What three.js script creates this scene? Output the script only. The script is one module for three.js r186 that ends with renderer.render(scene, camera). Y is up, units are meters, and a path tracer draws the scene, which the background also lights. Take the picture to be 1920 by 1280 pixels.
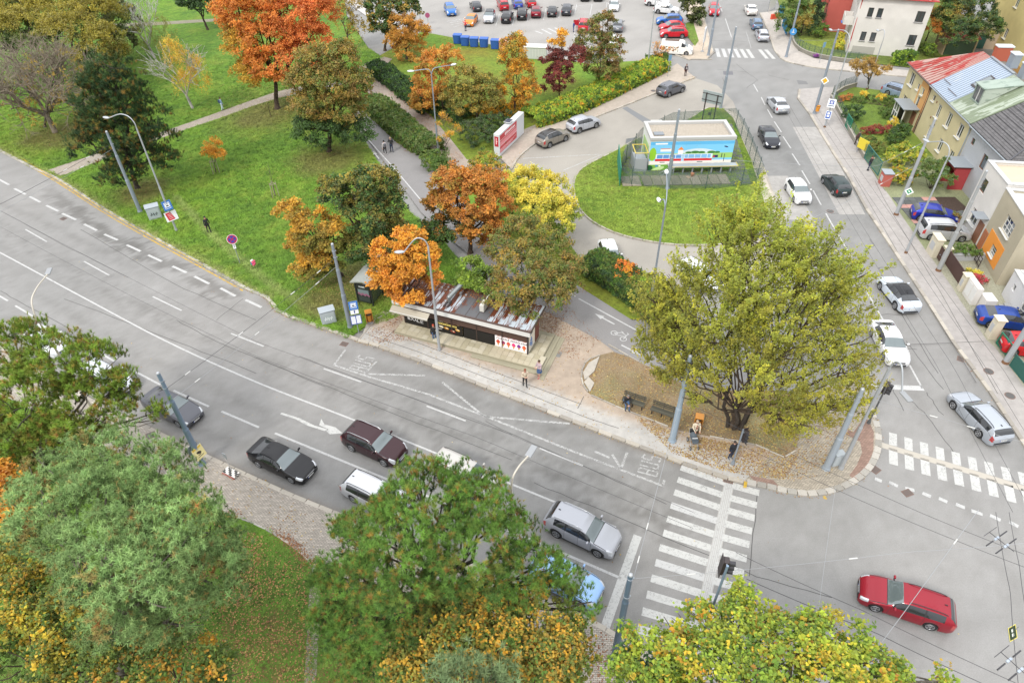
import * as THREE from 'three';
import { mergeGeometries } from 'three/addons/utils/BufferGeometryUtils.js';
import { RoundedBoxGeometry } from 'three/addons/geometries/RoundedBoxGeometry.js';
import { MarchingCubes } from 'three/addons/objects/MarchingCubes.js';

// ---------- camera, sky, sun, exposure ----------
const scene = new THREE.Scene();
const camera = new THREE.PerspectiveCamera(53.67,1.5015,0.5,1500);
camera.position.set(0,35.566,0);
camera.rotation.order = 'YXZ';
camera.rotation.set(-40.852 * Math.PI / 180,0,-0.874 * Math.PI / 180);
const renderer = new THREE.WebGLRenderer({ antialias: true });
renderer.toneMapping = THREE.LinearToneMapping;
renderer.toneMappingExposure = 2.02;
renderer.shadowMap.enabled = true;

{ // bright overcast sky, a little brighter towards the zenith and softly patchy
const w = 256, h = 128, d = new Float32Array(w * h * 4);
for (let j = 0; j < h; j++) for (let i = 0; i < w; i++) {
const el = (j + 0.5) / h * Math.PI - Math.PI / 2, az = i / w * Math.PI * 2;
const s = Math.max(0, Math.sin(el));
const patch = 0.08 * Math.sin(az * 3 + 6 * s) * Math.cos(el) + 0.06 * Math.sin(az * 7 - 9 * s + 1.3) * Math.cos(el);
const L = el > 0 ? 0.44 + 0.7 * s + patch * Math.min(1, el * 3) : 0.3;
const o = (j * w + i) * 4;
d[o] = L * 0.98; d[o + 1] = L * 1.0; d[o + 2] = L * 1.04; d[o + 3] = 1;
}
const sky = new THREE.DataTexture(d, w, h, THREE.RGBAFormat, THREE.FloatType);
sky.mapping = THREE.EquirectangularReflectionMapping;
sky.magFilter = THREE.LinearFilter; sky.minFilter = THREE.LinearFilter; sky.needsUpdate = true;
scene.background = sky; scene.environment = sky;
}
const sun = new THREE.DirectionalLight(new THREE.Color(1,0.95,0.87),1.3);
sun.position.set(-45,85,10); sun.target.position.set(5,0,-55);
sun.castShadow = true; sun.shadow.radius = 26; sun.shadow.mapSize.set(2048,2048);
Object.assign(sun.shadow.camera, { left: -110, right: 110, top: 110, bottom: -110, near: 1, far: 260 });
scene.add(sun, sun.target);

const rgb = (...a) => new THREE.Color(...a);
// ---------- helpers ----------
let seed = 7;
function rng(s) { let a = s >>> 0; return () => { a = a + 0x6D2B79F5 | 0; let t = Math.imul(a ^ a >>> 15,1 | a); t = t + Math.imul(t ^ t >>> 7,61 | t) ^ t; return ((t ^ t >>> 14) >>> 0) / 4294967296; }; }
function gauss(r) { return (r() + r() + r() + r() - 2) * 1.0; }
function h2(x, y) { let h = Math.imul(x | 0,374761393) + Math.imul(y | 0,668265263) | 0; h = Math.imul(h ^ h >>> 13,1274126177); return ((h ^ h >>> 16) >>> 0) / 4294967296; }
function vn(x, y, p = 0) { // value noise, tiling with period p when given
const xi = Math.floor(x), yi = Math.floor(y), fx = x - xi, fy = y - yi, u = fx * fx * (3 - 2 * fx), v = fy * fy * (3 - 2 * fy);
const m = p ? k => ((k % p) + p) % p : k => k;
const a = h2(m(xi), m(yi)), b = h2(m(xi + 1), m(yi)), c = h2(m(xi), m(yi + 1)), d = h2(m(xi + 1), m(yi + 1));
return a + (b - a) * u + (c - a) * v + (a - b - c + d) * u * v;
}
function fbm(x, y, o = 4) { let s = 0, a = 0.5, t = 0; for (let i = 0; i < o; i++) { s += a * vn(x + i * 17.3, y - i * 9.1); t += a; a *= 0.5; x *= 2.03; y *= 2.03; } return s / t; }
const clamp = (x, a = 0, b = 1) => Math.min(b, Math.max(a, x)), lerp = (a, b, t) => a + (b - a) * t;
const smooth = (a, b, x) => { const t = clamp((x - a) / (b - a)); return t * t * (3 - 2 * t); };
const lin = hex => { const c = rgb(hex); return [c.r, c.g, c.b]; };
function std(color, roughness = 0.8, o = {}) { return new THREE.MeshStandardMaterial({ color, roughness, ...o }); }
function tex(w, h, fn, srgb = true, filter = THREE.LinearFilter) {
const d = new Uint8Array(w * h * 4);
for (let j = 0; j < h; j++) for (let i = 0; i < w; i++) { const c = fn(i / w, j / h, i, j), o = (j * w + i) * 4; d[o] = clamp(c[0]) * 255; d[o + 1] = clamp(c[1]) * 255; d[o + 2] = clamp(c[2]) * 255; d[o + 3] = 255; }
const t = new THREE.DataTexture(d, w, h); t.wrapS = t.wrapT = THREE.RepeatWrapping; t.magFilter = filter; t.minFilter = THREE.LinearMipmapLinearFilter; t.generateMipmaps = true;
if (srgb) t.colorSpace = THREE.SRGBColorSpace; t.needsUpdate = true; return t;
}
const reps = (t, s) => { const c = t.clone(); c.repeat.set(1 / s, 1 / s); c.needsUpdate = true; return c; };
const used = {};
function numbered(n) { const k = used[n] = (used[n] ?? -1) + 1; return k ? n + '_' + String(k).padStart(3, '0') : n; }
function tag(o, label, category, group, kind) { o.userData.label = label; if (category) o.userData.category = category; if (group) o.userData.group = group; if (kind) o.userData.kind = kind; return o; }
function thing(name, label, category, pos = [0,0,0], turn = 0, group) {
const g = new THREE.Group(); g.name = numbered(name); g.position.set(...pos); g.rotation.y = turn; scene.add(g);
return tag(g, label, category, group);
}
function structure(name, geo, mat) { const o = geo ? new THREE.Mesh(geo, mat) : new THREE.Group(); o.name = numbered(name); o.userData.kind = 'structure'; scene.add(o); return o; }
function part(name, geo, mat, parent, pos, rot) { const m = new THREE.Mesh(geo, mat); m.name = name; if (pos) m.position.set(...pos); if (rot) m.rotation.set(...rot); parent.add(m); return m; }
const V = (x, y, z) => new THREE.Vector3(x, y, z);
const box = (w, h, d, x = 0, y = 0, z = 0) => new THREE.BoxGeometry(w, h, d).translate(x, y, z);
const rbox = (w, h, d, r, x = 0, y = 0, z = 0) => new RoundedBoxGeometry(w, h, d, 2, r).translate(x, y, z);
const cyl = (r0, r1, h, x = 0, y = 0, z = 0, n = 10) => new THREE.CylinderGeometry(r1, r0, h, n).translate(x, y + h / 2, z);
const Y = V(0,1,0);
function rod(a, b, r0, r1 = r0, n = 8) { // tapered bar from a to b
const d = V().subVectors(b, a), L = d.length(), g = new THREE.CylinderGeometry(r1, r0, L, n); g.translate(0, L / 2,0);
g.applyQuaternion(new THREE.Quaternion().setFromUnitVectors(Y, d.normalize())); return g.translate(a.x, a.y, a.z);
}
function tube(pts, r, seg = 24, n = 6) { return new THREE.TubeGeometry(new THREE.CatmullRomCurve3(pts.map(p => p.isVector3 ? p : V(...p))), seg, r, n); }
function merge(list) { return mergeGeometries(list.map(g => { const k = g.index ? g.toNonIndexed() : g; for (const a of Object.keys(k.attributes)) if (!['position', 'normal', 'uv', 'color'].includes(a)) k.deleteAttribute(a); return k; }).map((g, i, all) => { if (!all.every(q => q.attributes.uv)) g.deleteAttribute('uv'); if (!all.every(q => q.attributes.color)) g.deleteAttribute('color'); return g; })); }
function tint(g, c) { const n = g.attributes.position.count, a = new Float32Array(n * 3); for (let i = 0; i < n; i++) a.set(c, i * 3); g.setAttribute('color', new THREE.BufferAttribute(a, 3)); return g; }
// polygons in the ground plane, points [x, z]
function toShape(poly) { return new THREE.Shape(poly.map(p => new THREE.Vector2(p[0],-p[1]))); }
function sheet(poly, y) { const g = new THREE.ShapeGeometry(toShape(poly),6); g.rotateX(-Math.PI / 2); g.translate(0, y, 0); groundUV(g); return g; }
function groundUV(g) { const p = g.attributes.position, u = new Float32Array(p.count * 2); for (let i = 0; i < p.count; i++) { u[2 * i] = p.getX(i); u[2 * i + 1] = p.getZ(i); } g.setAttribute('uv', new THREE.BufferAttribute(u, 2)); return g; }
function clipHalf(poly, ax, v, keepGreater) {
const out = [], ins = p => keepGreater ? p[ax] >= v : p[ax] <= v;
for (let i = 0; i < poly.length; i++) { const a = poly[i], b = poly[(i + 1) % poly.length], ia = ins(a), ib = ins(b); if (ia) out.push(a); if (ia !== ib) { const t = (v - a[ax]) / (b[ax] - a[ax]); out.push([lerp(a[0], b[0], t), lerp(a[1], b[1], t)]); } }
return out;
}
function gridSheet(poly, y, cell, colour, skirt = 0) { // a polygon cut into cells, with a colour at every corner
const pos = [], col = [], zs = poly.map(p => p[1]), z0 = Math.floor(Math.min(...zs) / cell) * cell, z1 = Math.max(...zs), cache = new Map();
const C = p => { const k = p[0].toFixed(3) + ',' + p[1].toFixed(3); let c = cache.get(k); if (!c) cache.set(k, c = colour(p[0], p[1])); return c; };
const put = p => { pos.push(p[0], y, p[1]); col.push(...C(p)); };
const tri = (a, b, c) => { if ((b[0] - a[0]) * (c[1] - a[1]) - (b[1] - a[1]) * (c[0] - a[0]) > 0) { const t = b; b = c; c = t; } put(a); put(b); put(c); };
for (let z = z0; z < z1; z += cell) {
let row = clipHalf(clipHalf(poly, 1, z, true),1, z + cell, false); if (row.length < 3) continue;
const xs = row.map(p => p[0]), x0 = Math.floor(Math.min(...xs) / cell) * cell, x1 = Math.max(...xs);
for (let x = x0; x < x1; x += cell) {
const q = clipHalf(clipHalf(row, 0, x, true),0, x + cell, false); if (q.length < 3) continue;
let A = 0; for (let i = 0; i < q.length; i++) { const a = q[i], b = q[(i + 1) % q.length]; A += a[0] * b[1] - a[1] * b[0]; }
if (Math.abs(A) < 1e-7) continue;
if (q.length === 4) { tri(q[0], q[1], q[2]); tri(q[0], q[2], q[3]); continue; }
const f = THREE.ShapeUtils.triangulateShape(q.map(p => new THREE.Vector2(p[0], p[1])),[]);
for (const t of f) tri(q[t[0]], q[t[1]], q[t[2]]);
}
}
if (skirt) for (let i = 0; i < poly.length; i++) { // sides of a raised sheet
const a = poly[i], b = poly[(i + 1) % poly.length], ca = C(a), cb = C(b);
for (const [p, yy, c] of [[a, y, ca],[a, y - skirt, ca],[b, y, cb],[b, y, cb],[a, y - skirt, ca],[b, y - skirt, cb]]) { pos.push(p[0], yy, p[1]); col.push(...c); }
}
const g = new THREE.BufferGeometry(); g.setAttribute('position', new THREE.Float32BufferAttribute(pos, 3)); g.setAttribute('color', new THREE.Float32BufferAttribute(col, 3)); g.computeVertexNormals(); return groundUV(g);
}
function inside(poly, x, z) { let c = false; for (let i = 0, j = poly.length - 1; i < poly.length; j = i++) { const a = poly[i], b = poly[j]; if ((a[1] > z) !== (b[1] > z) && x < (b[0] - a[0]) * (z - a[1]) / (b[1] - a[1]) + a[0]) c = !c; } return c; }
function segDist(line, x, z) { // distance to a polyline
let m = 1e9; for (let i = 0; i + 1 < line.length; i++) { const [ax, az] = line[i],[bx, bz] = line[i + 1], dx = bx - ax, dz = bz - az, t = clamp(((x - ax) * dx + (z - az) * dz) / (dx * dx + dz * dz)), d = Math.hypot(x - ax - t * dx, z - az - t * dz); if (d < m) m = d; } return m;
}
function along(line, step, fn) { // walks a polyline in equal steps: fn(x, z, angle, i)
let i = 0, left = step / 2; for (let k = 0; k + 1 < line.length; k++) { const [ax, az] = line[k],[bx, bz] = line[k + 1], L = Math.hypot(bx - ax, bz - az); let s = left; while (s < L) { const t = s / L; fn(lerp(ax, bx, t), lerp(az, bz, t), Math.atan2(-(bz - az), bx - ax), i++); s += step; } left = s - L; }
}
function bendy(line, n = 8) { const c = new THREE.CatmullRomCurve3(line.map(p => V(p[0],0, p[1])), false, 'centripetal'); return c.getPoints(n * (line.length - 1)).map(p => [p.x, p.z]); }
function ribbon(line, w, y) { // flat strip along a polyline, mitred at its bends
const pos = [], L = [], R = [];
for (let i = 0; i < line.length; i++) { const a = line[Math.max(0, i - 1)], b = line[Math.min(line.length - 1, i + 1)]; let dx = b[0] - a[0], dz = b[1] - a[1]; const l = Math.hypot(dx, dz) || 1; dx /= l; dz /= l; const ww = (typeof w === 'function' ? w(i / (line.length - 1)) : w) / 2; L.push([line[i][0] + dz * ww, line[i][1] - dx * ww]); R.push([line[i][0] - dz * ww, line[i][1] + dx * ww]); }
for (let i = 0; i + 1 < line.length; i++) for (const p of [L[i], R[i], L[i + 1], R[i], R[i + 1], L[i + 1]]) pos.push(p[0], y, p[1]);
const g = new THREE.BufferGeometry(); g.setAttribute('position', new THREE.Float32BufferAttribute(pos, 3)); g.computeVertexNormals();
if (g.attributes.normal.getY(0) < 0) { for (let i = 0; i < pos.length; i += 9) for (let k = 0; k < 3; k++) { const t = pos[i + k]; pos[i + k] = pos[i + 3 + k]; pos[i + 3 + k] = t; } g.setAttribute('position', new THREE.Float32BufferAttribute(pos, 3)); g.computeVertexNormals(); }
return groundUV(g);
}
function canvasTex(w, h, draw) { const c = document.createElement('canvas'); c.width = w; c.height = h; draw(c.getContext('2d'), w, h); const t = new THREE.CanvasTexture(c); t.colorSpace = THREE.SRGBColorSpace; return t; }

// materials that several builders share
const glassFront = new THREE.MeshPhysicalMaterial({ color: rgb(0.13,0.16,0.165), roughness: 0.06, metalness: 0.25, clearcoat: 1, clearcoatRoughness: 0.03 });
// ---------- ground textures ----------
const asphaltGrain = tex(512,512, (u, v, i, j) => { const n = 0.5 * vn(u * 128, v * 128,128) + 0.3 * vn(u * 256, v * 256,256) + 0.2 * h2(i, j), s = h2(i * 3 + 1, j * 7) > 0.985 ? 0.12 : 0, k = h2(i + 91, j * 5) > 0.985 ? 0.16 : 0; const g = 0.8 + (n - 0.5) * 0.34 + s * 1.4 - k * 1.5; return [g, g, g]; }, false);
const asphaltBump = tex(256,256, (u, v, i, j) => { const g = 0.5 * vn(u * 128, v * 128,128) + 0.5 * h2(i, j); return [g, g, g]; }, false);
const grassGrain = tex(1024,1024, (u, v, i, j) => { const a = vn(u * 64, v * 96,32 * 32) * 0.35 + vn(u * 220, v * 300,1e9) * 0.35 + h2(i, j) * 0.3, b = vn(u * 24 + 5, v * 24,24); const g = 0.68 + (a - 0.5) * 0.8 + (b - 0.5) * 0.3; return [g * (0.98 + 0.1 * (vn(u * 150 + 3, v * 150,150) - 0.5)), g, g * 0.95]; }, false);
const grassBump = tex(512,512, (u, v, i, j) => { const g = vn(u * 128, v * 128,128) * 0.6 + h2(i, j) * 0.4; return [g, g, g]; }, false);
const soilGrain = tex(512,512, (u, v, i, j) => { const g = 0.75 + (vn(u * 64, v * 64,64) - 0.5) * 0.35 + (h2(i, j) - 0.5) * 0.3; return [g, g, g]; }, false);
const concGrain = tex(512,512, (u, v, i, j) => { const g = 0.85 + (vn(u * 16, v * 16,16) - 0.5) * 0.14 + (vn(u * 128, v * 128,128) - 0.5) * 0.14 + (h2(i, j) - 0.5) * 0.08; return [g, g, g]; }, false);
// interlocking pavers, too fine to build: eight by sixteen blocks in a 1.6 m tile
function paverTex(base, joint, vary) { return tex(512,512, (u, v, i, j) => { const r = Math.floor(v * 16), off = (r % 2) * 0.5, c = Math.floor(u * 8 + off), fu = (u * 8 + off) % 1, fv = (v * 16) % 1, wob = 0.05 * Math.sin(fu * 12.56); const e = Math.min(Math.min(fu, 1 - fu) * 2, Math.min(Math.abs(fv + wob), Math.abs(1 - fv + wob))); const k = 1 + (h2(((c % 8) + 8) % 8, r) - 0.5) * vary + (h2(i, j) - 0.5) * 0.1; const t = smooth(0.06,0.14, e); return [0,1,2].map(q => lerp(joint[q], base[q] * k, t)); }); }
const paverMap = paverTex([0.8,0.77,0.73],[0.48,0.46,0.43],0.16), paverRed = paverTex([0.79,0.65,0.59],[0.6,0.5,0.46],0.15);
const M = {
asphalt: std('#ffffff', 0.93, { vertexColors: true, map: reps(asphaltGrain, 2.6), bumpMap: reps(asphaltBump, 1.1), bumpScale: 0.008 }),
grass: std('#ffffff', 1, { vertexColors: true, map: reps(grassGrain, 7.3), bumpMap: reps(grassBump, 3.1), bumpScale: 0.06 }),
soil: std('#ffffff', 1, { vertexColors: true, map: reps(soilGrain, 3.1), bumpMap: reps(grassBump, 2.3), bumpScale: 0.04 }),
conc: std('#ffffff', 0.9, { vertexColors: true, map: reps(concGrain, 4.1), bumpMap: reps(asphaltBump, 1.7), bumpScale: 0.004 }),
paver: std('#ffffff', 0.9, { vertexColors: true, map: reps(paverMap, 1.6) }),
paverRed: std('#ffffff', 0.9, { vertexColors: true, map: reps(paverRed, 1.6) }),
crack: std(rgb(0.085,0.083,0.08),0.9), joint: std(rgb(0.1,0.095,0.09),0.95),
};
// ---------- layout (metres, [x, z]) ----------
const kerbNorth = bendy([[-81.6,-91.8],[-69,-83],[-62.1,-78.1],[-55.9,-73.6],[-51.5,-70.6],[-42.46,-63.15],[-34.49,-57.02],[-27.55,-51.81],[-23.76,-48.97],[-21.46,-47.5]]);
const kerbBay = [[-21.46,-47.5],[-20.66,-46.56],[-20.06,-45.65],[-18.96,-44.89],[-15.93,-43.33],[-13.26,-41.97],[-12.25,-41.41],[-11.16,-40.99],[-6.66,-38.62],[-0.06,-34.78],[5.68,-31.54],[9.92,-29.22],[11.21,-28.47],[13.73,-27.23],[15.01,-26.83]];
const kerbCorner = bendy([[15.01,-26.83],[16.28,-26.47],[17.52,-26.07],[18.82,-25.88],[20.25,-26.1],[21.88,-26.78],[23.36,-27.88],[24.48,-29.3],[25.21,-30.95],[25.51,-32.19]]);
const kerbWest = [[25.51,-32.19],[25.94,-35.1],[26.15,-38.49],[26.89,-49.28],[27.58,-60.3],[28.8,-70.2],[29.8,-84],[29.4,-86.6],[28.6,-87.7]];
const kerbLoopIn = bendy([[28.6,-87.7],[26.7,-87.9],[23.1,-84.2],[16.9,-79.7],[12.4,-75.2],[8.2,-70.8],[7.2,-68.1],[6.97,-65.41],[7.22,-62.21],[8.28,-59.5],[10.17,-57.32],[12.58,-55.89],[15.51,-54.95],[19.06,-54.76],[22.81,-55.41],[27.58,-60.3]]);
const kerbLoopOut = bendy([[27.2,-99.2],[25.5,-97.8],[15.3,-88.9],[7.3,-82],[3.3,-77.9],[1.1,-74.1],[0.2,-71.1]]);
const kerbEast = [[40.8,-94],[39.5,-90.6],[39.3,-85.3],[38.6,-78.8],[38.1,-73.6],[37.7,-68.6],[36.73,-61.1],[36.24,-54.28],[35.6,-45.75],[35.1,-39.99],[35.07,-37.5],[34.98,-34.36],[34.6,-29.71],[34.28,-24.63]];
const kerbTopEast = bendy([[45.9,-131],[44.7,-123.1],[43.1,-114.5],[42.3,-109.8],[42.6,-105.6],[45.4,-102.9],[49.5,-101.1],[53.6,-99.6],[59,-97.8],[64.6,-96.7]]);
const kerbTopWest = [[38,-148.3],[36.5,-136.8],[33.7,-118.6],[32.4,-109.7],[30.7,-106.8],[27.8,-107],[26.3,-109.3]];
const kerbSouth = bendy([[-52.51,-47.73],[-45.3,-43.54],[-41.37,-41.3],[-35.12,-37.46],[-29.87,-34.38],[-25.7,-32.23],[-22.22,-30.36],[-19.6,-29.02],[-16.9,-27.64],[-14.52,-26.45],[-11.51,-25.06],[-6.6,-22.89],[-2.05,-20.88],[1.86,-18.92],[4.65,-17.35],[5.34,-16.88]]);
const kerbSouthCorner = bendy([[5.34,-16.88],[7.29,-15.94],[9.02,-14.88],[10.35,-13.67],[10.76,-11.74]]);
const centreLine = bendy([[-63.39,-64.23],[-49.29,-55.35],[-37.49,-47.74],[-28.1,-41.78],[-19.46,-36.88],[-11.5,-32.9],[0.03,-26.9],[7.38,-23.01]],6);
const tracks = [[35.4,-87.2],[33.6,-73.8],[32.31,-58.8],[31.27,-46.01],[30.29,-34.73],[29.36,-24.72],[28.42,-15.79]];
const eastFence = [[44.1,-91.1],[42.2,-80.2],[41.1,-72.6],[40.4,-67.2],[40.12,-63.22],[39.64,-59.62],[39.07,-53.28],[38.61,-47.37],[38.33,-45.46],[37.78,-40.25],[37.99,-39.47],[37.67,-34.96],[37.16,-29.75]];
// lanes worn by tyres
const lanes = [[-6.4,0.7],[-4.9,0.7],[-2.6,0.8],[-1.1,0.8],[1.1,0.8],[2.6,0.7],[4.6,0.7],[6.1,0.7]];
function signedDist(line, x, z) { let m = 1e9, s = 0; for (let i = 0; i + 1 < line.length; i++) { const [ax, az] = line[i],[bx, bz] = line[i + 1], dx = bx - ax, dz = bz - az, t = clamp(((x - ax) * dx + (z - az) * dz) / (dx * dx + dz * dz)), d = Math.hypot(x - ax - t * dx, z - az - t * dz); if (d < m) { m = d; s = (dx * (z - az) - dz * (x - ax)) > 0 ? d : -d; } } return s; }
const darkPatch = [[-54.6,-71.3],[-47.87,-65.01],[-40.33,-58.37],[-33.11,-53.45],[-29.15,-50.75],[-25.43,-48.22]];
function asphaltColour(x, z) {
const big = fbm(x * 0.045, z * 0.045,4), mid = fbm(x * 0.22 + 40, z * 0.22,4), fine = fbm(x * 1.1, z * 1.1,3);
const ra = x * 0.85 + z * 0.525, rb = z * 0.85 - x * 0.525, grit = fbm(ra * 0.9, rb * 3.2,3);
let g = 0.222 + (big - 0.5) * 0.06 + (mid - 0.5) * 0.04 + (fine - 0.5) * 0.05 + (h2(x * 50, z * 50) - 0.5) * 0.02, warm = 0.004 + 0.012 * (big - 0.45);
const d = signedDist(centreLine, x, z);
if (Math.abs(d) < 12 && x < 14) {
const along2 = fbm(x * 0.12 + d, z * 0.12,3);
for (const [c, w] of [[-1.9,0.55],[2.0,0.5],[-5.4,0.5],[5.3,0.5]]) g -= 0.032 * Math.exp(-(((d - c) / w) ** 2)) * smooth(0.3,0.62, along2 * 0.5 + grit * 0.5);
if (d > -3.6 && d < 0) g -= 0.026 * smooth(0.4,0.66, grit * 0.65 + mid * 0.35); // the rougher dark strip beside the centre line
if (d < -0.2 && x > -20) g -= 0.028 * smooth(0.38,0.66, grit * 0.7 + 0.3 * fbm(x * 0.3, z * 0.3 + 9,3)) * smooth(-22,-4, x);
}
const t = Math.abs(signedDist(tracks, x, z) + 1.6);
if (t < 6) g -= 0.022 * Math.exp(-(((t - 2.4) / 0.7) ** 2)) + 0.015 * smooth(0.5,0.7, mid);
const p = segDist(darkPatch, x, z) + (grit - 0.5) * 2.4 + (fine - 0.5) * 1.6 + (mid - 0.5) * 1.2; // damp stain along the bus lane
g -= 0.075 * smooth(1.0,0.4, p) * smooth(-56,-46, x);
const jx = x - 26, jz = z + 21; // paler fan in the junction
g += 0.02 * Math.exp(-(jx * jx + jz * jz * 1.5) / 220);
for (const k of [kerbBay, kerbSouth]) { const e = segDist(k, x, z); if (e < 0.9) { g *= 1 - 0.22 * smooth(0.8,0, e) * smooth(0.3,0.6, mid + 0.15); warm += 0.02 * smooth(0.7,0, e); } }
if (x < -20 && z < -90) g += 0;
g = clamp(g, 0.1,0.42) / 0.8;
return [g + warm, g, g - 0.006 - warm * 0.8];
}
const far = 700;
structure('ground', new THREE.PlaneGeometry(far * 2, far * 2).rotateX(-Math.PI / 2).translate(0,-0.06,-300), std(rgb(0.07,0.085,0.03),1));
structure('road', merge([gridSheet([[-56,-10],[50,-10],[50,-76],[-56,-76]],0,0.36, asphaltColour),...[[[-95,-76],[95,-76],[95,-180],[-95,-180]],[[-95,-10],[-56,-10],[-56,-76],[-95,-76]],[[50,-10],[90,-10],[90,-76],[50,-76]]].map(q => gridSheet(q, 0,1, asphaltColour))]), M.asphalt);

// parking lot, pale asphalt of the loop road, concrete pads
const greyer = (a, v = 0.05) => (x, z) => { const n = fbm(x * 0.3, z * 0.3,4), f = fbm(x * 1.3 + 7, z * 1.3,3); const k = 1 + (n - 0.5) * v * 6 + (f - 0.5) * v * 3; return a.map(c => c * k); };
const loopRoad = [[28.6,-87.7],[29.4,-86.6],[29.8,-84],[30.5,-90.2],[29.8,-96.1],[27.2,-99.2],[25.5,-97.8],[15.3,-88.9],[7.3,-82],[3.3,-77.9],[1.1,-74.1],[0.2,-71.1],[1.63,-63.49],[4.2,-54.24],[6.99,-51.49],[11.51,-48.87],[17.38,-47.52],[22.61,-47.78],[26.78,-51.83],[27.58,-60.3],[22.81,-55.41],[19.06,-54.76],[15.51,-54.95],[12.58,-55.89],[10.17,-57.32],[8.28,-59.5],[7.22,-62.21],[6.97,-65.41],[7.2,-68.1],[8.2,-70.8],[12.4,-75.2],[16.9,-79.7],[23.1,-84.2],[26.7,-87.9]];
structure('loop_road', gridSheet(loopRoad, 0.004,0.8, greyer([0.36,0.335,0.295])), M.asphalt);
structure('parking_lot', gridSheet([[-35.6,-161.5],[-25.6,-140.2],[-17.7,-133.4],[-13.8,-122.4],[-8,-114.7],[0.7,-113.3],[4,-109.8],[12.1,-105.7],[19.9,-103.5],[23.9,-105.7],[26,-109.3],[31.5,-122.2],[39.9,-156.8]],0.005,1.2, greyer([0.36,0.345,0.325])), M.asphalt);
for (const q of [[[35.8,-81.6],[38.8,-81.5],[37.9,-72.3],[36.19,-60.04],[33.56,-60.12]],[[27.7,-68.7],[31,-68.6],[30.72,-59.15],[27.63,-59.24]]]) structure('concrete_pad', gridSheet(q, 0.006,0.7, greyer([0.36,0.345,0.325],0.06)), M.conc);

// ---------- raised ground: pavements, park lawn, island, gardens ----------
const K = 0.12;
const wornPath = [[-36.05,-65.57],[-29.84,-58.07],[-26.33,-54.35],[-20.78,-48.5],[-16.26,-44.97],[-13.41,-44.18]];
const brownSpots = [[...[-40.1,-67.1],3.5],[...[-57.4,-82.2],6],[...[-32.2,-88],7],[...[-20.7,-74.3],5],[...[-12.88,-49.5],5],[...[-16.57,-46.46],2.5],[...[-10.4,-82.1],4]];
function lawnColour(x, z) {
const big = fbm(x * 0.06, z * 0.06,4), mid = fbm(x * 0.35, z * 0.35,4), fine = fbm(x * 1.7, z * 1.7,3);
let c = [0.078 + 0.06 * (big - 0.45),0.152 + 0.08 * (big - 0.45),0.011];
const dry = smooth(0.48,0.75, mid * 0.6 + fine * 0.4); c = c.map((v, i) => lerp(v, [0.15,0.19,0.025][i], dry * 0.6));
const dk = smooth(0.5,0.25, fine * 0.6 + mid * 0.4); c = c.map((v, i) => lerp(v, [0.035,0.085,0.008][i], dk * 0.65));
const w = segDist(wornPath, x, z); if (w < 1) c = c.map((v, i) => lerp(v, [0.17,0.2,0.06][i], smooth(0.7,0.1, w) * 0.6));
const e = segDist(kerbNorth, x, z); if (e < 2) c = c.map((v, i) => lerp(v, [0.2,0.19,0.07][i], smooth(1.6,0.1, e + fine) * 0.8));
for (const [sx, sz, r] of brownSpots) { const d = Math.hypot(x - sx, z - sz); if (d < r * 1.4) c = c.map((v, i) => lerp(v, [0.13,0.1,0.035][i], smooth(r * 1.3, r * 0.25, d + (mid - 0.5) * r) * 0.65)); }
return c.map(v => v / 0.5);
}
const parkPoly = [...kerbNorth, ...[[-20.62,-46.41],[-19.89,-45.35],[-18.93,-44.74],[-15.9,-43.19],[-13.25,-41.9],[-11.96,-43.44],[-9.82,-44.09],[-7.38,-46.99],[-2.77,-48.43],[-6.63,-56.43],[-10.29,-61.64],[-16.2,-75.5],[-20.3,-85],[-19.5,-109.6],[-22.8,-114.9],[-29.5,-133.3],[-35.6,-161.5],[-54.6,-172.5],[-117.7,-176.5],[-131.4,-167.4]]];
structure('park_lawn', gridSheet(parkPoly, K - 0.012,0.6, lawnColour, 0.2), M.grass);
const plaza = [...kerbBay.slice(6),...[[15.01,-26.83],[18.82,-30.12],[21.11,-32.53],[19.94,-33.6],[13.39,-35.37],[9.39,-37.78],[7.08,-40.96],[3.19,-44.64],[0.06,-46.8],[-7.48,-48.16],[-12.06,-44.15]]];
const plazaColour = (x, z) => { const n = fbm(x * 0.35, z * 0.35,4), f = fbm(x * 1.3, z * 1.3,3), near = segDist(kerbBay, x, z), grey = smooth(2.2,1.5, near + (n - 0.5) * 0.5); const a = [0.34,0.275,0.215], b = [0.385,0.37,0.345]; const k = 1 + (n - 0.5) * 0.3 + (f - 0.5) * 0.22; return a.map((v, i) => lerp(v, b[i], grey) * k / 0.85); };
structure('bus_stop_pavement', gridSheet(plaza, K, 0.5, plazaColour, 0.2), M.conc);
const corner = [...[[14.86,-26.91],[16.96,-28.76],[18.82,-30.12],[20.92,-32.54],[22.81,-35.17],[25.82,-36.82],[25.75,-34.83]],...kerbCorner.slice().reverse()];
structure('corner_pavement', gridSheet(corner, K + 0.004,0.5, (x, z) => { const n = fbm(x * 0.5, z * 0.5,4); const c = lerp(0.9,1.1, n) * 0.6; return [c * 0.99, c * 0.95, c * 0.86]; }, 0.2), M.paver);
structure('tactile_strip', gridSheet([[24.96,-31.95],[24.67,-32.16],[23.49,-30.89],[23.2,-31.09],[22.87,-30.7],[23.59,-30.02],[23.36,-29.09],[22.58,-28.03],[21.77,-27.21],[21.95,-26.78],[23.2,-27.84],[24.18,-29.26],[24.88,-30.86]], K + 0.009,0.5, (x, z) => { const k = 0.9 + 0.3 * (fbm(x, z, 3) - 0.5); return [0.5 * k, 0.5 * k, 0.48 * k]; }), M.paverRed);
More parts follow.
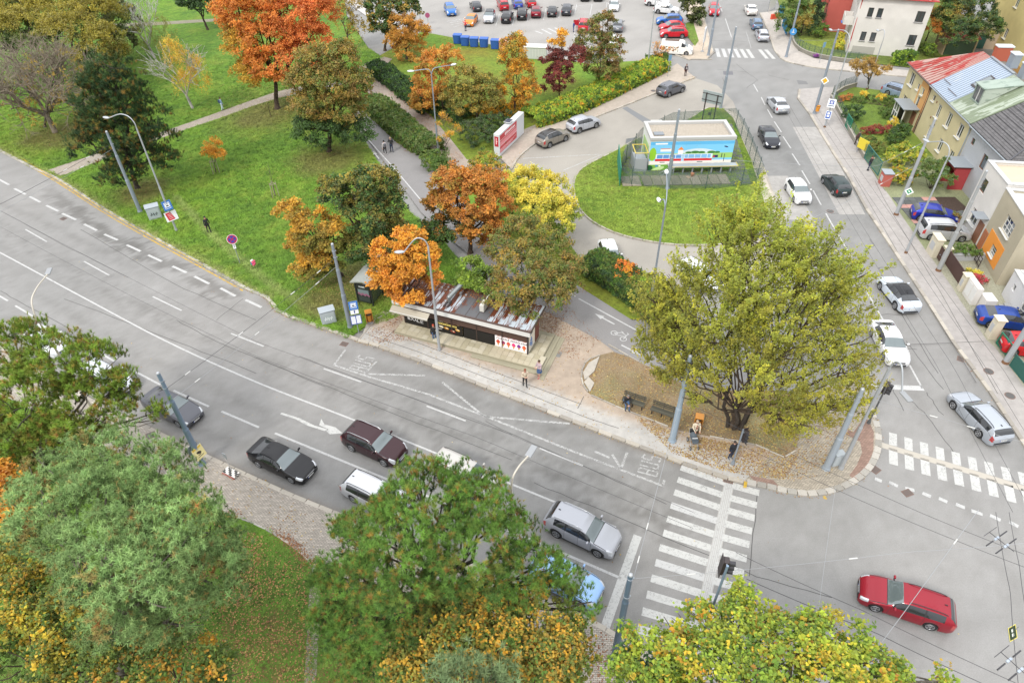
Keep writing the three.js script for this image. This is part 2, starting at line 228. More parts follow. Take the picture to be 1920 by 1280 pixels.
structure('tactile_strip', gridSheet([[15.29,-27.33],[15.55,-26.77],[16.98,-26.29],[16.76,-26.92]], K + 0.009,0.5, () => [0.45,0.45,0.44]), M.paverRed);
// bicycle path and the park paths
const bike = [...[[-20.8,-87.6],[-17.5,-79.7],[-13,-70],[-9.19,-61.61],[-5.55,-55.92],[-1.36,-50.02],[2.75,-44.87],[7.07,-40.9],[9.39,-37.78],[12.66,-33.76],[14.96,-32.15],[17.49,-33.13],[13.88,-37.68],[10.94,-42.34],[6.41,-47.8],[2.6,-52.48],[-3.05,-59.32],[-7.4,-67.9],[-10.4,-75.3],[-13.7,-78.4],[-17.1,-84.5],[-19.2,-91.2]]];
structure('bicycle_path', gridSheet(bike, K + 0.012,0.6, greyer([0.265,0.255,0.25],0.035)), M.asphalt);
const dirtPath = [...bendy([[-53.5,-72.6],[-51,-75.3],[-42.9,-84.2],[-38.4,-89.5],[-35.7,-92.8],[-31.5,-97],[-22.9,-100.4]]),...bendy([[-22.5,-97.7],[-30.6,-94.5],[-34.5,-91.2],[-37.4,-87.7],[-41.7,-83],[-49.1,-73.8],[-51.1,-71]])];
structure('dirt_path', gridSheet(dirtPath, K - 0.004,0.6, greyer([0.43,0.375,0.31],0.05)), M.soil);
structure('dirt_path', gridSheet([...[[-71.8,-130.2],[-63,-131.1],[-51.9,-132.8]],...[[-51.4,-131.1],[-62.2,-129.1],[-70.9,-128.3]]], K - 0.004,1, greyer([0.3,0.28,0.2])), M.soil);
structure('park_path', gridSheet([[-31.7,-152.4],[-26.1,-136.6],[-20.3,-130.2],[-17.9,-126.2],[-18.8,-121.4],[-24.1,-129.7],[-31.1,-142.4]], K - 0.003,1, greyer([0.5,0.48,0.46])), M.conc);
structure('leafy_path', gridSheet([[-22.8,-105.4],[-21.7,-107.7],[-19.5,-110.1],[-18.1,-109],[-18.7,-106.6],[-20.3,-104.1],[-18.8,-101.4],[-14.3,-92.9],[-10.1,-86.3],[-7.2,-79.3],[-5,-73.7],[-0.3,-71.5],[-0,-67.7],[-4.5,-69.7],[-7.8,-73.8],[-10.8,-79.5],[-16.7,-89.2],[-20.9,-97.2]], K + 0.016,0.7, greyer([0.36,0.3,0.25],0.07)), M.conc);
// loop pavement with the hedge bed beside it
structure('loop_pavement', gridSheet([...[[25.8,-105.1],[27.2,-99.2]],...kerbLoopOut.slice(1),...[[-0.9,-73.6],[-1.9,-74.3],[2.1,-82],[11.4,-90.9],[18.1,-97],[23.8,-102.2]]], K + 0.004,0.7, greyer([0.42,0.36,0.3],0.04),0.2), M.conc);
structure('hedge_bed', gridSheet([[-23.9,-97.3],[-21.1,-109.2],[-14.8,-123],[0.7,-113.3],[12.1,-105.7],[24.4,-107.1],[24.1,-102.2],[18.1,-96.6],[11.4,-90.7],[2.1,-81.7],[-1.9,-74],[-0,-70.9],[2.56,-65.78],[6.58,-52.38],[11.36,-43.58],[9.81,-43.62],[6.15,-47.57],[-1.43,-58.25],[-7.4,-68.5],[-13.6,-78.1]], K - 0.03,0.9, (x, z) => { const n = fbm(x * 0.25, z * 0.25,4); return [lerp(0.1,0.2, n) / 0.62, lerp(0.24,0.15, n) / 0.62,0.03]; }), M.grass);
// poplar island: bare soil under leaves
const islandPoly = [...bendy([[6.88,-39.18],[5.77,-38.46],[5.28,-37.16],[5.29,-35.89],[5.75,-34.87],[7.62,-33.6],[10.9,-31.58],[13.84,-30.6],[16.54,-29.78],[18.01,-28.92],[18.91,-29.27]]),...[[19.78,-30.82],[21.29,-33.05],[19.98,-34.95],[15.29,-35.06],[12.34,-36.07],[9.14,-38.88],[7.97,-39.53]]];
structure('soil_island', gridSheet(islandPoly, K + 0.03,0.5, (x, z) => { const n = fbm(x * 0.5, z * 0.5,4), g = smooth(0.52,0.7, fbm(x * 0.3 + 4, z * 0.3,3)); return [lerp(0.5,0.2, n), lerp(0.36,0.16, n) + g * 0.05, lerp(0.23,0.07, n)]; }, 0.1), M.soil);
structure('grass_island', gridSheet([...kerbLoopIn, ...[[27.58,-60.3],[28.8,-70.2],[29.8,-84]]], K - 0.012,0.6, (x, z) => { const n = fbm(x * 0.3, z * 0.3,4), f = fbm(x * 1.5, z * 1.5,3), d = smooth(0.4,0.7, n * 0.6 + f * 0.4); return [lerp(0.09,0.2, d) / 0.62, lerp(0.17,0.22, d) / 0.62, lerp(0.012,0.04, d) / 0.62]; }, 0.2), M.grass);
structure('road_pavement', gridSheet([[28.5,-87.5],[29.3,-86.4],[29.7,-83.8],[28.7,-70],[27.58,-60.3],[26.34,-60.34],[27.09,-65.96],[28,-72.6],[29,-84.5]], K + 0.002,0.6, greyer([0.5,0.45,0.38],0.04),0.2), M.conc);
structure('gravel_yard', gridSheet([[14.4,-78.6],[28.4,-82.8],[26.4,-66.8],[22.6,-66.1],[13.8,-67.5],[12.7,-70.7]], K + 0.004,0.7, greyer([0.2,0.21,0.21],0.09)), M.soil);
// east side pavement, top pavements, side street corners
const eastPoly = [...[[40.8,-94]],...kerbEast.slice(1),...[[37.16,-29.75]],...eastFence.slice(0,12).reverse(),...[[48.6,-94.7],[44.3,-94.5]]];
structure('east_pavement', gridSheet(eastPoly, K, 0.7, greyer([0.37,0.345,0.325],0.045),0.2), M.conc);
structure('garden_ground', gridSheet([...[[44.2,-91.1],[48.5,-94.5],[52.6,-92.7],[57.8,-89.1],[61.4,-71.5],[53.38,-50.25],[40.73,-29.68],[37.16,-29.75],[37.67,-34.96]],...eastFence.slice(1,11).reverse()], K - 0.01,1, (x, z) => { const n = fbm(x * 0.5, z * 0.5,4), f = z < -72 ? 0 : z < -52 ? 0.5 : 0.85; return [lerp(0.14,0.34, f) * lerp(0.7,1.3, n) / 0.7, lerp(0.2,0.32, f) * lerp(0.7,1.3, n) / 0.7, lerp(0.025,0.26, f) * lerp(0.7,1.3, n) / 0.7]; }, 0.15), M.soil);
structure('garden_lawn', gridSheet(bendy([[44.1,-87.8],[47.1,-91],[51,-91.6],[52.9,-89.3],[49.5,-83.2],[47.1,-80.8],[44.6,-81.3],[43.8,-83.4]]), K + 0.004,0.7, (x, z) => { const n = fbm(x, z, 4); return [lerp(0.15,0.21, n), lerp(0.25,0.31, n),0.035]; }), M.grass);
structure('north_pavement', gridSheet([...kerbTopEast, ...[[65.6,-98.6],[58.8,-100.7],[50.7,-104.3],[47.1,-106.6],[45.9,-110.1],[47.6,-119.9],[49.7,-132.5]]], K, 1, greyer([0.46,0.42,0.38],0.04),0.2), M.conc);
structure('front_garden', gridSheet([[47.8,-119.3],[46.3,-110.4],[47.7,-107.3],[51.8,-105.2],[65.9,-99.3],[91.5,-149.3],[54.5,-151.5],[48.6,-126]], K - 0.008,1.2, (x, z) => { const n = fbm(x * 0.5, z * 0.5,4); return [lerp(0.14,0.24, n), lerp(0.22,0.28, n),0.035]; }), M.grass);
structure('front_lawn', gridSheet([[47.4,-116.5],[54.1,-115.6],[52,-105.9],[48,-108],[46.5,-111.1]], K + 0.004,1, (x, z) => { const n = fbm(x, z, 4); return [lerp(0.26,0.34, n), lerp(0.34,0.4, n),0.05]; }), M.grass);
structure('west_pavement', gridSheet([...kerbTopWest.slice(0,5),...[[27.8,-107],[27.2,-109],[31.4,-115.6],[32.6,-130.1],[35.9,-148.4]]], K, 1, greyer([0.5,0.42,0.33],0.06),0.2), M.conc);
structure('grass_strip', gridSheet([[31.2,-125.3],[32.8,-126.8],[31.4,-115.6],[30.2,-113],[30.1,-117.9]], K + 0.006,1, () => [0.2,0.32,0.04]), M.grass);
// south pavement and the grass under the pines
const southPave = [...kerbSouth, ...kerbSouthCorner.slice(1),...[[10.12,-9.35],[3.86,-12.54],[3.05,-15.35],[2.6,-16.75],[-1.99,-18.3],[-8.01,-19.33],[-10.6,-20.35],[-11.63,-20.87],[-12.28,-21.74],[-13.64,-22.83],[-15.94,-24.17],[-18,-24.98],[-22.09,-27.52],[-27.98,-30.57],[-38.34,-35.93],[-48.46,-41.6]]];
structure('south_pavement', gridSheet(southPave, K, 0.6, (x, z) => { const n = fbm(x * 0.4, z * 0.4,4); const k = lerp(0.54,0.66, n); return [k, k * 0.98, k * 0.95]; }, 0.2), M.paver);
const underPines = [...[[-48.46,-41.6],[-38.34,-35.93],[-27.98,-30.57],[-22.09,-27.52]],...bendy([[-18,-24.98],[-15.94,-24.17],[-13.64,-22.83],[-12.28,-21.74],[-11.63,-20.87]]),...[[-10.6,-20.35],[-8.01,-19.33],[-1.99,-18.3],[2.6,-16.75],[3.05,-15.35],[3.86,-12.54],[3.53,-9.44],[-30.94,-9.89],[-48.1,-28.23]]];
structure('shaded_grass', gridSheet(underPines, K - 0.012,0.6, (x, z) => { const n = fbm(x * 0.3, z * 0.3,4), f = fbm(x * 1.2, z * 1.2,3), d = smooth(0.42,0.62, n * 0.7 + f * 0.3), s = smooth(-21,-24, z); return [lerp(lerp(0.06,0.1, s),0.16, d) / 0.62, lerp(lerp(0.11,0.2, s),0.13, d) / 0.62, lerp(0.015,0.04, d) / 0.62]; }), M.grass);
structure('garden_path', gridSheet([[-11.91,-21.04],[-11.35,-21.03],[-10.66,-17.53],[-10.06,-13.47],[-10.64,-13.47],[-11.3,-17.54]], K + 0.006,0.6, () => [0.5,0.45,0.42]), M.paver);

// ---------- kerbs, stone by stone ----------
const stoneMats = ['#b1ada5', '#a5a199', '#b8b3aa', '#98948c'].map(c => std(c, 0.9, { map: reps(concGrain, 1.3) })), yellowStone = ['#cdb14e', '#c9a83c', '#d2bd6a'].map(c => std(c, 0.9, { map: reps(concGrain, 1.3) })), warmStone = ['#b3aca0', '#a69f94', '#bab3a7', '#9a948b'].map(c => std(c, 0.9, { map: reps(concGrain, 1.3) }));
const stoneGeo = {};
function kerb(line, step, w, mats, h = 0.135, name = 'kerb') {
const g = structure(name), r = rng(seed++), key = step + '_' + w + '_' + h;
const geo = stoneGeo[key] ??= new RoundedBoxGeometry(step - 0.045,0.34, w, 1,0.018).translate(0, h - 0.17,0);
along(line, step, (x, z, a) => { const s = part('kerbstone', geo, mats[Math.floor(r() * mats.length)], g, [x, (r() - 0.5) * 0.014, z]); s.rotation.set(0, a + (r() - 0.5) * 0.012,0); });
return g;
}
kerb(kerbNorth, 1.0,0.28, stoneMats); kerb(kerbBay, 1.0,0.3, warmStone); kerb(kerbCorner, 0.62,0.42, stoneMats);
kerb(kerbWest.slice(0,2),1,0.3, stoneMats); kerb(kerbWest.slice(4),1.6,0.25, warmStone);
kerb(kerbLoopIn, 1.0,0.16, warmStone, 0.15); kerb(kerbLoopOut, 1.2,0.22, warmStone);
kerb(kerbEast, 1.15,0.3, warmStone); kerb(kerbTopEast, 1.6,0.22, warmStone); kerb(kerbTopWest, 1.6,0.22, warmStone);
kerb(kerbSouth, 1.0,0.3, warmStone); kerb(kerbSouthCorner, 0.8,0.3, warmStone);
kerb(bendy([[-18,-24.98],[-15.94,-24.17],[-13.64,-22.83],[-12.28,-21.74],[-11.71,-20.97]]),1.0,0.1, stoneMats, 0.14, 'lawn_edging');
kerb([[5.74,-34.82],[7.62,-33.54],[10.9,-31.58]],1.0,0.1, warmStone, 0.2, 'island_edging'); kerb(bendy([[6.88,-39.18],[5.77,-38.46],[5.28,-37.16],[5.29,-35.89],[5.74,-34.82]]),0.8,0.12, warmStone, 0.2, 'island_edging');
kerb(bendy([[13.49,-30.7],[16.54,-29.78],[17.99,-28.88],[18.91,-29.27]]),1.0,0.1, warmStone, 0.2, 'island_edging');
kerb([[-12.43,-41.42],[-11.39,-44.13],[-10.18,-45.18]],1.0,0.1, warmStone, 0.16, 'lawn_edging'); kerb([[7.66,-40.43],[9.88,-38.25],[12.56,-36.18]],1.0,0.1, warmStone, 0.2, 'island_edging');
// the yellow no-stopping line runs over the kerb foot
// slab ring at the end of the island
for (const q of [[[5.91,-38.22],[6.81,-38.93],[6.22,-37.25],[5.41,-36.34],[5.36,-37.15]],[[5.35,-36.11],[5.72,-36.68],[6.1,-35.98],[5.69,-35.1]]]) { const g = gridSheet(q, K + 0.13,1, () => [0.46,0.42,0.36],0.2); const o = structure('concrete_slab', g, M.conc); }

// ---------- markings ----------
const white = std(rgb(0.5,0.5,0.49),0.75, { map: reps(tex(512,512, (u, v, i, j) => { const n = vn(u * 32, v * 32,32), f = vn(u * 128, v * 128,128); const g = f * 0.5 + n * 0.5 < 0.3 ? 0.78 : 0.94 + (h2(i, j) - 0.5) * 0.1; return [g, g, g]; }),3) });
const wornMask = tex(512,512, (u, v, i, j) => { const g = vn(u * 24, v * 24,24) * 0.4 + vn(u * 110, v * 110,110) * 0.6 > 0.46 ? 1 : 0; return [g, g, g]; }, false);
const worn = std(rgb(0.42,0.42,0.41),0.85, { alphaMap: reps(wornMask, 2.2), alphaTest: 0.5 });
const scuffed = std(rgb(0.52,0.52,0.5),0.8, { map: white.map, alphaMap: reps(tex(512,512, (u, v) => { const g = vn(u * 20, v * 20,20) * 0.35 + vn(u * 120, v * 120,120) * 0.65 > 0.2 ? 1 : 0; return [g, g, g]; }, false),2.7), alphaTest: 0.5 });
const yellowPaint = std(rgb(0.5,0.32,0.03),0.8, { alphaMap: reps(wornMask, 3.1), alphaTest: 0.4 });
const markings = (name = 'road_marking') => structure(name);
const mk = markings();
const MY = 0.007;
function stripe(line, w, m = white, y = MY, parent = mk, nm = 'stripe') { return part(nm, ribbon(line, w, y), m, parent); }
stripe(centreLine.filter(p => p[0] < 7.1),0.14);
for (const l of [[[-49.17,-59.63],[-45.78,-57.24]],[[-40.41,-53.65],[-36.99,-51.29]],[[-31.64,-47.91],[-28.36,-45.85]],[[-23.13,-42.67],[-20,-41]],[[-14.6,-38.25],[-11.46,-36.71]],[[-6.28,-34.1],[-3.38,-32.58]],[[1.78,-29.98],[4.58,-28.42]],[[-58.9,-66.3],[-54.56,-63.3]]]) stripe(l, 0.13);
for (const l of [[[-59.3,-71.5],[-56.2,-69.3]],[[-55.1,-68.4],[-53.1,-67]],[[-52.4,-66.5],[-50.55,-65.21]],[[-49.55,-64.49],[-47.6,-63.2]],[[-46.98,-62.74],[-44.87,-61.38]],[[-43.63,-60.5],[-41.73,-59.21]],[[-40.65,-58.47],[-38.82,-57.34]],[[-37.55,-56.43],[-35.71,-55.25]],[[-34.72,-54.58],[-32.96,-53.44]],[[-31.65,-52.61],[-29.96,-51.53]],[[-29.01,-50.91],[-27.25,-49.71]],[[-26.02,-49.03],[-24.32,-47.8]],[[-23.26,-47.23],[-21.56,-46.13]]]) stripe(l, 0.24);
for (const l of [[[-46.42,-48.99],[-44.27,-47.61]],[[-43.22,-46.89],[-40.4,-45.05]],[[-38.74,-44.01],[-35.97,-42.17]],[[-33.96,-41.13],[-31.28,-39.42]],[[-29.37,-38.34],[-26.69,-36.75]],[[-25.44,-36.1],[-22.23,-34.38]],[[-21.14,-33.88],[-17.99,-32.27]],[[-16.71,-31.7],[-8.52,-27.66],[-2.15,-24.43],[2.19,-22.27],[6.05,-20.27]]]) stripe(l, 0.16);
stripe([[7.41,-23.05],[4.61,-17]],0.5, scuffed); // stop line
for (const l of [[[-13.89,-38.66],[-11.02,-37.28],[-6.38,-35.35],[-1.99,-33.01],[1.74,-30.93],[5.24,-28.99],[9.64,-26.67]],[[-13.89,-38.66],[-13.3,-40.46]],[[-11.36,-37.58],[-10.62,-39.02]],[[-11.07,-37.58],[-6.67,-37.3]],[[-5.32,-36.57],[-2.06,-32.96]],[[-1.99,-32.96],[3.98,-32.17]],[[5.48,-29.63],[6.43,-29.06]],[[6.64,-29.33],[7.12,-28.06]],[[7.04,-28.06],[7.67,-29.49]],[[9.58,-26.68],[9.76,-27.14]]]) stripe(l, 0.17, worn);
stripe(bendy([[-58,-75.2],[-51.1,-69.8],[-42.12,-62.38],[-34.23,-56.34],[-27.35,-51.21],[-23.88,-48.58]]),0.16, yellowPaint); stripe([[19.71,-26.19],[19.61,-25.46]],0.22, yellowPaint); stripe([[14.94,-26.83],[14.74,-26.33]],0.2, yellowPaint, 0.145);
stripe(bendy([[-58.2,-75.7],[-51.3,-70.2],[-42.31,-62.82],[-34.37,-56.73],[-28.78,-52.54]]),0.12, yellowPaint, 0.142);
// lane arrow: straight on and left, built as one flat shape
{ const o = [-16.77,-33.58], e = [-12.18,-31.8], dx = e[0] - o[0], dz = e[1] - o[1], L = Math.hypot(dx, dz), ux = dx / L, uz = dz / L, px = -uz, pz = ux, at = (s, t) => [o[0] + ux * s * L + px * t, o[1] + uz * s * L + pz * t];
part('arrow', merge([sheet([at(0,-0.1), at(0.3,-0.08), at(0.6,0.16), at(0.82,0.14), at(0.8,0.36), at(0.5,0.34), at(0.27,0.1), at(0,0.08)], MY), sheet([at(0.83,0.12), at(0.66,0.02), at(0.62,-0.55), at(0.72,-0.18), at(0.9,-0.2), at(1.06,0.1), at(0.9,0.5), at(0.82,0.34)], MY + 0.003)]), scuffed, mk); }
function roadText(word, org, dir, up, m) { // letters laid on the road as worn strokes: org at the foot of the word
const S = { B: [[0,0,0,1],[0,1,0.6,0.95],[0.6,0.95,0.6,0.55],[0,0.52,0.6,0.5],[0.6,0.5,0.62,0.02],[0,0,0.6,0]], U: [[0,1,0,0.1],[0,0.06,0.55,0.02],[0.6,0.06,0.6,1]], S: [[0.6,0.9,0,1],[0,1,0,0.55],[0,0.52,0.6,0.48],[0.6,0.46,0.6,0.05],[0.6,0,0,0.08]] };
[...word].forEach((ch, i) => { for (const [a, b, c, d] of S[ch]) { const p = (s, t) => [org[0] + dir[0] * (i + s) + up[0] * t, org[1] + dir[1] * (i + s) + up[1] * t]; stripe([p(a, b), p(c, d)],0.12, m, MY, mk, 'letter_stroke'); } });
}
{ const f = (a, b, k) => [(b[0] - a[0]) * k, (b[1] - a[1]) * k]; for (const [o, e, u] of [[[-11.26,-37.76],[-10.76,-39.39],[-12.62,-38.27]],[[9.3,-27.45],[9.93,-29.03],[8.14,-27.86]]]) roadText('BUS', o, f(o, e, 0.36), f(o, u, 1), worn); }
// zebra crossing over the main road: bars either side of the guide strip
const guide = [[13.91,-26.85],[11.75,-21.68],[9.24,-15.94]];
structure('guide_strip', merge([-0.22,-0.11,0,0.11,0.22].map(t => ribbon(guide.map(p => [p[0] + t, p[1] + t * 0.1]),0.06, MY + 0.003))), white);
structure('guide_strip_bed', ribbon(guide, 0.62,0.004), std(rgb(0.36,0.35,0.33),0.9));
{ const a0 = [11.04,-28.16], a1 = [6.12,-16.32], b0 = [13.64,-26.85], b1 = [8.76,-15.5], c0 = [14.06,-26.63], c1 = [9.18,-15.36], d0 = [15.6,-26.02], d1 = [10.66,-14.91], N = 13; const z1 = markings('zebra_crossing');
for (let i = 0; i < N; i++) { const q = (p, e, t) => [lerp(p[0], e[0], t), lerp(p[1], e[1], t)], t = i / (N - 1);
part('stripe', ribbon([q(a0, a1, t), q(b0, b1, t)],0.5, MY), i % 4 === 3 ? white : scuffed, z1); part('stripe', ribbon([q(c0, c1, t), q(d0, d1, t)],0.5, MY), scuffed, z1); } }
{ const z2 = markings('zebra_crossing');
const p0 = [26.23,-30.83], p1 = [32.23,-27.75], q0 = [25.76,-29.74], q1 = [31.82,-26.72], r0 = [25.63,-29.46], r1 = [31.67,-26.39], s0 = [25.08,-28.11], s1 = [31.14,-25.05];
for (let i = 0; i < 10; i++) { const t = i / 7.0, q = (p, e) => [lerp(p[0], e[0], t), lerp(p[1], e[1], t)]; part('stripe', ribbon([q(p0, p1), q(q0, q1)],0.5, MY), scuffed, z2); part('stripe', ribbon([q(r0, r1), q(s0, s1)],0.54, MY), scuffed, z2); } }
structure('guide_strip_bed', ribbon([[24.9,-29.85],[28.68,-28],[32.6,-26],[34.53,-25.02]],0.5, MY), std(rgb(0.4,0.37,0.32),0.9));
stripe([[26.38,-35.43],[30.35,-35.12]],0.5); stripe([[30.28,-35.12],[30.49,-37.66]],0.14);
for (const l of [[[33,-69.8],[32.8,-66.6]],[[32.66,-65.19],[32.42,-62.11]],[[32.29,-60.37],[32.07,-57.28]],[[32.01,-56.3],[31.79,-52.4]],[[31.07,-47.56],[30.76,-42.69]],[[34,-83.3],[33.9,-80.1]],[[33.7,-78.8],[33.6,-75.5]],[[33.3,-74.1],[33.2,-71.1]],[[34.3,-87.3],[34.1,-84.5]],[[34.7,-91.5],[34.4,-88.7]],[[38.9,-128.1],[37.3,-117.5]],[[40.4,-140.2],[39.4,-132.4]],[[35,-96.3],[34.8,-93.5]]]) stripe(l, 0.14);
for (const l of [[[40.5,-120.3],[39,-112]],[[36.4,-112.7],[36.8,-111.6]]]) stripe(l, 0.14, worn);
for (const l of [[[23.39,-27.01],[23.74,-26.79]],[[24.18,-26.7],[24.6,-26.39]],[[25,-26.22],[25.5,-26.04]],[[25.91,-25.83],[26.31,-25.54]],[[26.75,-25.41],[27.14,-25.12]],[[27.59,-24.95],[28.01,-24.67]],[[28.3,-24.46],[28.84,-24.18]],[[29.26,-24.1],[29.71,-23.74]],[[30.17,-23.62],[30.52,-23.27]]]) stripe(l, 0.26);
{ const z3 = markings('zebra_crossing'); 
const a0 = [33.5,-112], a1 = [41.1,-111.1], b0 = [32.9,-108], b1 = [41.1,-106.8]; for (let i = 0; i < 9; i++) { const t = i / 8, q = (p, e) => [lerp(p[0], e[0], t), lerp(p[1], e[1], t)]; if (i !== 6) part('stripe', ribbon([q(a0, a1), q(b0, b1)],0.55, MY), i > 3 ? scuffed : white, z3); } }
// parking lot lines and hatching
for (const l of [[[13.3,-138.8],[12.4,-132.5]],[[16.2,-138.6],[15.1,-131.6]],[[19.2,-139.9],[18.3,-134.2]],[[10.2,-135.4],[9.3,-130]],[[7.3,-136.2],[6.5,-128.8]],[[4.3,-134.3],[3.5,-127.7]],[[1.6,-133],[0.9,-125.9]],[[-1.4,-133.2],[-2,-126]],[[10.1,-136.1],[19.1,-139.9]],[[-10.1,-129],[-4.6,-132.3]],[[12.3,-128.5],[11.1,-117.7]],[[9.2,-124.2],[8.7,-118.9]]]) stripe(l, 0.12, white, 0.011);
for (let i = 0; i < 4; i++) { stripe([[4.8,-122.6],[6,-123.5],[7.1,-124],[8.3,-124.3]][i] ? [[[4.8,-122.6],[6,-123.5],[7.1,-124],[8.3,-124.3]][i],[[6,-121.1],[7.5,-120.7],[8.6,-121.3],[9.1,-122.4]][i]] : [],0.35, white, 0.011); stripe([[[-10.8,-129],[-10.3,-128],[-9.9,-126.8],[-9.4,-125.5]][i],[[-7.6,-130.8],[-7.4,-129.8],[-7.5,-128.5],[-7.8,-127.3]][i]],0.3, worn, 0.011); }
for (const l of [[[1.6,-73.9],[10.7,-74.7]],[[6.1,-70.7],[10.9,-74.6]],[[2.4,-73.1],[4.5,-70.4]]]) stripe(l, 0.13, worn, 0.01);
// bicycle path paint
const BY = K + 0.018;
for (const l of [[[-18.1,-80.8],[-13.2,-71.6],[-9.41,-64.06]],[[5.83,-46.5],[10.43,-41.88]],[[-1.63,-52.86],[-0.63,-51.7]],[[5.19,-47.21],[5.58,-46.81]]]) stripe(l, 0.13, white, BY);
for (const [a, b] of [[[8.48,-42.95],[7,-44.4]],[[-15.3,-74.1],[-16.3,-76.2]],[[8.71,-40.34],[10.09,-39.1]]]) { const dx = b[0] - a[0], dz = b[1] - a[1], L = Math.hypot(dx, dz), p = (s, t) => [a[0] + dx * s - dz / L * t, a[1] + dz * s + dx / L * t]; part('arrow', sheet([p(0,-0.07), p(0.6,-0.07), p(0.6,-0.25), p(1,0), p(0.6,0.25), p(0.6,0.07), p(0,0.07)], BY), white, mk); }
{ const c = [8.64,-41.45], d = [9.08,-40.92], L = Math.hypot(d[0] - c[0], d[1] - c[1]), u = [(d[0] - c[0]) / L, (d[1] - c[1]) / L], w = [u[1],-u[0]], at = (s, t) => [c[0] + u[0] * s + w[0] * t, c[1] + u[1] * s + w[1] * t]; const ring = s0 => Array.from({ length: 13 }, (_, i) => at(s0 + 0.26 * Math.cos(i * Math.PI / 6),0.26 * Math.sin(i * Math.PI / 6)));
part('bicycle_symbol', merge([ribbon(ring(-0.5),0.07, BY), ribbon(ring(0.5),0.07, BY),...[[-0.5,0,-0.12,0.5],[-0.12,0.5,0.42,0.52],[0.5,0,0.35,0.75],[-0.1,0,0.4,0.5],[-0.5,0,-0.1,0],[0.2,0.78,0.45,0.74],[-0.28,0.58,0,0.58]].map(([a, b, e, f], i) => ribbon([at(a, b), at(e, f)],0.07, BY + 0.0015 * (i + 1)))]), white, mk); }
// cracks, sealed seams and trench patches
{ const r = rng(41), cr = [], wig = (l, amp) => { const o = []; for (let i = 0; i + 1 < l.length; i++) for (let k = 0; k < 6; k++) { const t = k / 6; o.push([lerp(l[i][0], l[i + 1][0], t) + gauss(r) * amp, lerp(l[i][1], l[i + 1][1], t) + gauss(r) * amp]); } o.push(l[l.length - 1]); return o; };
for (const l of [[[-53.89,-63.5],[-43.68,-56.51],[-35.06,-50.91]],[[-43.52,-59.47],[-30.81,-49.96],[-21.54,-44.38]],[[-39.39,-47.79],[-27.32,-41.77],[-19.72,-37.83]],[[-20.23,-39.67],[-10.17,-34.23],[-0.12,-29]],[[-16.87,-39.72],[-10.5,-36.46],[-0.1,-31.22]],[[-28.34,-44.54],[-24.04,-41.69],[-14.07,-36.25]],[[-24.93,-44.46],[-23.54,-47.39]],[[-45.79,-49.14],[-41.43,-46.32],[-32.72,-41.23]],[[-1.98,-32.5],[5.15,-28.09],[9.56,-25.28]],[[1.24,-27.09],[6.42,-24.35],[13.83,-20.28],[17.6,-18.92]],[[15.46,-25.98],[13.38,-20.28]],[[2.6,-67],[3.4,-73.4]]]) cr.push(ribbon(wig(l, 0.05),0.05,0.0035));
for (const l of [[[28.54,-34.77],[29.36,-32.36],[29.53,-28.97]],[[31.48,-40.39],[31.78,-34.98]],[[30.29,-34.73],[30.53,-32.44]],[[28.13,-35.17],[27.9,-32.91]],[[28.04,-50.5],[30.68,-50.43]],[[32.88,-60.35],[35.6,-60.06]],[[29.1,-39.8],[31.88,-39.42]],[[30.71,-43.82],[33.01,-43.76]],[[32.56,-43.78],[32.22,-36.68]],[[34.79,-55.45],[34.73,-54.32],[33.94,-53.88]],[[33.57,-50.61],[35.11,-50.57]],[[33.63,-49.93],[33.57,-50.61]],[[34.7,-104.7],[36,-97.9],[33.6,-94.9]],[[31.3,-102.6],[35.3,-101.3]],[[31.3,-99.2],[31,-97.1]],[[38.1,-100],[40.5,-97.8]],[[44.2,-106.7],[44.3,-103.1]],[[48.1,-97.4],[49,-95.7]],[[33.3,-116.3],[39.2,-115.2]]]) cr.push(ribbon(wig(l, 0.1),0.055,0.0035));
structure('asphalt_crack', merge(cr), M.crack);
const jt = []; for (const l of [[[-12.96,-42.77],[-7.63,-40.01],[-0.05,-35.78],[5.22,-32.61],[7.36,-31.56]],[[-11.07,-40.41],[-8.88,-43.72]],[[-8.19,-41.32],[-0.04,-36.69],[4.96,-33.92]],[[2.49,-39.28],[2,-37.35]],[[5.22,-34.72],[4.65,-33.5]],[[40,-67],[39.19,-62.35],[37.27,-47.01],[35.36,-34.35]],[[38.2,-68.3],[35.96,-50.29],[34.41,-35.48]],[[42.7,-86.9],[40.15,-64.6]],[[31.25,-39.88],[37.5,-40.12]],[[37.9,-72.3],[42.1,-72.1]]]) jt.push(ribbon(wig(l, 0.02),0.045, K + 0.008)); structure('pavement_joint', merge(jt), M.joint);
const pt = []; for (const q of [[[15.2,-88.4],[15.9,-88.9],[18.5,-83.9],[17.5,-83.2]]]) pt.push(sheet(q, 0.008)); structure('trench_patch', merge(pt), std(rgb(0.17,0.175,0.18),0.95)); structure('trench_patch', sheet([[2.85,-39.77],[3.98,-39.62],[3.73,-39],[2.66,-39.27]], K + 0.006), std(rgb(0.2,0.2,0.19),0.95)); structure('trench_patch', sheet([[41.6,-97.7],[42.8,-97.2],[42.7,-96],[41.3,-96]],0.006), std(rgb(0.16,0.16,0.16),0.95)); structure('trench_patch', sheet([[32,-101.8],[33.4,-101.6],[33.1,-100.2],[31.7,-100.3]],0.006), std(rgb(0.14,0.14,0.15),0.95)); }
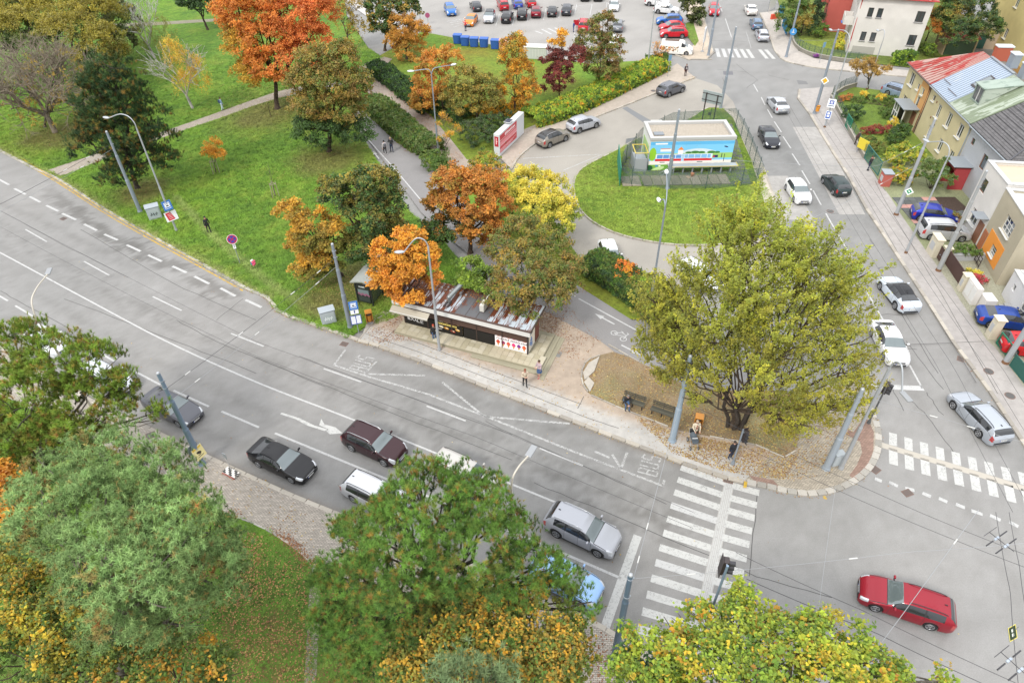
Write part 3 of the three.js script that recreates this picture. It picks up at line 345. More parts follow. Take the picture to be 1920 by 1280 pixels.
// manholes and gratings
{ const iron = std(rgb(0.12,0.115,0.11),0.6, { metalness: 0.4 }), rust = std(rgb(0.17,0.11,0.09),0.8);
const hole = (p, lab, sq, y = 0.009, m = iron) => { const t = thing('manhole_cover', lab, 'manhole cover', [p[0], y, p[1]],0.5); part('frame', sq ? box(0.62,0.02,0.62) : new THREE.CylinderGeometry(0.36,0.36,0.02,24), rust, t); part('lid', sq ? box(0.5,0.02,0.5,0,0.008,0) : new THREE.CylinderGeometry(0.3,0.3,0.02,24).translate(0,0.008,0), m, t); };
hole([32.88,-60.78], 'round manhole cover on the side road below the green hatchback', false); hole([-25.33,-31.57], 'square grey cover in the block pavement beside the grey sedan', true, K + 0.005);
hole([35.99,-36.71], 'dark round cover in the pavement, upper of the two by the fence', false, K + 0.005); hole([36.13,-34.12], 'dark round cover in the pavement, lower of the two near the silver estate car', false, K + 0.005); hole([20.3,-94.1], 'rusty cover in the pavement left of the grey off-roader', false, K + 0.01);
const grate = (p, lab, a, y = 0.008) => { const t = thing('drain_grate', lab, 'drain grate', [p[0], y, p[1]], a); part('frame', box(0.62,0.02,0.5), rust, t); for (let i = 0; i < 5; i++) part('bar', box(0.05,0.02,0.4,-0.22 + i * 0.11,0.012,0), iron, t); };
grate([24.97,-25.85], 'rusty drain grate set in the junction asphalt near the white dashes', 0.35); grate([-13.54,-41.12], 'drain grate at the kerb above the faded bus lettering', -0.4); grate([23.71,-27.7], 'drain grate at the kerb of the rounded corner', 0.6); grate([13.9,-27.06], 'rusty grate at the head of the guide strip on the zebra crossing', -0.35,0.012); grate([34.71,-38.24], 'drain grate at the east kerb by the grey pole', 1.0); grate([-46.32,-61.64], 'small drain grate beside the white dashes of the bus lane', -0.5); }
// ---------- buildings ----------
const plasterMap = tex(256,256, (u, v, i, j) => { const g = 0.93 + (vn(u * 6, v * 6,6) - 0.5) * 0.12 + (vn(u * 64, v * 64,64) - 0.5) * 0.06; return [g, g, g]; }, false);
const plaster = (c, k = 1) => std(rgb(c).multiplyScalar(k),0.92, { map: reps(plasterMap, 5), bumpMap: reps(asphaltBump, 1.2), bumpScale: 0.004 });
const sheetMetal = (c, wear, wearCol, s = 3) => { const cc = lin(c).map(v => v * 0.72), wc = lin(wearCol).map(v => v * 0.6); return std('#ffffff', 0.55, { map: reps(tex(256,256, (u, v, i, j) => { const n = vn(u * 26, v * 5,1e8) * 0.5 + vn(u * 90, v * 26,1e8) * 0.3 + vn(u * 9 + 3, v * 6,1e8) * 0.2, t = smooth(1 - wear, 1 - wear + 0.08, n + 0.2), k = 0.92 + 0.16 * vn(u * 3, v * 3,3); return [0,1,2].map(q => lerp(cc[q], wc[q], t) * k); }, false), s) }); };
const winGlass = new THREE.MeshPhysicalMaterial({ color: rgb(0.05,0.06,0.065), roughness: 0.05, metalness: 0.1, clearcoat: 1 }), frameWhite = std(rgb(0.62,0.62,0.6),0.5), frameDark = std(rgb(0.04,0.03,0.03),0.5), frameBrown = std(rgb(0.2,0.09,0.05),0.6), sillPale = std(rgb(0.43,0.43,0.42),0.7), sillGrey = std(rgb(0.3,0.3,0.3),0.7), gutter = std(rgb(0.1,0.07,0.06),0.5), zinc = std(rgb(0.3,0.33,0.36),0.5, { metalness: 0.3 });
// a wall in its own plane: x along, y up, front face at z = 0, openings [x, y, w, h, kind]
function wall(parent, w, h, mat, open = [], z = 0, th = 0.3, name = 'wall', x0 = 0, topL = null, topR = null) {
const s = new THREE.Shape([new THREE.Vector2(x0,0), new THREE.Vector2(x0 + w, 0), new THREE.Vector2(x0 + w, topR ?? h), new THREE.Vector2(x0, topL ?? h)]);
for (const [x, y, ww, hh] of open) s.holes.push(new THREE.Path([new THREE.Vector2(x, y), new THREE.Vector2(x, y + hh), new THREE.Vector2(x + ww, y + hh), new THREE.Vector2(x + ww, y)]));
const g = new THREE.ExtrudeGeometry(s, { depth: th, bevelEnabled: false }); g.translate(0,0, z - th); const m = part(name, g, mat, parent);
for (const [x, y, ww, hh, kind] of open) windowAt(parent, x, y, ww, hh, z, kind ?? 'white');
return m;
}
function windowAt(parent, x, y, w, h, z, kind) {
const f = kind.startsWith('dark') ? frameDark : kind.startsWith('brown') ? frameBrown : frameWhite, d = z - 0.13, b = 0.07, n = kind.includes('3') ? 2 : kind.includes('1') ? 0 : 1, bars = [box(w, b, 0.07, x + w / 2, y + b / 2, d), box(w, b, 0.07, x + w / 2, y + h - b / 2, d), box(b, h - 2 * b, 0.07, x + b / 2, y + h / 2, d), box(b, h - 2 * b, 0.07, x + w - b / 2, y + h / 2, d)];
for (let i = 1; i <= n; i++) bars.push(box(b * 1.2, h - 2 * b, 0.066, x + w * i / (n + 1), y + h / 2, d)); if (kind.includes('x')) bars.push(box(w - 2 * b, b * 0.7,0.062, x + w / 2, y + h * 0.66, d), box(w - 2 * b, b * 0.7,0.062, x + w / 2, y + h * 0.33, d));
const m = part('window', merge(bars), f, parent); for (let i = 0; i <= n; i++) { const pw = (w - 2 * b) / (n + 1); part('pane', box(pw - 0.04, h - 2 * b, 0.02, x + b + pw * (i + 0.5), y + h / 2, d - 0.01), winGlass, m); }
if (!kind.includes('n')) part('sill', rbox(w + 0.16,0.06,0.28,0.015, x + w / 2, y - 0.032, z + 0.02), kind.includes('w') ? frameWhite : sillGrey, m); if (kind.includes('s')) part('blind_box', box(w - 0.02,0.14,0.05, x + w / 2, y + h - 0.07, z - 0.06), sillGrey, m);
}
const face = (a, b) => Math.atan2(-(b[1] - a[1]), b[0] - a[0]);
const dist = (a, b) => Math.hypot(b[0] - a[0], b[1] - a[1]);
function seams(parent, a, b, c, d, n, mat, r = 0.035) { const g = []; for (let i = 0; i <= n; i++) { const t = i / n; g.push(rod(a.clone().lerp(b, t), d.clone().lerp(c, t), r, r, 4)); } const m = part('roof_seam', merge(g), mat, parent); m.userData.kind = 'stuff'; return m; }
function quad(pts, th = 0.08) { // a slab under four (or three) points
const n = V().subVectors(pts[1], pts[0]).cross(V().subVectors(pts[2], pts[0])).normalize(); if (n.y < 0) n.negate(); const lo = pts.map(p => p.clone().addScaledVector(n, -th)), f = []; const tri = (a, b, c) => f.push(a, b, c); for (const [q, s] of [[pts, 1],[lo, -1]]) for (let i = 1; i + 1 < q.length; i++) s > 0 ? tri(q[0], q[i], q[i + 1]) : tri(q[0], q[i + 1], q[i]); for (let i = 0; i < pts.length; i++) { const j = (i + 1) % pts.length; tri(pts[i], lo[i], pts[j]); tri(pts[j], lo[i], lo[j]); }
const e1 = V().subVectors(pts[1], pts[0]).normalize(), e2 = V().crossVectors(n, e1), g = new THREE.BufferGeometry(); g.setAttribute('position', new THREE.Float32BufferAttribute(f.flatMap(p => [p.x, p.y, p.z]),3)); g.setAttribute('uv', new THREE.Float32BufferAttribute(f.flatMap(p => { const q = V().subVectors(p, pts[0]); return [q.dot(e1), q.dot(e2)]; }),2)); g.computeVertexNormals(); return g; }
// --- terrace on the right: yellow house with red roof, yellow house with two roofs, grey house with dark tiles
const rowA = [50.6,-86.2], rowD = [48.04,-61.62], rowT = face(rowA, rowD), rowAt = s => [lerp(rowA[0], rowD[0], s / dist(rowA, rowD)), lerp(rowA[1], rowD[1], s / dist(rowA, rowD))];
const yellowWall = plaster('#d4c89f', 0.84), orangeWall = plaster('#d9a566', 0.8), greyWall = plaster('#b9bcc0', 0.85), whiteWall = plaster('#e9e5df', 0.78);
{ const t = thing('row_house', 'pale yellow end house with a peeling red metal roof', 'house', [rowA[0],0, rowA[1]], rowT), w = 7.45;
wall(t, w, 6.1, yellowWall, [[0.9,0.75,0.05,0.05, 'white1n']].slice(1).concat([[1.0,3.9,1.3,1.5, 'whitew'],[1.0,1.2,1.3,1.4, 'whitew'],[3.6,4.2,0.6,0.75, 'white1w'],[5.2,4.15,0.6,0.75, 'white1w'],[4.7,2.6,0.75,1.2, 'white1w']]));
part('wall_panel', box(2.6,6.0,0.03,5.9,3.05,0.016).translate(0,0,0), orangeWall, t).visible = true;
t.children.pop(); // orange band is laid between the openings instead
for (const [x, y, ww, h] of [[4.6,5.0,2.7,1.0],[4.35,3.85,0.3,1.15],[5.85,3.9,1.45,1.1],[5.5,2.5,1.8,1.35],[4.35,2.5,0.3,1.3]]) part('wall_panel', box(ww, h, 0.024, x + ww / 2, y + h / 2,0.013), orangeWall, t);
part('wall', box(w, 6.1,0.3, w / 2,3.05,-9.65), yellowWall, t); part('wall', box(0.3,6.1,9.2,0.15,3.05,-4.9), yellowWall, t); part('wall', box(0.3,6.1,9.2, w - 0.15,3.05,-4.9), yellowWall, t);
const red = sheetMetal('#b5463e', 0.38, '#cfa99e', 13), e = 0.35, R = V(5.4,9.3,-5), R2 = V(w, 9.3,-5), rf = part('roof', merge([quad([V(-e, 6.1, e), V(w, 6.1, e), R2, R]), quad([V(-e, 6.1,-10), V(-e, 6.1, e), R]), quad([V(w, 6.1,-10), V(-e, 6.1,-10), R, R2])]), red, t);
seams(rf, V(1.0,6.15, e), V(w - 0.3,6.15, e), V(w - 0.3,9.3,-5), V(5.4,9.3,-5),9, std('#8e2f2a', 0.6),0.03); part('chimney', rbox(0.8,1.5,1.6,0.03,7.0,9.6,-6.2), std('#a5563f', 0.9), rf); part('chimney_cap', rbox(0.95,0.15,1.75,0.03,7.0,10.42,-6.2), std('#cfd2d2', 0.8), rf);
part('gutter', tube([[-0.35,6.02,0.42],[w, 6.02,0.42]],0.07,4), gutter, t); part('downpipe', tube([[w - 0.15,6.0,0.35],[w - 0.15,5.6,0.1],[w - 0.15,0.2,0.1]],0.06,16), gutter, t); part('downpipe', tube([[w - 0.5,6.0,0.35],[w - 0.5,5.6,0.1],[w - 0.5,0.2,0.1]],0.06,16), frameBrown, t);
// glazed porch and canopy
const pf = part('porch', merge([box(0.1,2.6,0.1,3.2,1.3,1.6), box(0.1,2.6,0.1,4.6,1.3,1.6), box(0.1,2.6,0.1,6.3,1.3,1.6), box(3.2,0.1,0.1,4.75,2.55,1.6), box(1.4,0.08,0.08,3.9,1.5,1.6), box(0.1,0.1,1.5,3.2,2.55,0.85), box(0.08,2.5,0.08,3.9,1.25,1.6), box(1.4,0.4,0.1,3.9,0.2,1.6)]), frameWhite, t); part('pane', box(1.3,2.1,0.02,3.9,1.5,1.57), winGlass, pf); part('pane', box(0.02,2.4,1.4,3.2,1.3,0.85), winGlass, pf); part('canopy', rbox(3.6,0.12,1.9,0.03,4.8,2.72,0.98), zinc, pf); part('door', box(1.0,2.1,0.08,5.6,1.05,0.06), frameBrown, pf);
}
{ const s0 = 7.45, a = rowAt(s0), t = thing('row_house', 'yellow terrace house with blue-grey and mossy green metal roofs and a dormer', 'house', [a[0],0, a[1]], rowT), w = 11.1;
wall(t, w, 6.1, yellowWall, [[0.8,4.6,0.7,0.7, 'white1'],[2.8,3.5,0.9,1.5, 'whites'],[5.6,3.6,1.0,1.6, 'whites'],[8.6,3.7,1.1,1.5, 'whitesw'],[2.6,1.0,0.9,1.4, 'whites'],[6.0,0.9,1.0,1.4, 'whites'],[9.0,0.9,1.0,1.4, 'white']]);
part('vent', box(0.22,0.22,0.03,2.2,4.9,0.02), frameBrown, t); part('vent', box(0.22,0.22,0.03,2.2,3.1,0.02), frameBrown, t); part('vent', box(0.25,0.35,0.03,3.6,2.75,0.02), frameDark, t);
part('wall', box(w, 6.1,0.3, w / 2,3.05,-9.65), yellowWall, t); for (const x of [0.15, w - 0.15]) part('wall', box(0.3,6.1,9.2, x, 3.05,-4.9), yellowWall, t);
const e = 0.35, blue = sheetMetal('#b4c2d4', 0.1, '#d4dde6', 11), green = sheetMetal('#b5bfae', 0.4, '#8f9c80', 12), xb = 5.45; const rb = part('roof', merge([quad([V(0,6.12, e), V(xb, 6.12, e), V(xb, 9.34,-5), V(0,9.34,-5)]), quad([V(xb, 6.12,-10), V(0,6.12,-10), V(0,9.34,-5), V(xb, 9.34,-5)])]), blue, t);
seams(rb, V(0.1,6.16, e), V(xb - 0.1,6.16, e), V(xb - 0.1,9.38,-5), V(0.1,9.38,-5),12, std('#7f8c9c', 0.5),0.03); part('ridge', rbox(xb, 0.12,0.3,0.03, xb / 2,9.4,-5), zinc, rb);
const mid = (x, k) => V(x, lerp(6.12,9.34, k), lerp(e, -5, k)), sk = part('skylight', merge([quad([mid(3.9,0.42).add(V(0,0.12,0)), mid(4.9,0.42).add(V(0,0.12,0)), mid(4.9,0.75).add(V(0,0.12,0)), mid(3.9,0.75).add(V(0,0.12,0))],0.14)]), frameDark, rb); part('pane', quad([mid(4.05,0.45).add(V(0,0.14,0)), mid(4.75,0.45).add(V(0,0.14,0)), mid(4.75,0.72).add(V(0,0.14,0)), mid(4.05,0.72).add(V(0,0.14,0))],0.02), glassFront, sk);
part('snow_guard', merge([rod(mid(0.3,0.2).add(V(0,0.15,0)), mid(2.2,0.2).add(V(0,0.15,0)),0.03), rod(mid(2.6,0.13).add(V(0,0.15,0)), mid(5.0,0.13).add(V(0,0.15,0)),0.03)]), gutter, rb);
const rg = part('roof', merge([quad([V(xb, 6.08, e), V(w, 6.08, e), V(w, 9.28,-5), V(xb, 9.28,-5)]), quad([V(w, 6.08,-10), V(xb, 6.08,-10), V(xb, 9.28,-5), V(w, 9.28,-5)])]), green, t); seams(rg, V(xb + 0.1,6.1, e), V(w - 0.1,6.1, e), V(w - 0.1,9.31,-5), V(xb + 0.1,9.31,-5),8, std('#96a28c', 0.6),0.022);
const dm = part('dormer', merge([quad([V(6.3,8.75,-1.0), V(8.5,8.75,-1.0), V(8.5,9.3,-5), V(6.3,9.3,-5)],0.1), box(0.12,1.7,0.12,6.5,7.85,-1.2), box(0.12,1.7,0.12,8.3,7.85,-1.2), box(1.9,0.12,0.12,7.4,8.62,-1.2), box(1.9,0.12,0.2,7.4,7.05,-1.2)]), sheetMetal('#a9b8ab', 0.2, '#8fa294', 4), rg); part('pane', box(0.75,1.4,0.04,6.98,7.85,-1.22), winGlass, dm); part('pane', box(0.75,1.4,0.04,7.82,7.85,-1.22), winGlass, dm); part('dormer_frame', box(0.1,1.45,0.06,7.4,7.85,-1.2), frameWhite, dm); for (const x of [6.42,8.38]) part('dormer_cheek', quad([V(x, 7.0,-1.15), V(x, 8.7,-1.15), V(x, 9.2,-4.6)],0.06), sheetMetal('#c3cdc0', 0.2, '#a9b8a8', 4), dm);
for (const [x, z] of [[2.2,-6.3],[5.6,-6.0]]) { part('chimney', rbox(1.1,1.4,0.8,0.03, x, 9.7, z), zinc, rb); part('chimney_cap', rbox(1.25,0.12,0.95,0.03, x, 10.46, z), std('#c9cfd4', 0.6), rb); } part('gutter', tube([[0,6.0,0.42],[w, 6.0,0.42]],0.07,4), zinc, t); part('downpipe', tube([[w - 0.1,6.0,0.35],[w - 0.1,5.6,0.12],[w - 0.1,0.2,0.12]],0.08,16), zinc, t);
}
{ const s0 = 18.6, a = rowAt(s0), t = thing('row_house', 'grey terrace house with a dark tiled roof and a red porch', 'house', [a[0],0, a[1]], rowT), w = 8.6;
wall(t, w, 6.0, greyWall, [[0.8,4.3,0.7,0.7, 'brown1n'],[3.9,3.2,1.0,1.5, 'brown1'],[5.3,0.9,1.1,1.3, 'brown1']]); part('plinth', box(2.6,0.7,0.04,7.2,0.36,0.024), plaster('#a8444a', 0.8), t);
part('wall', box(w, 6.0,0.3, w / 2,3.0,-9.65), greyWall, t); for (const x of [0.15, w - 0.15]) part('wall', box(0.3,6.0,9.2, x, 3.0,-4.9), greyWall, t);
const tile = std('#ffffff', 0.8, { map: reps(tex(256,256, (u, v, i, j) => { const r = Math.floor(v * 8), fu = (u * 8 + (r % 2) * 0.5) % 1, fv = (v * 8) % 1, g = (0.1 + 0.035 * h2(Math.floor(u * 8 + (r % 2) * 0.5) % 8, r)) * (fv < 0.14 || fu < 0.06 ? 0.4 : 1) * (0.9 + 0.2 * fv); return [g * 1.02, g * 0.98, g]; }, false),2.2) }), e = 0.35, rf = part('roof', merge([quad([V(0,6.02, e), V(w, 6.02, e), V(w - 3.2,9.2,-5), V(0,9.2,-5)]), quad([V(w, 6.02, e), V(w, 6.02,-10), V(w - 3.2,9.2,-5)]), quad([V(w, 6.02,-10), V(0,6.02,-10), V(0,9.2,-5), V(w - 3.2,9.2,-5)])]), tile, t);
const cs = []; for (let i = 1; i < 11; i++) { const k = i / 11; cs.push(rod(V(0.02, lerp(6.05,9.23, k), lerp(e, -5, k)), V(w - 3.2 * k - 0.1, lerp(6.05,9.23, k), lerp(e, -5, k)),0.022,0.022,4)); } part('tile_course', merge(cs), std(rgb(0.055,0.055,0.06),0.9), rf).userData.kind = 'stuff'; part('ridge_tiles', rod(V(w, 6.08, e), V(w - 3.2,9.28,-5),0.09), std(rgb(0.09,0.09,0.1),0.8), rf);
part('gutter', tube([[0,5.92,0.42],[w, 5.92,0.42]],0.07,4), zinc, t); part('fascia', box(w, 0.25,0.06, w / 2,5.8,0.04), zinc, t);
const p = part('porch', merge([box(0.2,2.7,1.5,1.1,1.35,0.78), box(0.2,2.7,1.5,3.0,1.35,0.78), box(1.7,0.5,0.2,2.05,2.45,1.42)]), plaster('#b5474a', 0.85), t); part('canopy', rbox(2.6,0.1,2.0,0.03,2.05,2.78,0.95), zinc, p); part('door', box(1.0,2.1,0.06,2.05,1.05,0.05), frameBrown, p);
}
// --- flat-roofed houses lower on the right
function flatHouse(name, label, base, turn, w, d, h, mat, open, roofMat, extra) { const t = thing(name, label, 'house', [base[0],0, base[1]], turn); wall(t, w, h, mat, open); part('wall', box(w, h, 0.3, w / 2, h / 2,-d + 0.15), mat, t); for (const x of [0.15, w - 0.15]) part('wall', box(0.3, h, d - 0.6, x, h / 2,-d / 2), mat, t); const r = part('roof', box(w - 0.5,0.2, d - 0.5, w / 2, h - 0.3,-d / 2), roofMat, t); part('parapet', merge([rbox(w + 0.1,0.1,0.42,0.02, w / 2, h + 0.052,-0.15), rbox(w + 0.1,0.1,0.42,0.02, w / 2, h + 0.052,-d + 0.15), rbox(0.42,0.1, d - 0.78,0.02,0.16, h + 0.052,-d / 2), rbox(0.42,0.1, d - 0.78,0.02, w - 0.16, h + 0.052,-d / 2)]), std(rgb(0.5,0.5,0.49),0.7), t); extra?.(t, r); return t; }
{ const a = [44.92,-58.43], b = [44.16,-53.87], T = face(a, b); flatHouse('terrace_house', 'white rendered house with a flat beige roof and air conditioner', a, T, dist(a, b) + 0.1,11,6.5, whiteWall, [[0.5,3.9,1.2,1.3, 'brown1w'],[1.3,1.0,1.5,1.4, 'whitew']], plaster('#cdbfa8', 0.9), (t, r) => { const p = part('air_conditioner', rbox(1.0,0.75,0.4,0.04,3.2,6.7,-3), frameWhite, r); part('fan_grille', new THREE.TorusGeometry(0.25,0.03,6,18).translate(3.2,6.7,-2.78), sillGrey, p); part('canopy', rbox(1.5,0.08,1.1,0.02,3.9,2.9,0.56), zinc, t); part('door', rbox(1.0,2.1,0.1,0.02,3.9,1.15,0.052), frameBrown, t); }); }
{ const a = [44.06,-53.69], b = [42.56,-47.66], T = face(a, b), L = dist(a, b); flatHouse('terrace_house', 'beige house with an orange panel round its ground floor window', a, T, L, 11,6.2, plaster('#b9b09a', 0.9),[[2.4,3.6,2.0,1.4, 'white3x'],[2.6,1.15,1.1,0.9, 'whitex1'],[6.1,0.9,0.5,0.6, 'dark1n']].filter(o => o[0] + o[2] < L), std(rgb(0.55,0.56,0.57),0.7), t => { const o = std(rgb(0.72,0.27,0.04),0.85); for (const [x, y, w, h] of [[1.2,0.7,1.35,2.1],[3.75,0.7,1.0,2.1],[2.55,0.7,1.2,0.4],[2.55,2.1,1.2,0.7]]) part('wall_panel', box(w, h, 0.05, x + w / 2, y + h / 2,0.027), o, t); const g = []; for (let i = 0; i < 5; i++) g.push(box(0.05,1.0,0.05,1.4 + i * 0.65,0.75,0.9)); for (const y of [0.4,0.8,1.2]) g.push(box(2.7,0.05,0.05,2.7, y, 0.9)); part('railing', merge(g), frameDark, t); part('door', rbox(0.9,2.1,0.08,0.02,0.55,1.1,0.042), std(rgb(0.35,0.12,0.05),0.6), t); }); }
{ const a = [42.29,-46.27], b = [40.13,-37.09], T = face(a, b); flatHouse('terrace_house', 'white flat-roofed annex at the right edge above the blue coupe', a, T, dist(a, b),9,2.6, plaster('#e6e6e8', 0.8),[[0.9,1.3,0.5,0.6, 'white1n'],[3.2,0.6,1.2,1.5, 'whitex']], std(rgb(0.6,0.61,0.62),0.7), t => { for (let i = 0; i < 3; i++) part('step', rbox(2.6,0.17,1.2 - i * 0.35,0.02,3.2,0.1 + i * 0.17,0.62 - i * 0.175), sillGrey, t); part('door_mat', box(1.1,0.02,0.45,3.2,0.545,0.35), frameDark, t); }); }
// --- white house at the top, yellow house at the corner, sheds
{ const a = [52.9,-109], b = [62.2,-105.7], T = face(a, b), L = dist(a, b), t = thing('corner_house', 'white two-storey house with a red roof edge and dark windows', 'house', [a[0],0, a[1]], T), H0 = 8.3;
wall(t, L, H0, whiteWall, [[1.45,5.4,0.75,1.3, 'dark1'],[2.75,5.4,0.75,1.3, 'dark1'],[1.45,2.0,0.75,1.3, 'dark1'],[2.85,2.0,0.75,1.3, 'dark1'],[8.1,5.2,1.1,1.5, 'dark'],[8.1,1.9,1.1,1.5, 'dark']].filter(o => o[0] + o[2] < L)); part('wall', box(L, H0,0.3, L / 2, H0 / 2,-9.85), whiteWall, t); part('wall', box(0.3, H0,9.4, L - 0.15, H0 / 2,-5), whiteWall, t);
const s = new THREE.Group(); s.name = 'side_wall'; s.rotation.y = -Math.PI / 2; s.position.set(0,0,-10); t.add(s); wall(s, 9.7, H0, whiteWall, [[6.2,5.2,0.8,1.7, 'dark1n'],[7.8,5.0,0.8,2.0, 'dark1n'],[6.0,0.4,0.9,1.9, 'dark1n'],[7.9,1.2,0.8,1.5, 'dark1n']]);
part('balcony', merge([box(1.4,0.2,3,-0.7,3.9,-2.6), box(0.1,1,3,-1.35,4.5,-2.6), box(1.3,1,0.1,-0.7,4.5,-1.15), box(1.3,1,0.1,-0.7,4.5,-4.05)]), whiteWall, t); part('awning', quad([V(-0.05,3.7,-5.5), V(-0.05,3.7,-4.1), V(-1.4,3.2,-4.1), V(-1.4,3.2,-5.5)],0.06), std(rgb(0.06,0.14,0.42),0.7), t); part('plinth', box(3.2,1.2,0.06,2.4,0.6,0.034), plaster('#b9b6b0', 0.8), t);
const rf = part('roof', merge([quad([V(-0.5,8.3,0.5), V(L + 0.5,8.3,0.5), V(L - 3,11.5,-5), V(3,11.5,-5)]), quad([V(-0.5,8.3,-10.5), V(-0.5,8.3,0.5), V(3,11.5,-5)]), quad([V(L + 0.5,8.3,0.5), V(L + 0.5,8.3,-10.5), V(L - 3,11.5,-5)]), quad([V(L + 0.5,8.3,-10.5), V(-0.5,8.3,-10.5), V(3,11.5,-5), V(L - 3,11.5,-5)])]), sheetMetal('#b5413c', 0.25, '#c98078', 13), t); seams(rf, V(0.4,8.35,0.5), V(L - 0.4,8.35,0.5), V(L - 3.2,11.5,-5), V(3.2,11.5,-5),16, std('#8b2d2a', 0.6),0.03); part('gutter', tube([[-0.5,8.22,0.58],[L + 0.5,8.22,0.58]],0.08,4), std('#a8322e', 0.5), t); part('downpipe', tube([[0.25,8.1,0.5],[0.25,7.7,0.1],[0.25,0.2,0.1]],0.07,16), std('#a8322e', 0.5), t);
const p = thing('corner_house', 'salmon pink house wing behind the white house and its blue awning', 'house', [t.position.x, 0, t.position.z], T); part('wall', box(5,7.5,7,-0.9,3.75,-13.9), plaster('#d06a60', 0.75), p); part('window', merge([box(0.08,1.6,0.9,-3.44,5.2,-12), box(0.08,1.6,0.9,-3.44,2.2,-12)]), frameDark, p); part('roof', box(5.6,0.3,7.6,-0.9,7.66,-13.9), std('#7c6a52', 0.8), p); part('balcony', box(1.2,0.9,3,-3.9,4.4,-14), plaster('#d06a60', 0.75), p); }
{ const a = [77.9,-116.1], b = [74.1,-98.5], t = thing('apartment_house', 'big pale yellow house in the top right corner', 'house', [a[0],0, a[1]], face(a, b)), L = dist(a, b) + 8, m = plaster('#dccb8c', 0.85); wall(t, L, 9.5, m, [[2.5,6.6,0.8,0.9, 'white1'],[3.2,2.6,0.8,0.9, 'white1'],[7.2,6.4,1.2,1.4, 'white'],[7.8,2.2,1.2,1.4, 'white']].filter(o => o[0] + o[2] < L)); part('wall', box(0.3,9.5,9,0.15,4.75,-4.8), m, t); part('wall', box(0.3,9.5,9, L - 0.15,4.75,-4.8), m, t); part('wall', box(L, 9.5,0.3, L / 2,4.75,-9.45), m, t); part('plinth', box(L, 0.9,0.05, L / 2,0.45,0.028), plaster('#c79a5a', 0.8), t); part('roof', merge([quad([V(-0.4,9.5,0.5), V(L + 0.4,9.5,0.5), V(L + 0.4,12.5,-4.8), V(-0.4,12.5,-4.8)]), quad([V(L + 0.4,9.5,-10), V(-0.4,9.5,-10), V(-0.4,12.5,-4.8), V(L + 0.4,12.5,-4.8)])]), sheetMetal('#a5583f', 0.2, '#8a4634', 3), t); part('gutter', tube([[-0.4,9.42,0.58],[L + 0.4,9.42,0.58]],0.07,4), gutter, t); }
{ const a = [67,-107.1], t = thing('shed', 'low garden shed with a rust red lean-to roof', 'shed', [a[0],0, a[1]],-0.12); part('wall', merge([box(0.2,2.6,3.6,0.1,1.3,-1.8), box(4.2,2.6,0.2,2.3,1.3,-3.5), box(0.2,2.6,3.6,4.5,1.3,-1.8), box(4.2,0.4,0.2,2.3,2.4,-0.1)]), plaster('#b9a684', 0.8), t); part('door', rbox(4.0,2.15,0.12,0.02,2.3,1.1,-0.08), std(rgb(0.05,0.09,0.05),0.7), t); part('roof', quad([V(-0.2,2.62,0.3), V(4.8,2.62,0.3), V(4.8,3.4,-3.9), V(-0.2,3.4,-3.9)],0.1), sheetMetal('#a8483a', 0.25, '#b96a58', 3), t); seams(t, V(0,2.66,0.3), V(4.6,2.66,0.3), V(4.6,3.44,-3.9), V(0,3.44,-3.9),8, std('#7f352b', 0.7),0.02);
const g = thing('garage', 'flat-topped mossy garage behind the red roofed shed', 'garage', [a[0] + 5.2,0, a[1] - 3.4],-0.2); part('wall', box(5,2.8,4,2.5,1.4,-2), plaster('#cbb9a2', 0.8), g); part('roof', rbox(5.6,0.25,4.6,0.04,2.5,2.94,-2), std(rgb(0.16,0.16,0.09),0.95), g); part('door', rbox(2.4,2.1,0.1,0.02,1.6,1.1,0.052), std(rgb(0.03,0.1,0.08),0.7), g); }
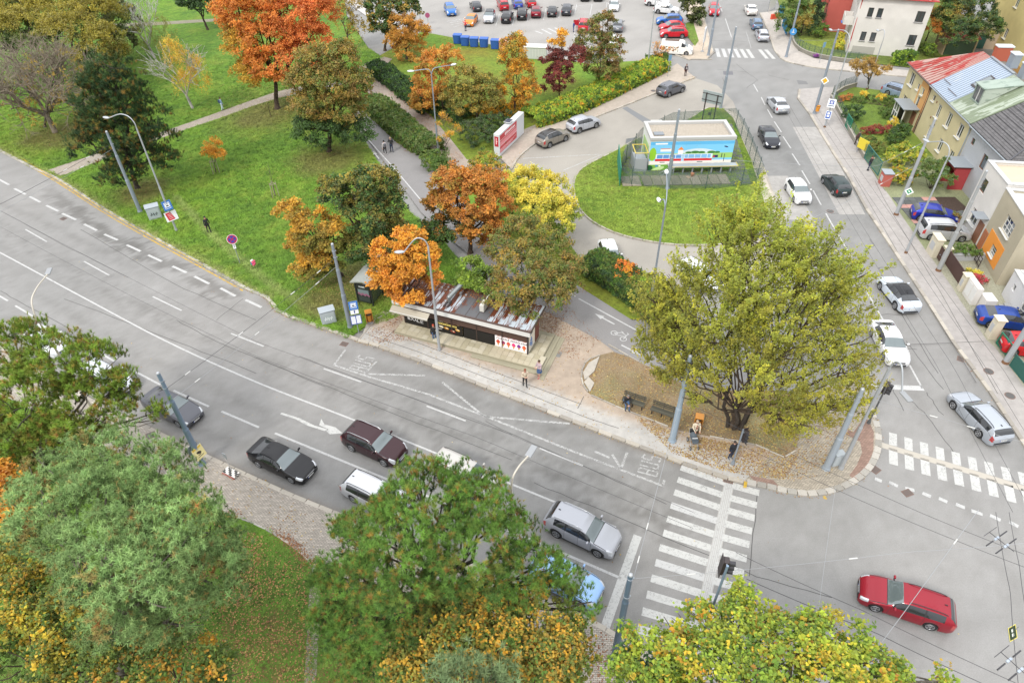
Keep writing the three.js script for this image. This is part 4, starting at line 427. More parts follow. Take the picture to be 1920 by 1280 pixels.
// --- kiosk on its stepped terrace
const kioskParts = [];
const kA = [-8.83,-43.23], kB = [1.23,-39.12], kT = face(kA, kB), kL = dist(kA, kB);
{ const t = thing('kiosk', 'brown snack kiosk with a white fascia and rusty sheet roof', 'kiosk', [kA[0],0, kA[1]], kT), F = 0.42, Hh = 2.35, D = 2.55, brown = std(rgb(0.075,0.042,0.032),0.55), cream = plaster('#d5cdbd', 0.8);
const top = std('#b8ae94', 0.9), stepM = std('#a09a84', 0.95, { map: reps(concGrain, 2.3) });
const g = thing('terrace', 'raised stepped terrace of cream tiles around the kiosk', 'terrace', [kA[0],0, kA[1]], kT); part('base', merge([box(kL + 1.5,0.36, D + 1.8, kL / 2 + 0.45,0.18,-D / 2 + 0.35)]), stepM, g); part('step', box(1.6 + kL * 0.42,0.2,0.4, kL * 0.83 + 0.75,0.1,1.46), stepM, g); part('step', box(0.42,0.24, D + 2.2, kL + 1.42,0.12,-D / 2 + 0.55), stepM, g); part('step', box(0.4,0.17, D + 2.6, kL + 1.83,0.085,-D / 2 + 0.75), stepM, g);
const r = rng(6), tg = new RoundedBoxGeometry(0.47,0.05,0.47,1,0.01), ts = ['#bdb49c', '#b3aa90', '#c6bea8'].map(c => std(c, 0.85, { map: reps(concGrain, 1.1) })); for (let i = 0; i < (kL + 1.4) / 0.485; i++) for (let k = 0; k < 3; k++) part('tile', tg, ts[Math.floor(r() * 3)], g, [-0.03 + i * 0.485,0.38,1.0 - k * 0.485]); for (let i = 0; i < 2; i++) for (let k = 0; k < 5; k++) part('tile', tg, ts[Math.floor(r() * 3)], g, [kL + 0.42 + i * 0.485,0.38,-0.455 - k * 0.485]);
part('wall', box(kL, Hh, 0.15, kL / 2, F + Hh / 2,-D + 0.08), cream, t); part('wall', box(0.15, Hh, D - 0.3,0.08, F + Hh / 2,-D / 2), brown, t); part('wall', box(0.15, Hh, D - 0.3, kL - 0.08, F + Hh / 2,-D / 2), cream, t);
const n = 5, pw = kL / n; for (let i = 0; i < n; i++) { const s = part('shutter', box(pw - 0.08,1.25,0.1, pw * (i + 0.5), F + 1.72,-0.1), brown, t); const rb = []; for (let k = 0; k < 12; k++) rb.push(box(pw - 0.1,0.07,0.02, pw * (i + 0.5), F + 1.18 + k * 0.1,-0.045)); part('slat', merge(rb), std(rgb(0.095,0.055,0.042),0.5), s).userData.kind = 'stuff'; part('mullion', box(0.08, Hh, 0.14, pw * i + (i ? 0 : 0.04), F + Hh / 2,-0.07), std(rgb(0.05,0.03,0.024),0.5), t); }
const counter = (i, w, draw) => { const tx = draw ? canvasTex(512,256, draw) : null; part('counter_panel', box(pw * w - 0.1,1.05,0.1, pw * (i + w / 2), F + 0.53,-0.06), std('#ffffff', 0.6, tx ? { map: tx } : { color: '#161413' }), t); };
counter(0,1.3, (c, w, h) => { c.fillStyle = '#141211'; c.fillRect(0,0, w, h); c.strokeStyle = '#eeeeee'; c.lineWidth = 9; c.lineJoin = 'round'; const L = [[[0,0],[0,1],[1,1],[0,0.5],[0.8,0.5],[0,0],[1,0]],[[0,0],[1,1],[0.5,0.5],[1,0],[0,1]],[[0,1],[0.5,0.4],[1,1],[0.5,0.4],[0.5,0]],[[0,0],[0,1],[1,1]],[[1,0],[0,0],[0,0.5],[0.8,0.5],[0,0.5],[0,1],[1,1]]]; L.forEach((s, i) => { c.beginPath(); s.forEach(([x, y], k) => c[k ? 'lineTo' : 'moveTo'](60 + i * 55 + x * 42,70 + y * 70 + i * 5)); c.stroke(); }); });
counter(1.3,1.15, (c, w, h) => { c.fillStyle = '#15110e'; c.fillRect(0,0, w, h); c.fillStyle = '#d9c46a'; c.beginPath(); c.roundRect(30,20,380,42,20); c.fill(); c.fillStyle = '#15110e'; for (let i = 0; i < 9; i++) c.fillRect(60 + i * 38,32,22,18); const f = [['#e3d9c0', 110,120],['#c98f3a', 210,130],['#d2a04a', 420,110],['#b5452f', 330,170]]; for (const [k, x, y] of f) { c.fillStyle = k; c.beginPath(); c.ellipse(x, y, 45,28,0.2,0,7); c.fill(); c.fillStyle = '#f0e4c4'; c.beginPath(); c.ellipse(x + 8, y - 8,22,10,0.3,0,7); c.fill(); } c.fillStyle = '#f2efe8'; c.font = 'bold 40px sans-serif'; c.fillText('Grill', 40,200); });
counter(2.45,1.25, null);
counter(3.7,1.3, (c, w, h) => { c.fillStyle = '#efe9ea'; c.fillRect(0,0, w, h); c.fillStyle = '#2a2430'; c.font = 'bold italic 54px sans-serif'; c.fillText('TOČENÁ ZMRZLINA', 14,62,490); const k = ['#c2452f', '#8e2f5a', '#d05a4a', '#d8367a', '#7a2a8a', '#d9603a']; k.forEach((q, i) => { const x = 50 + i * 82; c.fillStyle = '#c98a4c'; c.beginPath(); c.moveTo(x - 22,150); c.lineTo(x + 22,150); c.lineTo(x, 240); c.fill(); c.fillStyle = q; c.beginPath(); c.arc(x, 135,32,0,7); c.fill(); c.beginPath(); c.arc(x, 105,20,0,7); c.fill(); }); });
part('corner_post', box(0.1, Hh, 0.1, kL - 0.02, F + Hh / 2,0.02), frameDark, t);
const graf = canvasTex(256,256, (c, w, h) => { c.fillStyle = '#d9d2c4'; c.fillRect(0,0, w, h); c.strokeStyle = '#5b7ab0'; c.lineWidth = 9; const r2 = rng(3); for (let i = 0; i < 9; i++) { c.beginPath(); c.moveTo(20 + r2() * 120,90 + r2() * 140); for (let k = 0; k < 4; k++) c.lineTo(20 + r2() * 130,90 + r2() * 140); c.stroke(); } }); part('side_panel', box(0.03,1.9,1.3, kL + 0.017, F + 1.0,-0.8), std('#ffffff', 0.85, { map: graf }), t); part('door', rbox(0.05,1.95,0.85,0.012, kL + 0.027, F + 1.0,-1.95), std(rgb(0.16,0.05,0.035),0.7), t);
const fas = part('fascia', rbox(kL + 0.9,0.42,0.12,0.02, kL / 2 - 0.05, F + Hh + 0.18,0.62), std(rgb(0.66,0.65,0.62),0.6, { map: reps(plasterMap, 1.5) }), t); part('fascia_trim', box(kL + 0.92,0.07,0.16, kL / 2 - 0.05, F + Hh + 0.43,0.6), std(rgb(0.08,0.05,0.04),0.6), fas); part('soffit', box(kL + 0.8,0.06,0.72, kL / 2 - 0.05, F + Hh - 0.05,0.22), sillGrey, t);
const rl = kL + 0.85, ns = 13, rr = rng(31), mkSheet = (rust, c) => sheetMetal(c, rust, '#7a3f24', 2.2), ms = [mkSheet(0.52, '#bfcbd4'), mkSheet(0.38, '#c6d0d8'), mkSheet(0.15, '#6a6a6d'), mkSheet(0.3, '#c6d0d8')]; const roof = part('roof', box(rl, 0.1, D + 0.8, kL / 2 - 0.05, F + Hh + 0.3,-D / 2 + 0.1), std(rgb(0.12,0.06,0.04),0.9), t);
for (let i = 0; i < ns; i++) { const wv = rl / ns - 0.035; part('roof_sheet', rbox(wv, 0.035, D + 0.78,0.012, kL / 2 - 0.05 - rl / 2 + (i + 0.5) * rl / ns, F + Hh + 0.372 + (rr() - 0.5) * 0.012,-D / 2 + 0.1), ms[i < 3 ? 0 : i === 6 || i === 7 || i === 8 ? 2 : i > 9 ? 3 : 1], roof); }
part('roof_edge', merge([box(0.08,0.16, D + 0.9, kL / 2 - 0.05 + rl / 2 + 0.02, F + Hh + 0.36,-D / 2 + 0.12), box(0.08,0.16, D + 0.9, kL / 2 - 0.05 - rl / 2 - 0.02, F + Hh + 0.36,-D / 2 + 0.12)]), std(rgb(0.07,0.05,0.04),0.7), roof);
const aw = part('awning', merge([quad([V(-0.45, F + Hh - 0.08,0.72), V(2.9, F + Hh - 0.08,0.72), V(2.9, F + Hh - 0.3,1.2), V(-0.45, F + Hh - 0.3,1.2)],0.03), box(3.35,0.16,0.03,1.22, F + Hh - 0.38,1.21)]), std(rgb(0.4,0.37,0.3),0.85), t); part('awning_rail', tube([[-0.45, F + Hh - 0.31,1.23],[2.9, F + Hh - 0.31,1.23]],0.03,4), frameWhite, aw); part('awning_arm', merge([rod(V(0, F + 1.75,0), V(0, F + Hh - 0.34,1.16),0.02), rod(V(2.6, F + 1.75,0), V(2.6, F + Hh - 0.34,1.16),0.02)]), zinc, aw);
// flue, air conditioner and leaves on the roof
const ry = F + Hh + 0.4; part('flue', merge([rod(V(4.0, ry, -0.6), V(4.0, ry + 0.5,-0.6),0.13,0.13,14), rod(V(4.0, ry + 0.5,-0.7), V(4.5, ry + 0.95,-2.0),0.2,0.2,14), new THREE.SphereGeometry(0.2,12,8).translate(4.0, ry + 0.5,-0.65)]), std(rgb(0.26,0.28,0.28),0.4, { metalness: 0.6 }), roof); part('flue_foot', merge([box(0.12,0.1,0.7,3.85, ry + 0.05,-0.3), box(0.12,0.1,0.7,4.15, ry + 0.05,-0.3)]), frameDark, roof);
const ac = part('air_conditioner', rbox(0.36,0.62,0.8,0.03,6.9, ry + 0.36,-0.75), std(rgb(0.6,0.58,0.53),0.6), roof); part('fan_grille', new THREE.TorusGeometry(0.2,0.025,6,18).rotateY(Math.PI / 2).translate(6.71, ry + 0.38,-0.75), sillGrey, ac); part('pipe', tube([[7.0, ry + 0.6,-0.9],[7.05, ry + 0.95,-1.2],[7.3, ry + 1.05,-1.7]],0.03,12), frameWhite, ac);
kioskParts.push(t, ry);
}
// --- mural building in the fenced yard
const sA = [15.6,-70.2], sB = [24.9,-70.3], sT = face(sA, sB), sL = dist(sA, sB);
{ const t = thing('transformer_station', 'small flat-roofed building painted with a tram and landscape mural', 'building', [sA[0],0, sA[1]], sT), Hh = 3.65, D = 4.4, w = plaster('#e7ebe6', 0.8);
const mural = canvasTex(1024,440, (c, W, H) => { const R = (k, x, y, ww, h) => { c.fillStyle = k; c.fillRect(x, y, ww, h); }; R('#7cc4ea', 0,0, W, H); R('#5fb2e2', 0,0, W, 50); c.fillStyle = '#cfdde2'; c.beginPath(); c.moveTo(300,200); c.quadraticCurveTo(600,20,900,200); c.fill(); R('#f2f0ea', 60,20,150,22); R('#9bc46a', 0,180, W, 80); c.fillStyle = '#e9ebe6'; c.fillRect(130,110,170,40); c.fillStyle = '#c98f86'; c.fillRect(130,100,120,14); c.fillStyle = '#e8843a'; c.beginPath(); c.moveTo(340,130); c.lineTo(380,80); c.lineTo(420,130); c.fill(); R('#f4efe6', 350,130,60,60); c.fillStyle = '#3f7a3a'; for (const [x, y, a, b] of [[480,170,40,16],[560,165,50,20],[640,170,45,18],[760,170,50,22],[830,172,36,16]]) { c.beginPath(); c.ellipse(x, y, a, b, 0,0,7); c.fill(); } c.fillStyle = '#8fc32f'; c.beginPath(); c.ellipse(40,190,44,100,0,0,7); c.fill(); R('#efe9e0', 0,290, W, 60); R('#d9e4ec', 80,190,700,80); R('#5e93cc', 95,200,300,55); R('#7fb4e0', 440,200,320,55); for (let i = 0; i < 9; i++) R('#e9f0f6', 90 + i * 78,195,6,65); R('#cf2a2e', 78,262,330,36); R('#cf2a2e', 430,262,350,36); R('#aacbe4', 400,190,34,110); R('#e8eceb', 78,298,700,14); R('#2c2c34', 140,310,60,10); R('#2c2c34', 600,310,70,10); R('#24305e', 790,215,60,40); c.fillStyle = '#c23a52'; c.beginPath(); c.arc(800,240,14,0,7); c.fill(); R('#333', 925,200,8,120); R('#444', 890,190,10,70); R('#79b04a', 0,350, W, 90); c.fillStyle = '#c6e0a0'; c.beginPath(); c.ellipse(120,420,90,30,-0.4,0,7); c.fill(); c.fillStyle = '#1f5a34'; c.beginPath(); c.ellipse(850,400,90,38,0,0,7); c.fill(); c.beginPath(); c.ellipse(20,400,40,40,0,0,7); c.fill(); R('#4a90d0', 90,355,30,26); R('#f2f2f2', 130,360,26,20); c.fillStyle = '#2a2f5e'; c.beginPath(); c.ellipse(930,90,26,10,0.3,0,7); c.fill(); c.fillStyle = '#8fa7bd'; for (const x of [430,560,600]) c.fillRect(x, 45 + x % 30,18,4); });
part('wall', box(sL, Hh, 0.3, sL / 2, Hh / 2,-0.15), w, t); part('mural', box(sL - 0.02, Hh - 0.25,0.02, sL / 2, (Hh - 0.25) / 2 + 0.1,0.012), std('#ffffff', 0.8, { map: mural }), t); part('wall', box(0.3, Hh, D - 0.6,0.15, Hh / 2,-D / 2), w, t); part('wall', box(0.3, Hh, D - 0.6, sL - 0.15, Hh / 2,-D / 2), w, t); part('wall', box(sL, Hh, 0.3, sL / 2, Hh / 2,-D + 0.15), w, t);
part('side_panel', box(0.03, Hh - 0.9, D - 1.2,-0.016, (Hh - 0.9) / 2,-D / 2), std(rgb(0.33,0.48,0.2),0.8), t);
const gravel = tex(256,256, (u, v, i, j) => { const k = h2(Math.floor(i / 3), Math.floor(j / 3)), g = 0.2 + 0.3 * k; return [g * 1.08, g * 0.95, g * 0.78]; }, false); const rf = part('roof', box(sL - 0.7,0.2, D - 0.7, sL / 2, Hh - 0.05,-D / 2), std('#ffffff', 1, { map: reps(gravel, 0.4), bumpMap: reps(grassBump, 0.5), bumpScale: 0.03 }), t); part('parapet', merge([rbox(sL + 0.2,0.34,0.42,0.03, sL / 2, Hh + 0.17,-0.12), rbox(sL + 0.2,0.34,0.42,0.03, sL / 2, Hh + 0.17,-D + 0.12), rbox(0.42,0.34, D - 0.66,0.03,0.12, Hh + 0.17,-D / 2), rbox(0.42,0.34, D - 0.66,0.03, sL - 0.12, Hh + 0.17,-D / 2)]), sillPale, t); const h = part('roof_hatch', rbox(1.1,0.12,0.8,0.03,1.1, Hh + 0.13,-D / 2 + 0.7), std(rgb(0.2,0.22,0.24),0.6), rf); void h;
part('annex', merge([rbox(1.2,3.6,0.1,0.02,1.6,1.8,-D - 1.2), rbox(0.1,3.6,1.1,0.02,1.0,1.8,-D - 0.6), rbox(0.1,3.6,1.1,0.02,2.2,1.8,-D - 0.6)]), frameWhite, t);
// cage lift at the left, walkway on stilts in front
const c = thing('service_cage', 'small wired cage with a yellow rim left of the mural wall', 'cage', [sA[0],0, sA[1]], sT); part('frame', merge([[-1.6,0],[-0.2,0],[-1.6,-2.2],[-0.2,-2.2]].map(([x, z]) => box(0.08,2.3,0.08, x, 1.2, z + 0.3))), zinc, c); part('rim', merge([box(1.5,0.08,0.1,-0.9,2.36,0.3), box(1.5,0.08,0.1,-0.9,2.36,-1.9), box(0.1,0.08,2.1,-1.6,2.36,-0.8), box(0.1,0.08,2.1,-0.2,2.36,-0.8)]), std(rgb(0.5,0.4,0.08),0.7), c); part('panel', merge([box(1.34,1.6,0.04,-0.9,0.9,0.3), box(0.04,1.6,2.0,-1.6,0.9,-0.8)]), std(rgb(0.32,0.34,0.35),0.6), c); part('shelf', box(1.3,0.05,1.9,-0.9,1.5,-0.8), zinc, c);
const s = thing('walkway', 'grey grating walkway on stilts below the mural', 'walkway', [sA[0],0, sA[1]], sT); part('deck', rbox(sL - 1.6,0.1,0.95,0.02, sL / 2 + 1.3,0.98,0.75), std(rgb(0.3,0.33,0.35),0.6), s); part('edge', merge([box(sL - 1.7,0.06,0.06, sL / 2 + 1.3,1.06,1.24), box(0.06,0.06,0.95, sL + 0.5,1.06,0.76)]), std(rgb(0.48,0.4,0.1),0.7), s); for (let i = 0; i < 7; i++) part('stilt', box(0.14,0.95,0.14,2.7 + i * (sL - 2.6) / 6.3,0.47,1.0), zinc, s); const q = []; for (let i = 0; i < 5; i++) q.push(rod(V(1.3 + i * 0.28,0.2 + i * 0.2,0.85), V(1.3 + i * 0.28,0.2 + i * 0.2,1.5),0.025)); q.push(rod(V(1.1,0.05,0.85), V(2.7,1.2,0.85),0.035), rod(V(1.1,0.05,1.5), V(2.7,1.2,1.5),0.035)); part('ladder', merge(q), zinc, s);
const sl = ['#8f8778', '#9a9183', '#857e70'].map(k => std(k, 0.95, { map: reps(concGrain, 1.7) })), y = structure('slab_paving'), r = rng(21); for (let i = 0; i < 11; i++) { const m = part('slab', new RoundedBoxGeometry(1.0,0.12,2.2,1,0.015), sl[i % 3], y); const x = -2.6 + i * 1.06 + (i > 1 ? 0 : -0.2), z = 2.55, p = V(x, 0, z).applyAxisAngle(Y, sT); m.position.set(sA[0] + p.x, K + 0.035 + r() * 0.01, sA[1] + p.z); m.rotation.y = sT + (r() - 0.5) * 0.03; }
const pots = thing('flower_pot', 'orange pot lying on the slabs in front of the walkway', 'pot', [[20.3,-68.5][0], K + 0.1,[20.3,-68.5][1]]); part('pot', new THREE.LatheGeometry([[0.01,0],[0.16,0],[0.24,0.34],[0.2,0.34],[0.01,0.06]].map(p => new THREE.Vector2(...p)),14), std(rgb(0.5,0.2,0.1),0.8), pots); part('lid', new THREE.CylinderGeometry(0.25,0.25,0.05,14).translate(-0.5,0.03,0.3), std(rgb(0.4,0.3,0.22),0.8), pots);
}
// --- bus shelter
{ const p = [-12.35,-46.05], t = thing('bus_shelter', 'dark framed bus shelter with a curved roof and a poster end', 'bus shelter', [p[0], K, p[1]], kT + 0.05), f = std(rgb(0.025,0.03,0.03),0.5); part('frame', merge([[-0.9,0.0],[0.55,0.0],[-0.9,-3.6],[0.55,-3.6],[0.55,-1.8]].map(([x, z]) => box(0.1,2.4,0.1, x, 1.2, z))), f, t); const s = new THREE.Shape([[-1.15,2.4],[-0.6,2.62],[0,2.68],[0.6,2.6],[0.8,2.42],[0.8,2.34],[0,2.58],[-1.15,2.32]].map(q => new THREE.Vector2(...q))); part('roof', new THREE.ExtrudeGeometry(s, { depth: 4.2, bevelEnabled: false }).translate(0,0,-3.9), std(rgb(0.34,0.36,0.34),0.4), t); part('poster', box(1.2,1.85,0.14,-0.17,1.25,0.0), std('#ffffff', 0.4, { map: canvasTex(256,384, (c, w, h) => { c.fillStyle = '#2b2f2e'; c.fillRect(0,0, w, h); c.fillStyle = '#e9ecea'; c.font = 'bold 44px sans-serif'; c.fillText('HURÁ', 50,70); c.fillStyle = '#6f7d80'; c.fillRect(20,110,216,110); c.fillStyle = '#8a5a72'; for (let i = 0; i < 9; i++) { c.beginPath(); c.arc(30 + i * 25,200 + (i % 3) * 14,20,0,7); c.fill(); } c.fillStyle = '#39403f'; c.fillRect(20,260,216,100); }) }), t); part('pane', merge([box(0.03,1.9,1.6,0.55,1.25,-0.9), box(0.03,1.9,1.6,0.55,1.25,-2.7)]), winGlass, t); part('bench', box(0.4,0.06,2.6,0.25,0.5,-1.9), f, t); }
// --- red and white info board, grey back-to-front billboard
{ const a = [-1.1,-74.1], b = [1.9,-80.6], t = thing('info_board', 'long white info board with a red printed front beside the loop road', 'sign', [a[0], K, a[1]], face(a, b)), L = dist(a, b); part('case', rbox(L, 2.7,0.75,0.05, L / 2,1.4,-0.38), std(rgb(0.58,0.6,0.62),0.5), t); part('plinth', box(L - 0.2,0.14,0.6, L / 2,0.04,-0.38), sillGrey, t); part('print', box(L * 0.66,2.1,0.02, L * 0.35,1.5,0.012), std('#ffffff', 0.5, { map: canvasTex(512,384, (c, w, h) => { c.fillStyle = '#b93a44'; c.fillRect(0,0, w, h); c.fillStyle = '#fff'; c.font = 'bold 78px sans-serif'; c.fillText('Elitestav', 140,84); c.fillStyle = '#f0d0d2'; for (let i = 0; i < 5; i++) c.fillRect(0,110 + i * 9 + (i > 1 ? 90 : 0), w, 5); c.fillStyle = '#d8868d'; c.fillRect(0,145, w, 70); c.fillStyle = '#f0d0d2'; for (let i = 0; i < 4; i++) c.fillRect(0,300 + i * 20, w * (0.95 - i * 0.1),7); }) }), t); part('end_print', box(0.02,1.2,0.5,-0.012,1.85,-0.38), std('#ffffff', 0.5, { map: canvasTex(64,128, (c, w, h) => { c.fillStyle = '#b02f3c'; c.fillRect(0,0, w, h); c.fillStyle = '#f4dcdc'; c.fillRect(24,20,10,80); c.fillRect(24,60,24,8); }) }), t); const s = part('solar_panel', rbox(1.1,0.05,0.8,0.015, L * 0.48,3.0,-0.4), frameWhite, t); part('cell', merge([box(0.46,0.02,0.7, L * 0.48 - 0.26,3.035,-0.4), box(0.46,0.02,0.7, L * 0.48 + 0.26,3.035,-0.4)]), std(rgb(0.03,0.04,0.07),0.3), s); }
{ const a = [24.9,-84], b = [25.8,-83.4], t = thing('billboard', 'grey billboard on two dark posts seen from behind', 'billboard', [a[0],0, a[1]], face(a, b) - 0.08); part('post', box(0.12,3.6,0.12,0,1.8,0), frameDark, t); part('post', box(0.12,3.6,0.12,1.5,1.8,0), frameDark, t); part('board', rbox(2.6,1.5,0.08,0.02,0.75,3.1,-0.11), std(rgb(0.27,0.31,0.31),0.6), t); part('rail', merge([box(2.6,0.06,0.05,0.75,2.7,-0.045), box(2.6,0.06,0.05,0.75,3.5,-0.045)]), frameDark, t); part('box', box(0.35,0.35,0.1,0.85,1.1,0), frameDark, t); }
// ---------- trees, hedges, shrubs ----------
const leafMat = new THREE.MeshPhysicalMaterial({ color: '#ffffff', roughness: 0.9, transmission: 0.3, thickness: 0, side: THREE.DoubleSide });
const needleMat = new THREE.MeshStandardMaterial({ color: '#ffffff', roughness: 0.8, side: THREE.DoubleSide });
const bark = (c, s = 1) => std(rgb(...c),0.95, { map: reps(tex(128,256, (u, v, i, j) => { const g = 0.6 + 0.5 * (vn(u * 16, v * 8,16) - 0.5) + 0.3 * (h2(i, j) - 0.5); return [g, g, g]; }, false), s) });
const barkDark = bark([0.075,0.06,0.048]), barkGrey = bark([0.2,0.17,0.14]), barkWhite = bark([0.62,0.6,0.55]), barkBrown = bark([0.12,0.085,0.06]);
function leafGeo(n, s, spread, rr) { // a sprig: a few folded leaves round a point
const pos = [], r = rng(rr);
for (let i = 0; i < n; i++) {
const c = V(gauss(r), gauss(r) * 0.7, gauss(r)).multiplyScalar(spread), d = V(gauss(r), gauss(r) * 0.45 - 0.12, gauss(r)).normalize(), w = V(gauss(r) * 0.5,1, gauss(r) * 0.5).cross(d).normalize(), up = V().crossVectors(w, d), l = s * (0.7 + r() * 0.6), b = l * 0.36;
const tip = c.clone().addScaledVector(d, l), m = c.clone().addScaledVector(d, l * 0.45), a = m.clone().addScaledVector(w, b).addScaledVector(up, b * 0.4), e = m.clone().addScaledVector(w, -b).addScaledVector(up, b * 0.4);
for (const p of [c, a, tip, c, tip, e]) pos.push(p.x, p.y, p.z);
}
const g = new THREE.BufferGeometry(); g.setAttribute('position', new THREE.Float32BufferAttribute(pos, 3)); g.computeVertexNormals(); return g;
}
function needleGeo(n, l, rr, cone = 0.9, w = 0.028) { // a brush of needles pointing up and out
const pos = [], r = rng(rr);
for (let i = 0; i < n; i++) { const a = r() * 6.283, t = r() * cone + 0.12, y = Math.pow(r(),0.8) * l * 0.7, d = V(Math.cos(a) * Math.sin(t), Math.cos(t), Math.sin(a) * Math.sin(t)), s = V(-Math.sin(a),0, Math.cos(a)).multiplyScalar(w), b = V(0, y, 0), e = b.clone().addScaledVector(d, l * (0.7 + r() * 0.4)); const p1 = b.clone().add(s), p2 = b.clone().sub(s); for (const p of [p1, p2, e]) pos.push(p.x, p.y, p.z); }
const g = new THREE.BufferGeometry(); g.setAttribute('position', new THREE.Float32BufferAttribute(pos, 3)); g.computeVertexNormals(); return g;
}
const LEAF = { broad: leafGeo(4,0.23,0.12,3), small: leafGeo(5,0.14,0.13,5), big: leafGeo(3,0.3,0.13,9), hedge: leafGeo(5,0.15,0.09,11), droop: (() => { const g = leafGeo(6,0.16,0.05,13); const p = g.attributes.position, r = rng(4); for (let k = 0; k < 6; k++) { const dy = -k * 0.13, dx = gauss(r) * 0.08; for (let q = 0; q < 6; q++) { const i = k * 6 + q; p.setXYZ(i, p.getX(i) * 0.6 + dx, p.getY(i) + dy, p.getZ(i) * 0.6); } } g.computeVertexNormals(); return g; })(), pine: needleGeo(28,0.27,21,1.1,0.011), brush: needleGeo(28,0.24,22,1.4,0.011), scots: needleGeo(26,0.22,23,1.45,0.012) };
const _m = new THREE.Matrix4(), _q = new THREE.Quaternion(), _s = V(), _p = V(), _c = rgb(), _e = new THREE.Euler();
function instances(name, geo, mat, list, parent) { // list of [x, y, z, rotation euler, scale, colour]
const im = new THREE.InstancedMesh(geo, mat, list.length); im.name = name;
list.forEach((t, i) => { _q.setFromEuler(_e.set(t[3], t[4], t[5])); im.setMatrixAt(i, _m.compose(_p.set(t[0], t[1], t[2]), _q, _s.setScalar(t[6]))); im.setColorAt(i, _c.setRGB(t[7][0], t[7][1], t[7][2])); });
im.userData.kind = 'stuff'; parent.add(im); return im;
}
const shade = (c, k) => [c[0] * k, c[1] * k, c[2] * k], mix3 = (a, b, t) => [lerp(a[0], b[0], t), lerp(a[1], b[1], t), lerp(a[2], b[2], t)];
// leaf colours (linear base colours)
const C = { orange: [0.6,0.24,0.024], deepOrange: [0.66,0.2,0.02], red: [0.68,0.17,0.05], gold: [0.66,0.37,0.02], yellow: [0.66,0.58,0.06], lemon: [0.5,0.5,0.035], lime: [0.27,0.4,0.028], green: [0.075,0.165,0.016], dark: [0.03,0.078,0.016], olive: [0.22,0.21,0.025], brown: [0.27,0.17,0.05], rust: [0.34,0.15,0.035], crimson: [0.26,0.03,0.025], moss: [0.14,0.19,0.026], blue: [0.14,0.25,0.11], needle: [0.05,0.12,0.02], needle2: [0.1,0.18,0.025], ochre: [0.43,0.28,0.035] };
function pick(r, list) { let t = r(); for (const [c, w] of list) { t -= w; if (t <= 0) return c; } return list[0][0]; }
// crown: blobs [x, y, z, rx, ry] in world metres; clumps near each blob's skin, sprigs in each clump
function crown(parent, origin, blobs, o) {
const r = rng(seed++), list = [], vol = blobs.map(b => b[3] * b[4]), tot = vol.reduce((a, b) => a + b, 0);
const geo = LEAF[o.leaf ?? 'broad'], N = Math.round(tot * (o.density ?? 150)), per = o.per ?? 22, rad = o.rad ?? 0.42;
let n = 0;
while (n < N) {
let t = r() * tot, k = 0; while (k < blobs.length - 1 && (t -= vol[k]) > 0) k++;
const b = blobs[k]; let u = V(gauss(r), gauss(r), gauss(r)).normalize(); if (u.y < -0.35 && r() < 0.6) u.y *= -1;
const q = 0.55 + 0.45 * Math.pow(r(),0.45) + (o.rough ?? 0.14) * gauss(r);
const cx = b[0] + u.x * b[3] * q, cy = b[1] + u.y * b[4] * q, cz = b[2] + u.z * b[3] * q;
if (cy < (o.floor ?? 0.4)) { n += per * 0.3; continue; }
const hid = blobs.some((w, i) => i !== k && ((cx - w[0]) / w[3]) ** 2 + ((cy - w[1]) / w[4]) ** 2 + ((cz - w[2]) / w[3]) ** 2 < 0.4); if (hid && r() < 0.8) { n += 1; continue; }
const base = o.pal(cx - origin[0], cy, cz - origin[2], r, u, k), k2 = 0.82 + r() * 0.36;
const sh = o.shoot ? V(u.x * 0.7,0.75, u.z * 0.7).normalize().multiplyScalar(o.shoot) : null;
for (let i = 0; i < per; i++, n++) {
const q2 = sh ? r() * 2 - 1 : 0, rr = sh ? rad * 0.35 * (1.3 - q2) : rad, dx = gauss(r) * rr + (sh ? sh.x * q2 : 0), dy = gauss(r) * rr * (o.flat ?? 0.65) + (sh ? sh.y * q2 : 0), dz = gauss(r) * rr + (sh ? sh.z * q2 : 0), c = shade(mix3(base, o.pal(cx - origin[0], cy, cz - origin[2], r, u, k), o.solo ?? 0.5), k2 * (0.78 + r() * 0.44)), v = r() * 0.12;
const rx = o.up ? (u.z * 0.6 + gauss(r) * 0.5) : o.leaf === 'droop' ? gauss(r) * 0.2 : u.z * 0.5 + gauss(r) * 0.75, rz = o.up ? (-u.x * 0.6 + gauss(r) * 0.5) : o.leaf === 'droop' ? gauss(r) * 0.2 : -u.x * 0.5 + gauss(r) * 0.75;
list.push([cx + dx - origin[0], cy + dy - origin[1], cz + dz - origin[2], rx, r() * 6.28, rz, (o.size ?? 1) * (0.7 + r() * 0.6),[c[0] * (1 + v), c[1], c[2]]]);
}
}
return instances('crown', geo, o.needles ? needleMat : leafMat, list, parent);
}
function limb(a, b, r0, r1, r, sag = 0.12, seg = 5) { // a crooked tapering limb
const g = [], L = a.distanceTo(b); let p = a.clone(), rr = r0; for (let i = 1; i <= seg; i++) { const t = i / seg, q = a.clone().lerp(b, t); if (i < seg) q.add(V(gauss(r), gauss(r) * 0.5, gauss(r)).multiplyScalar(L * sag * 0.5)); const r2 = lerp(r0, r1, t); g.push(rod(p, q, rr, r2,7)); p = q; rr = r2; } return g;
}
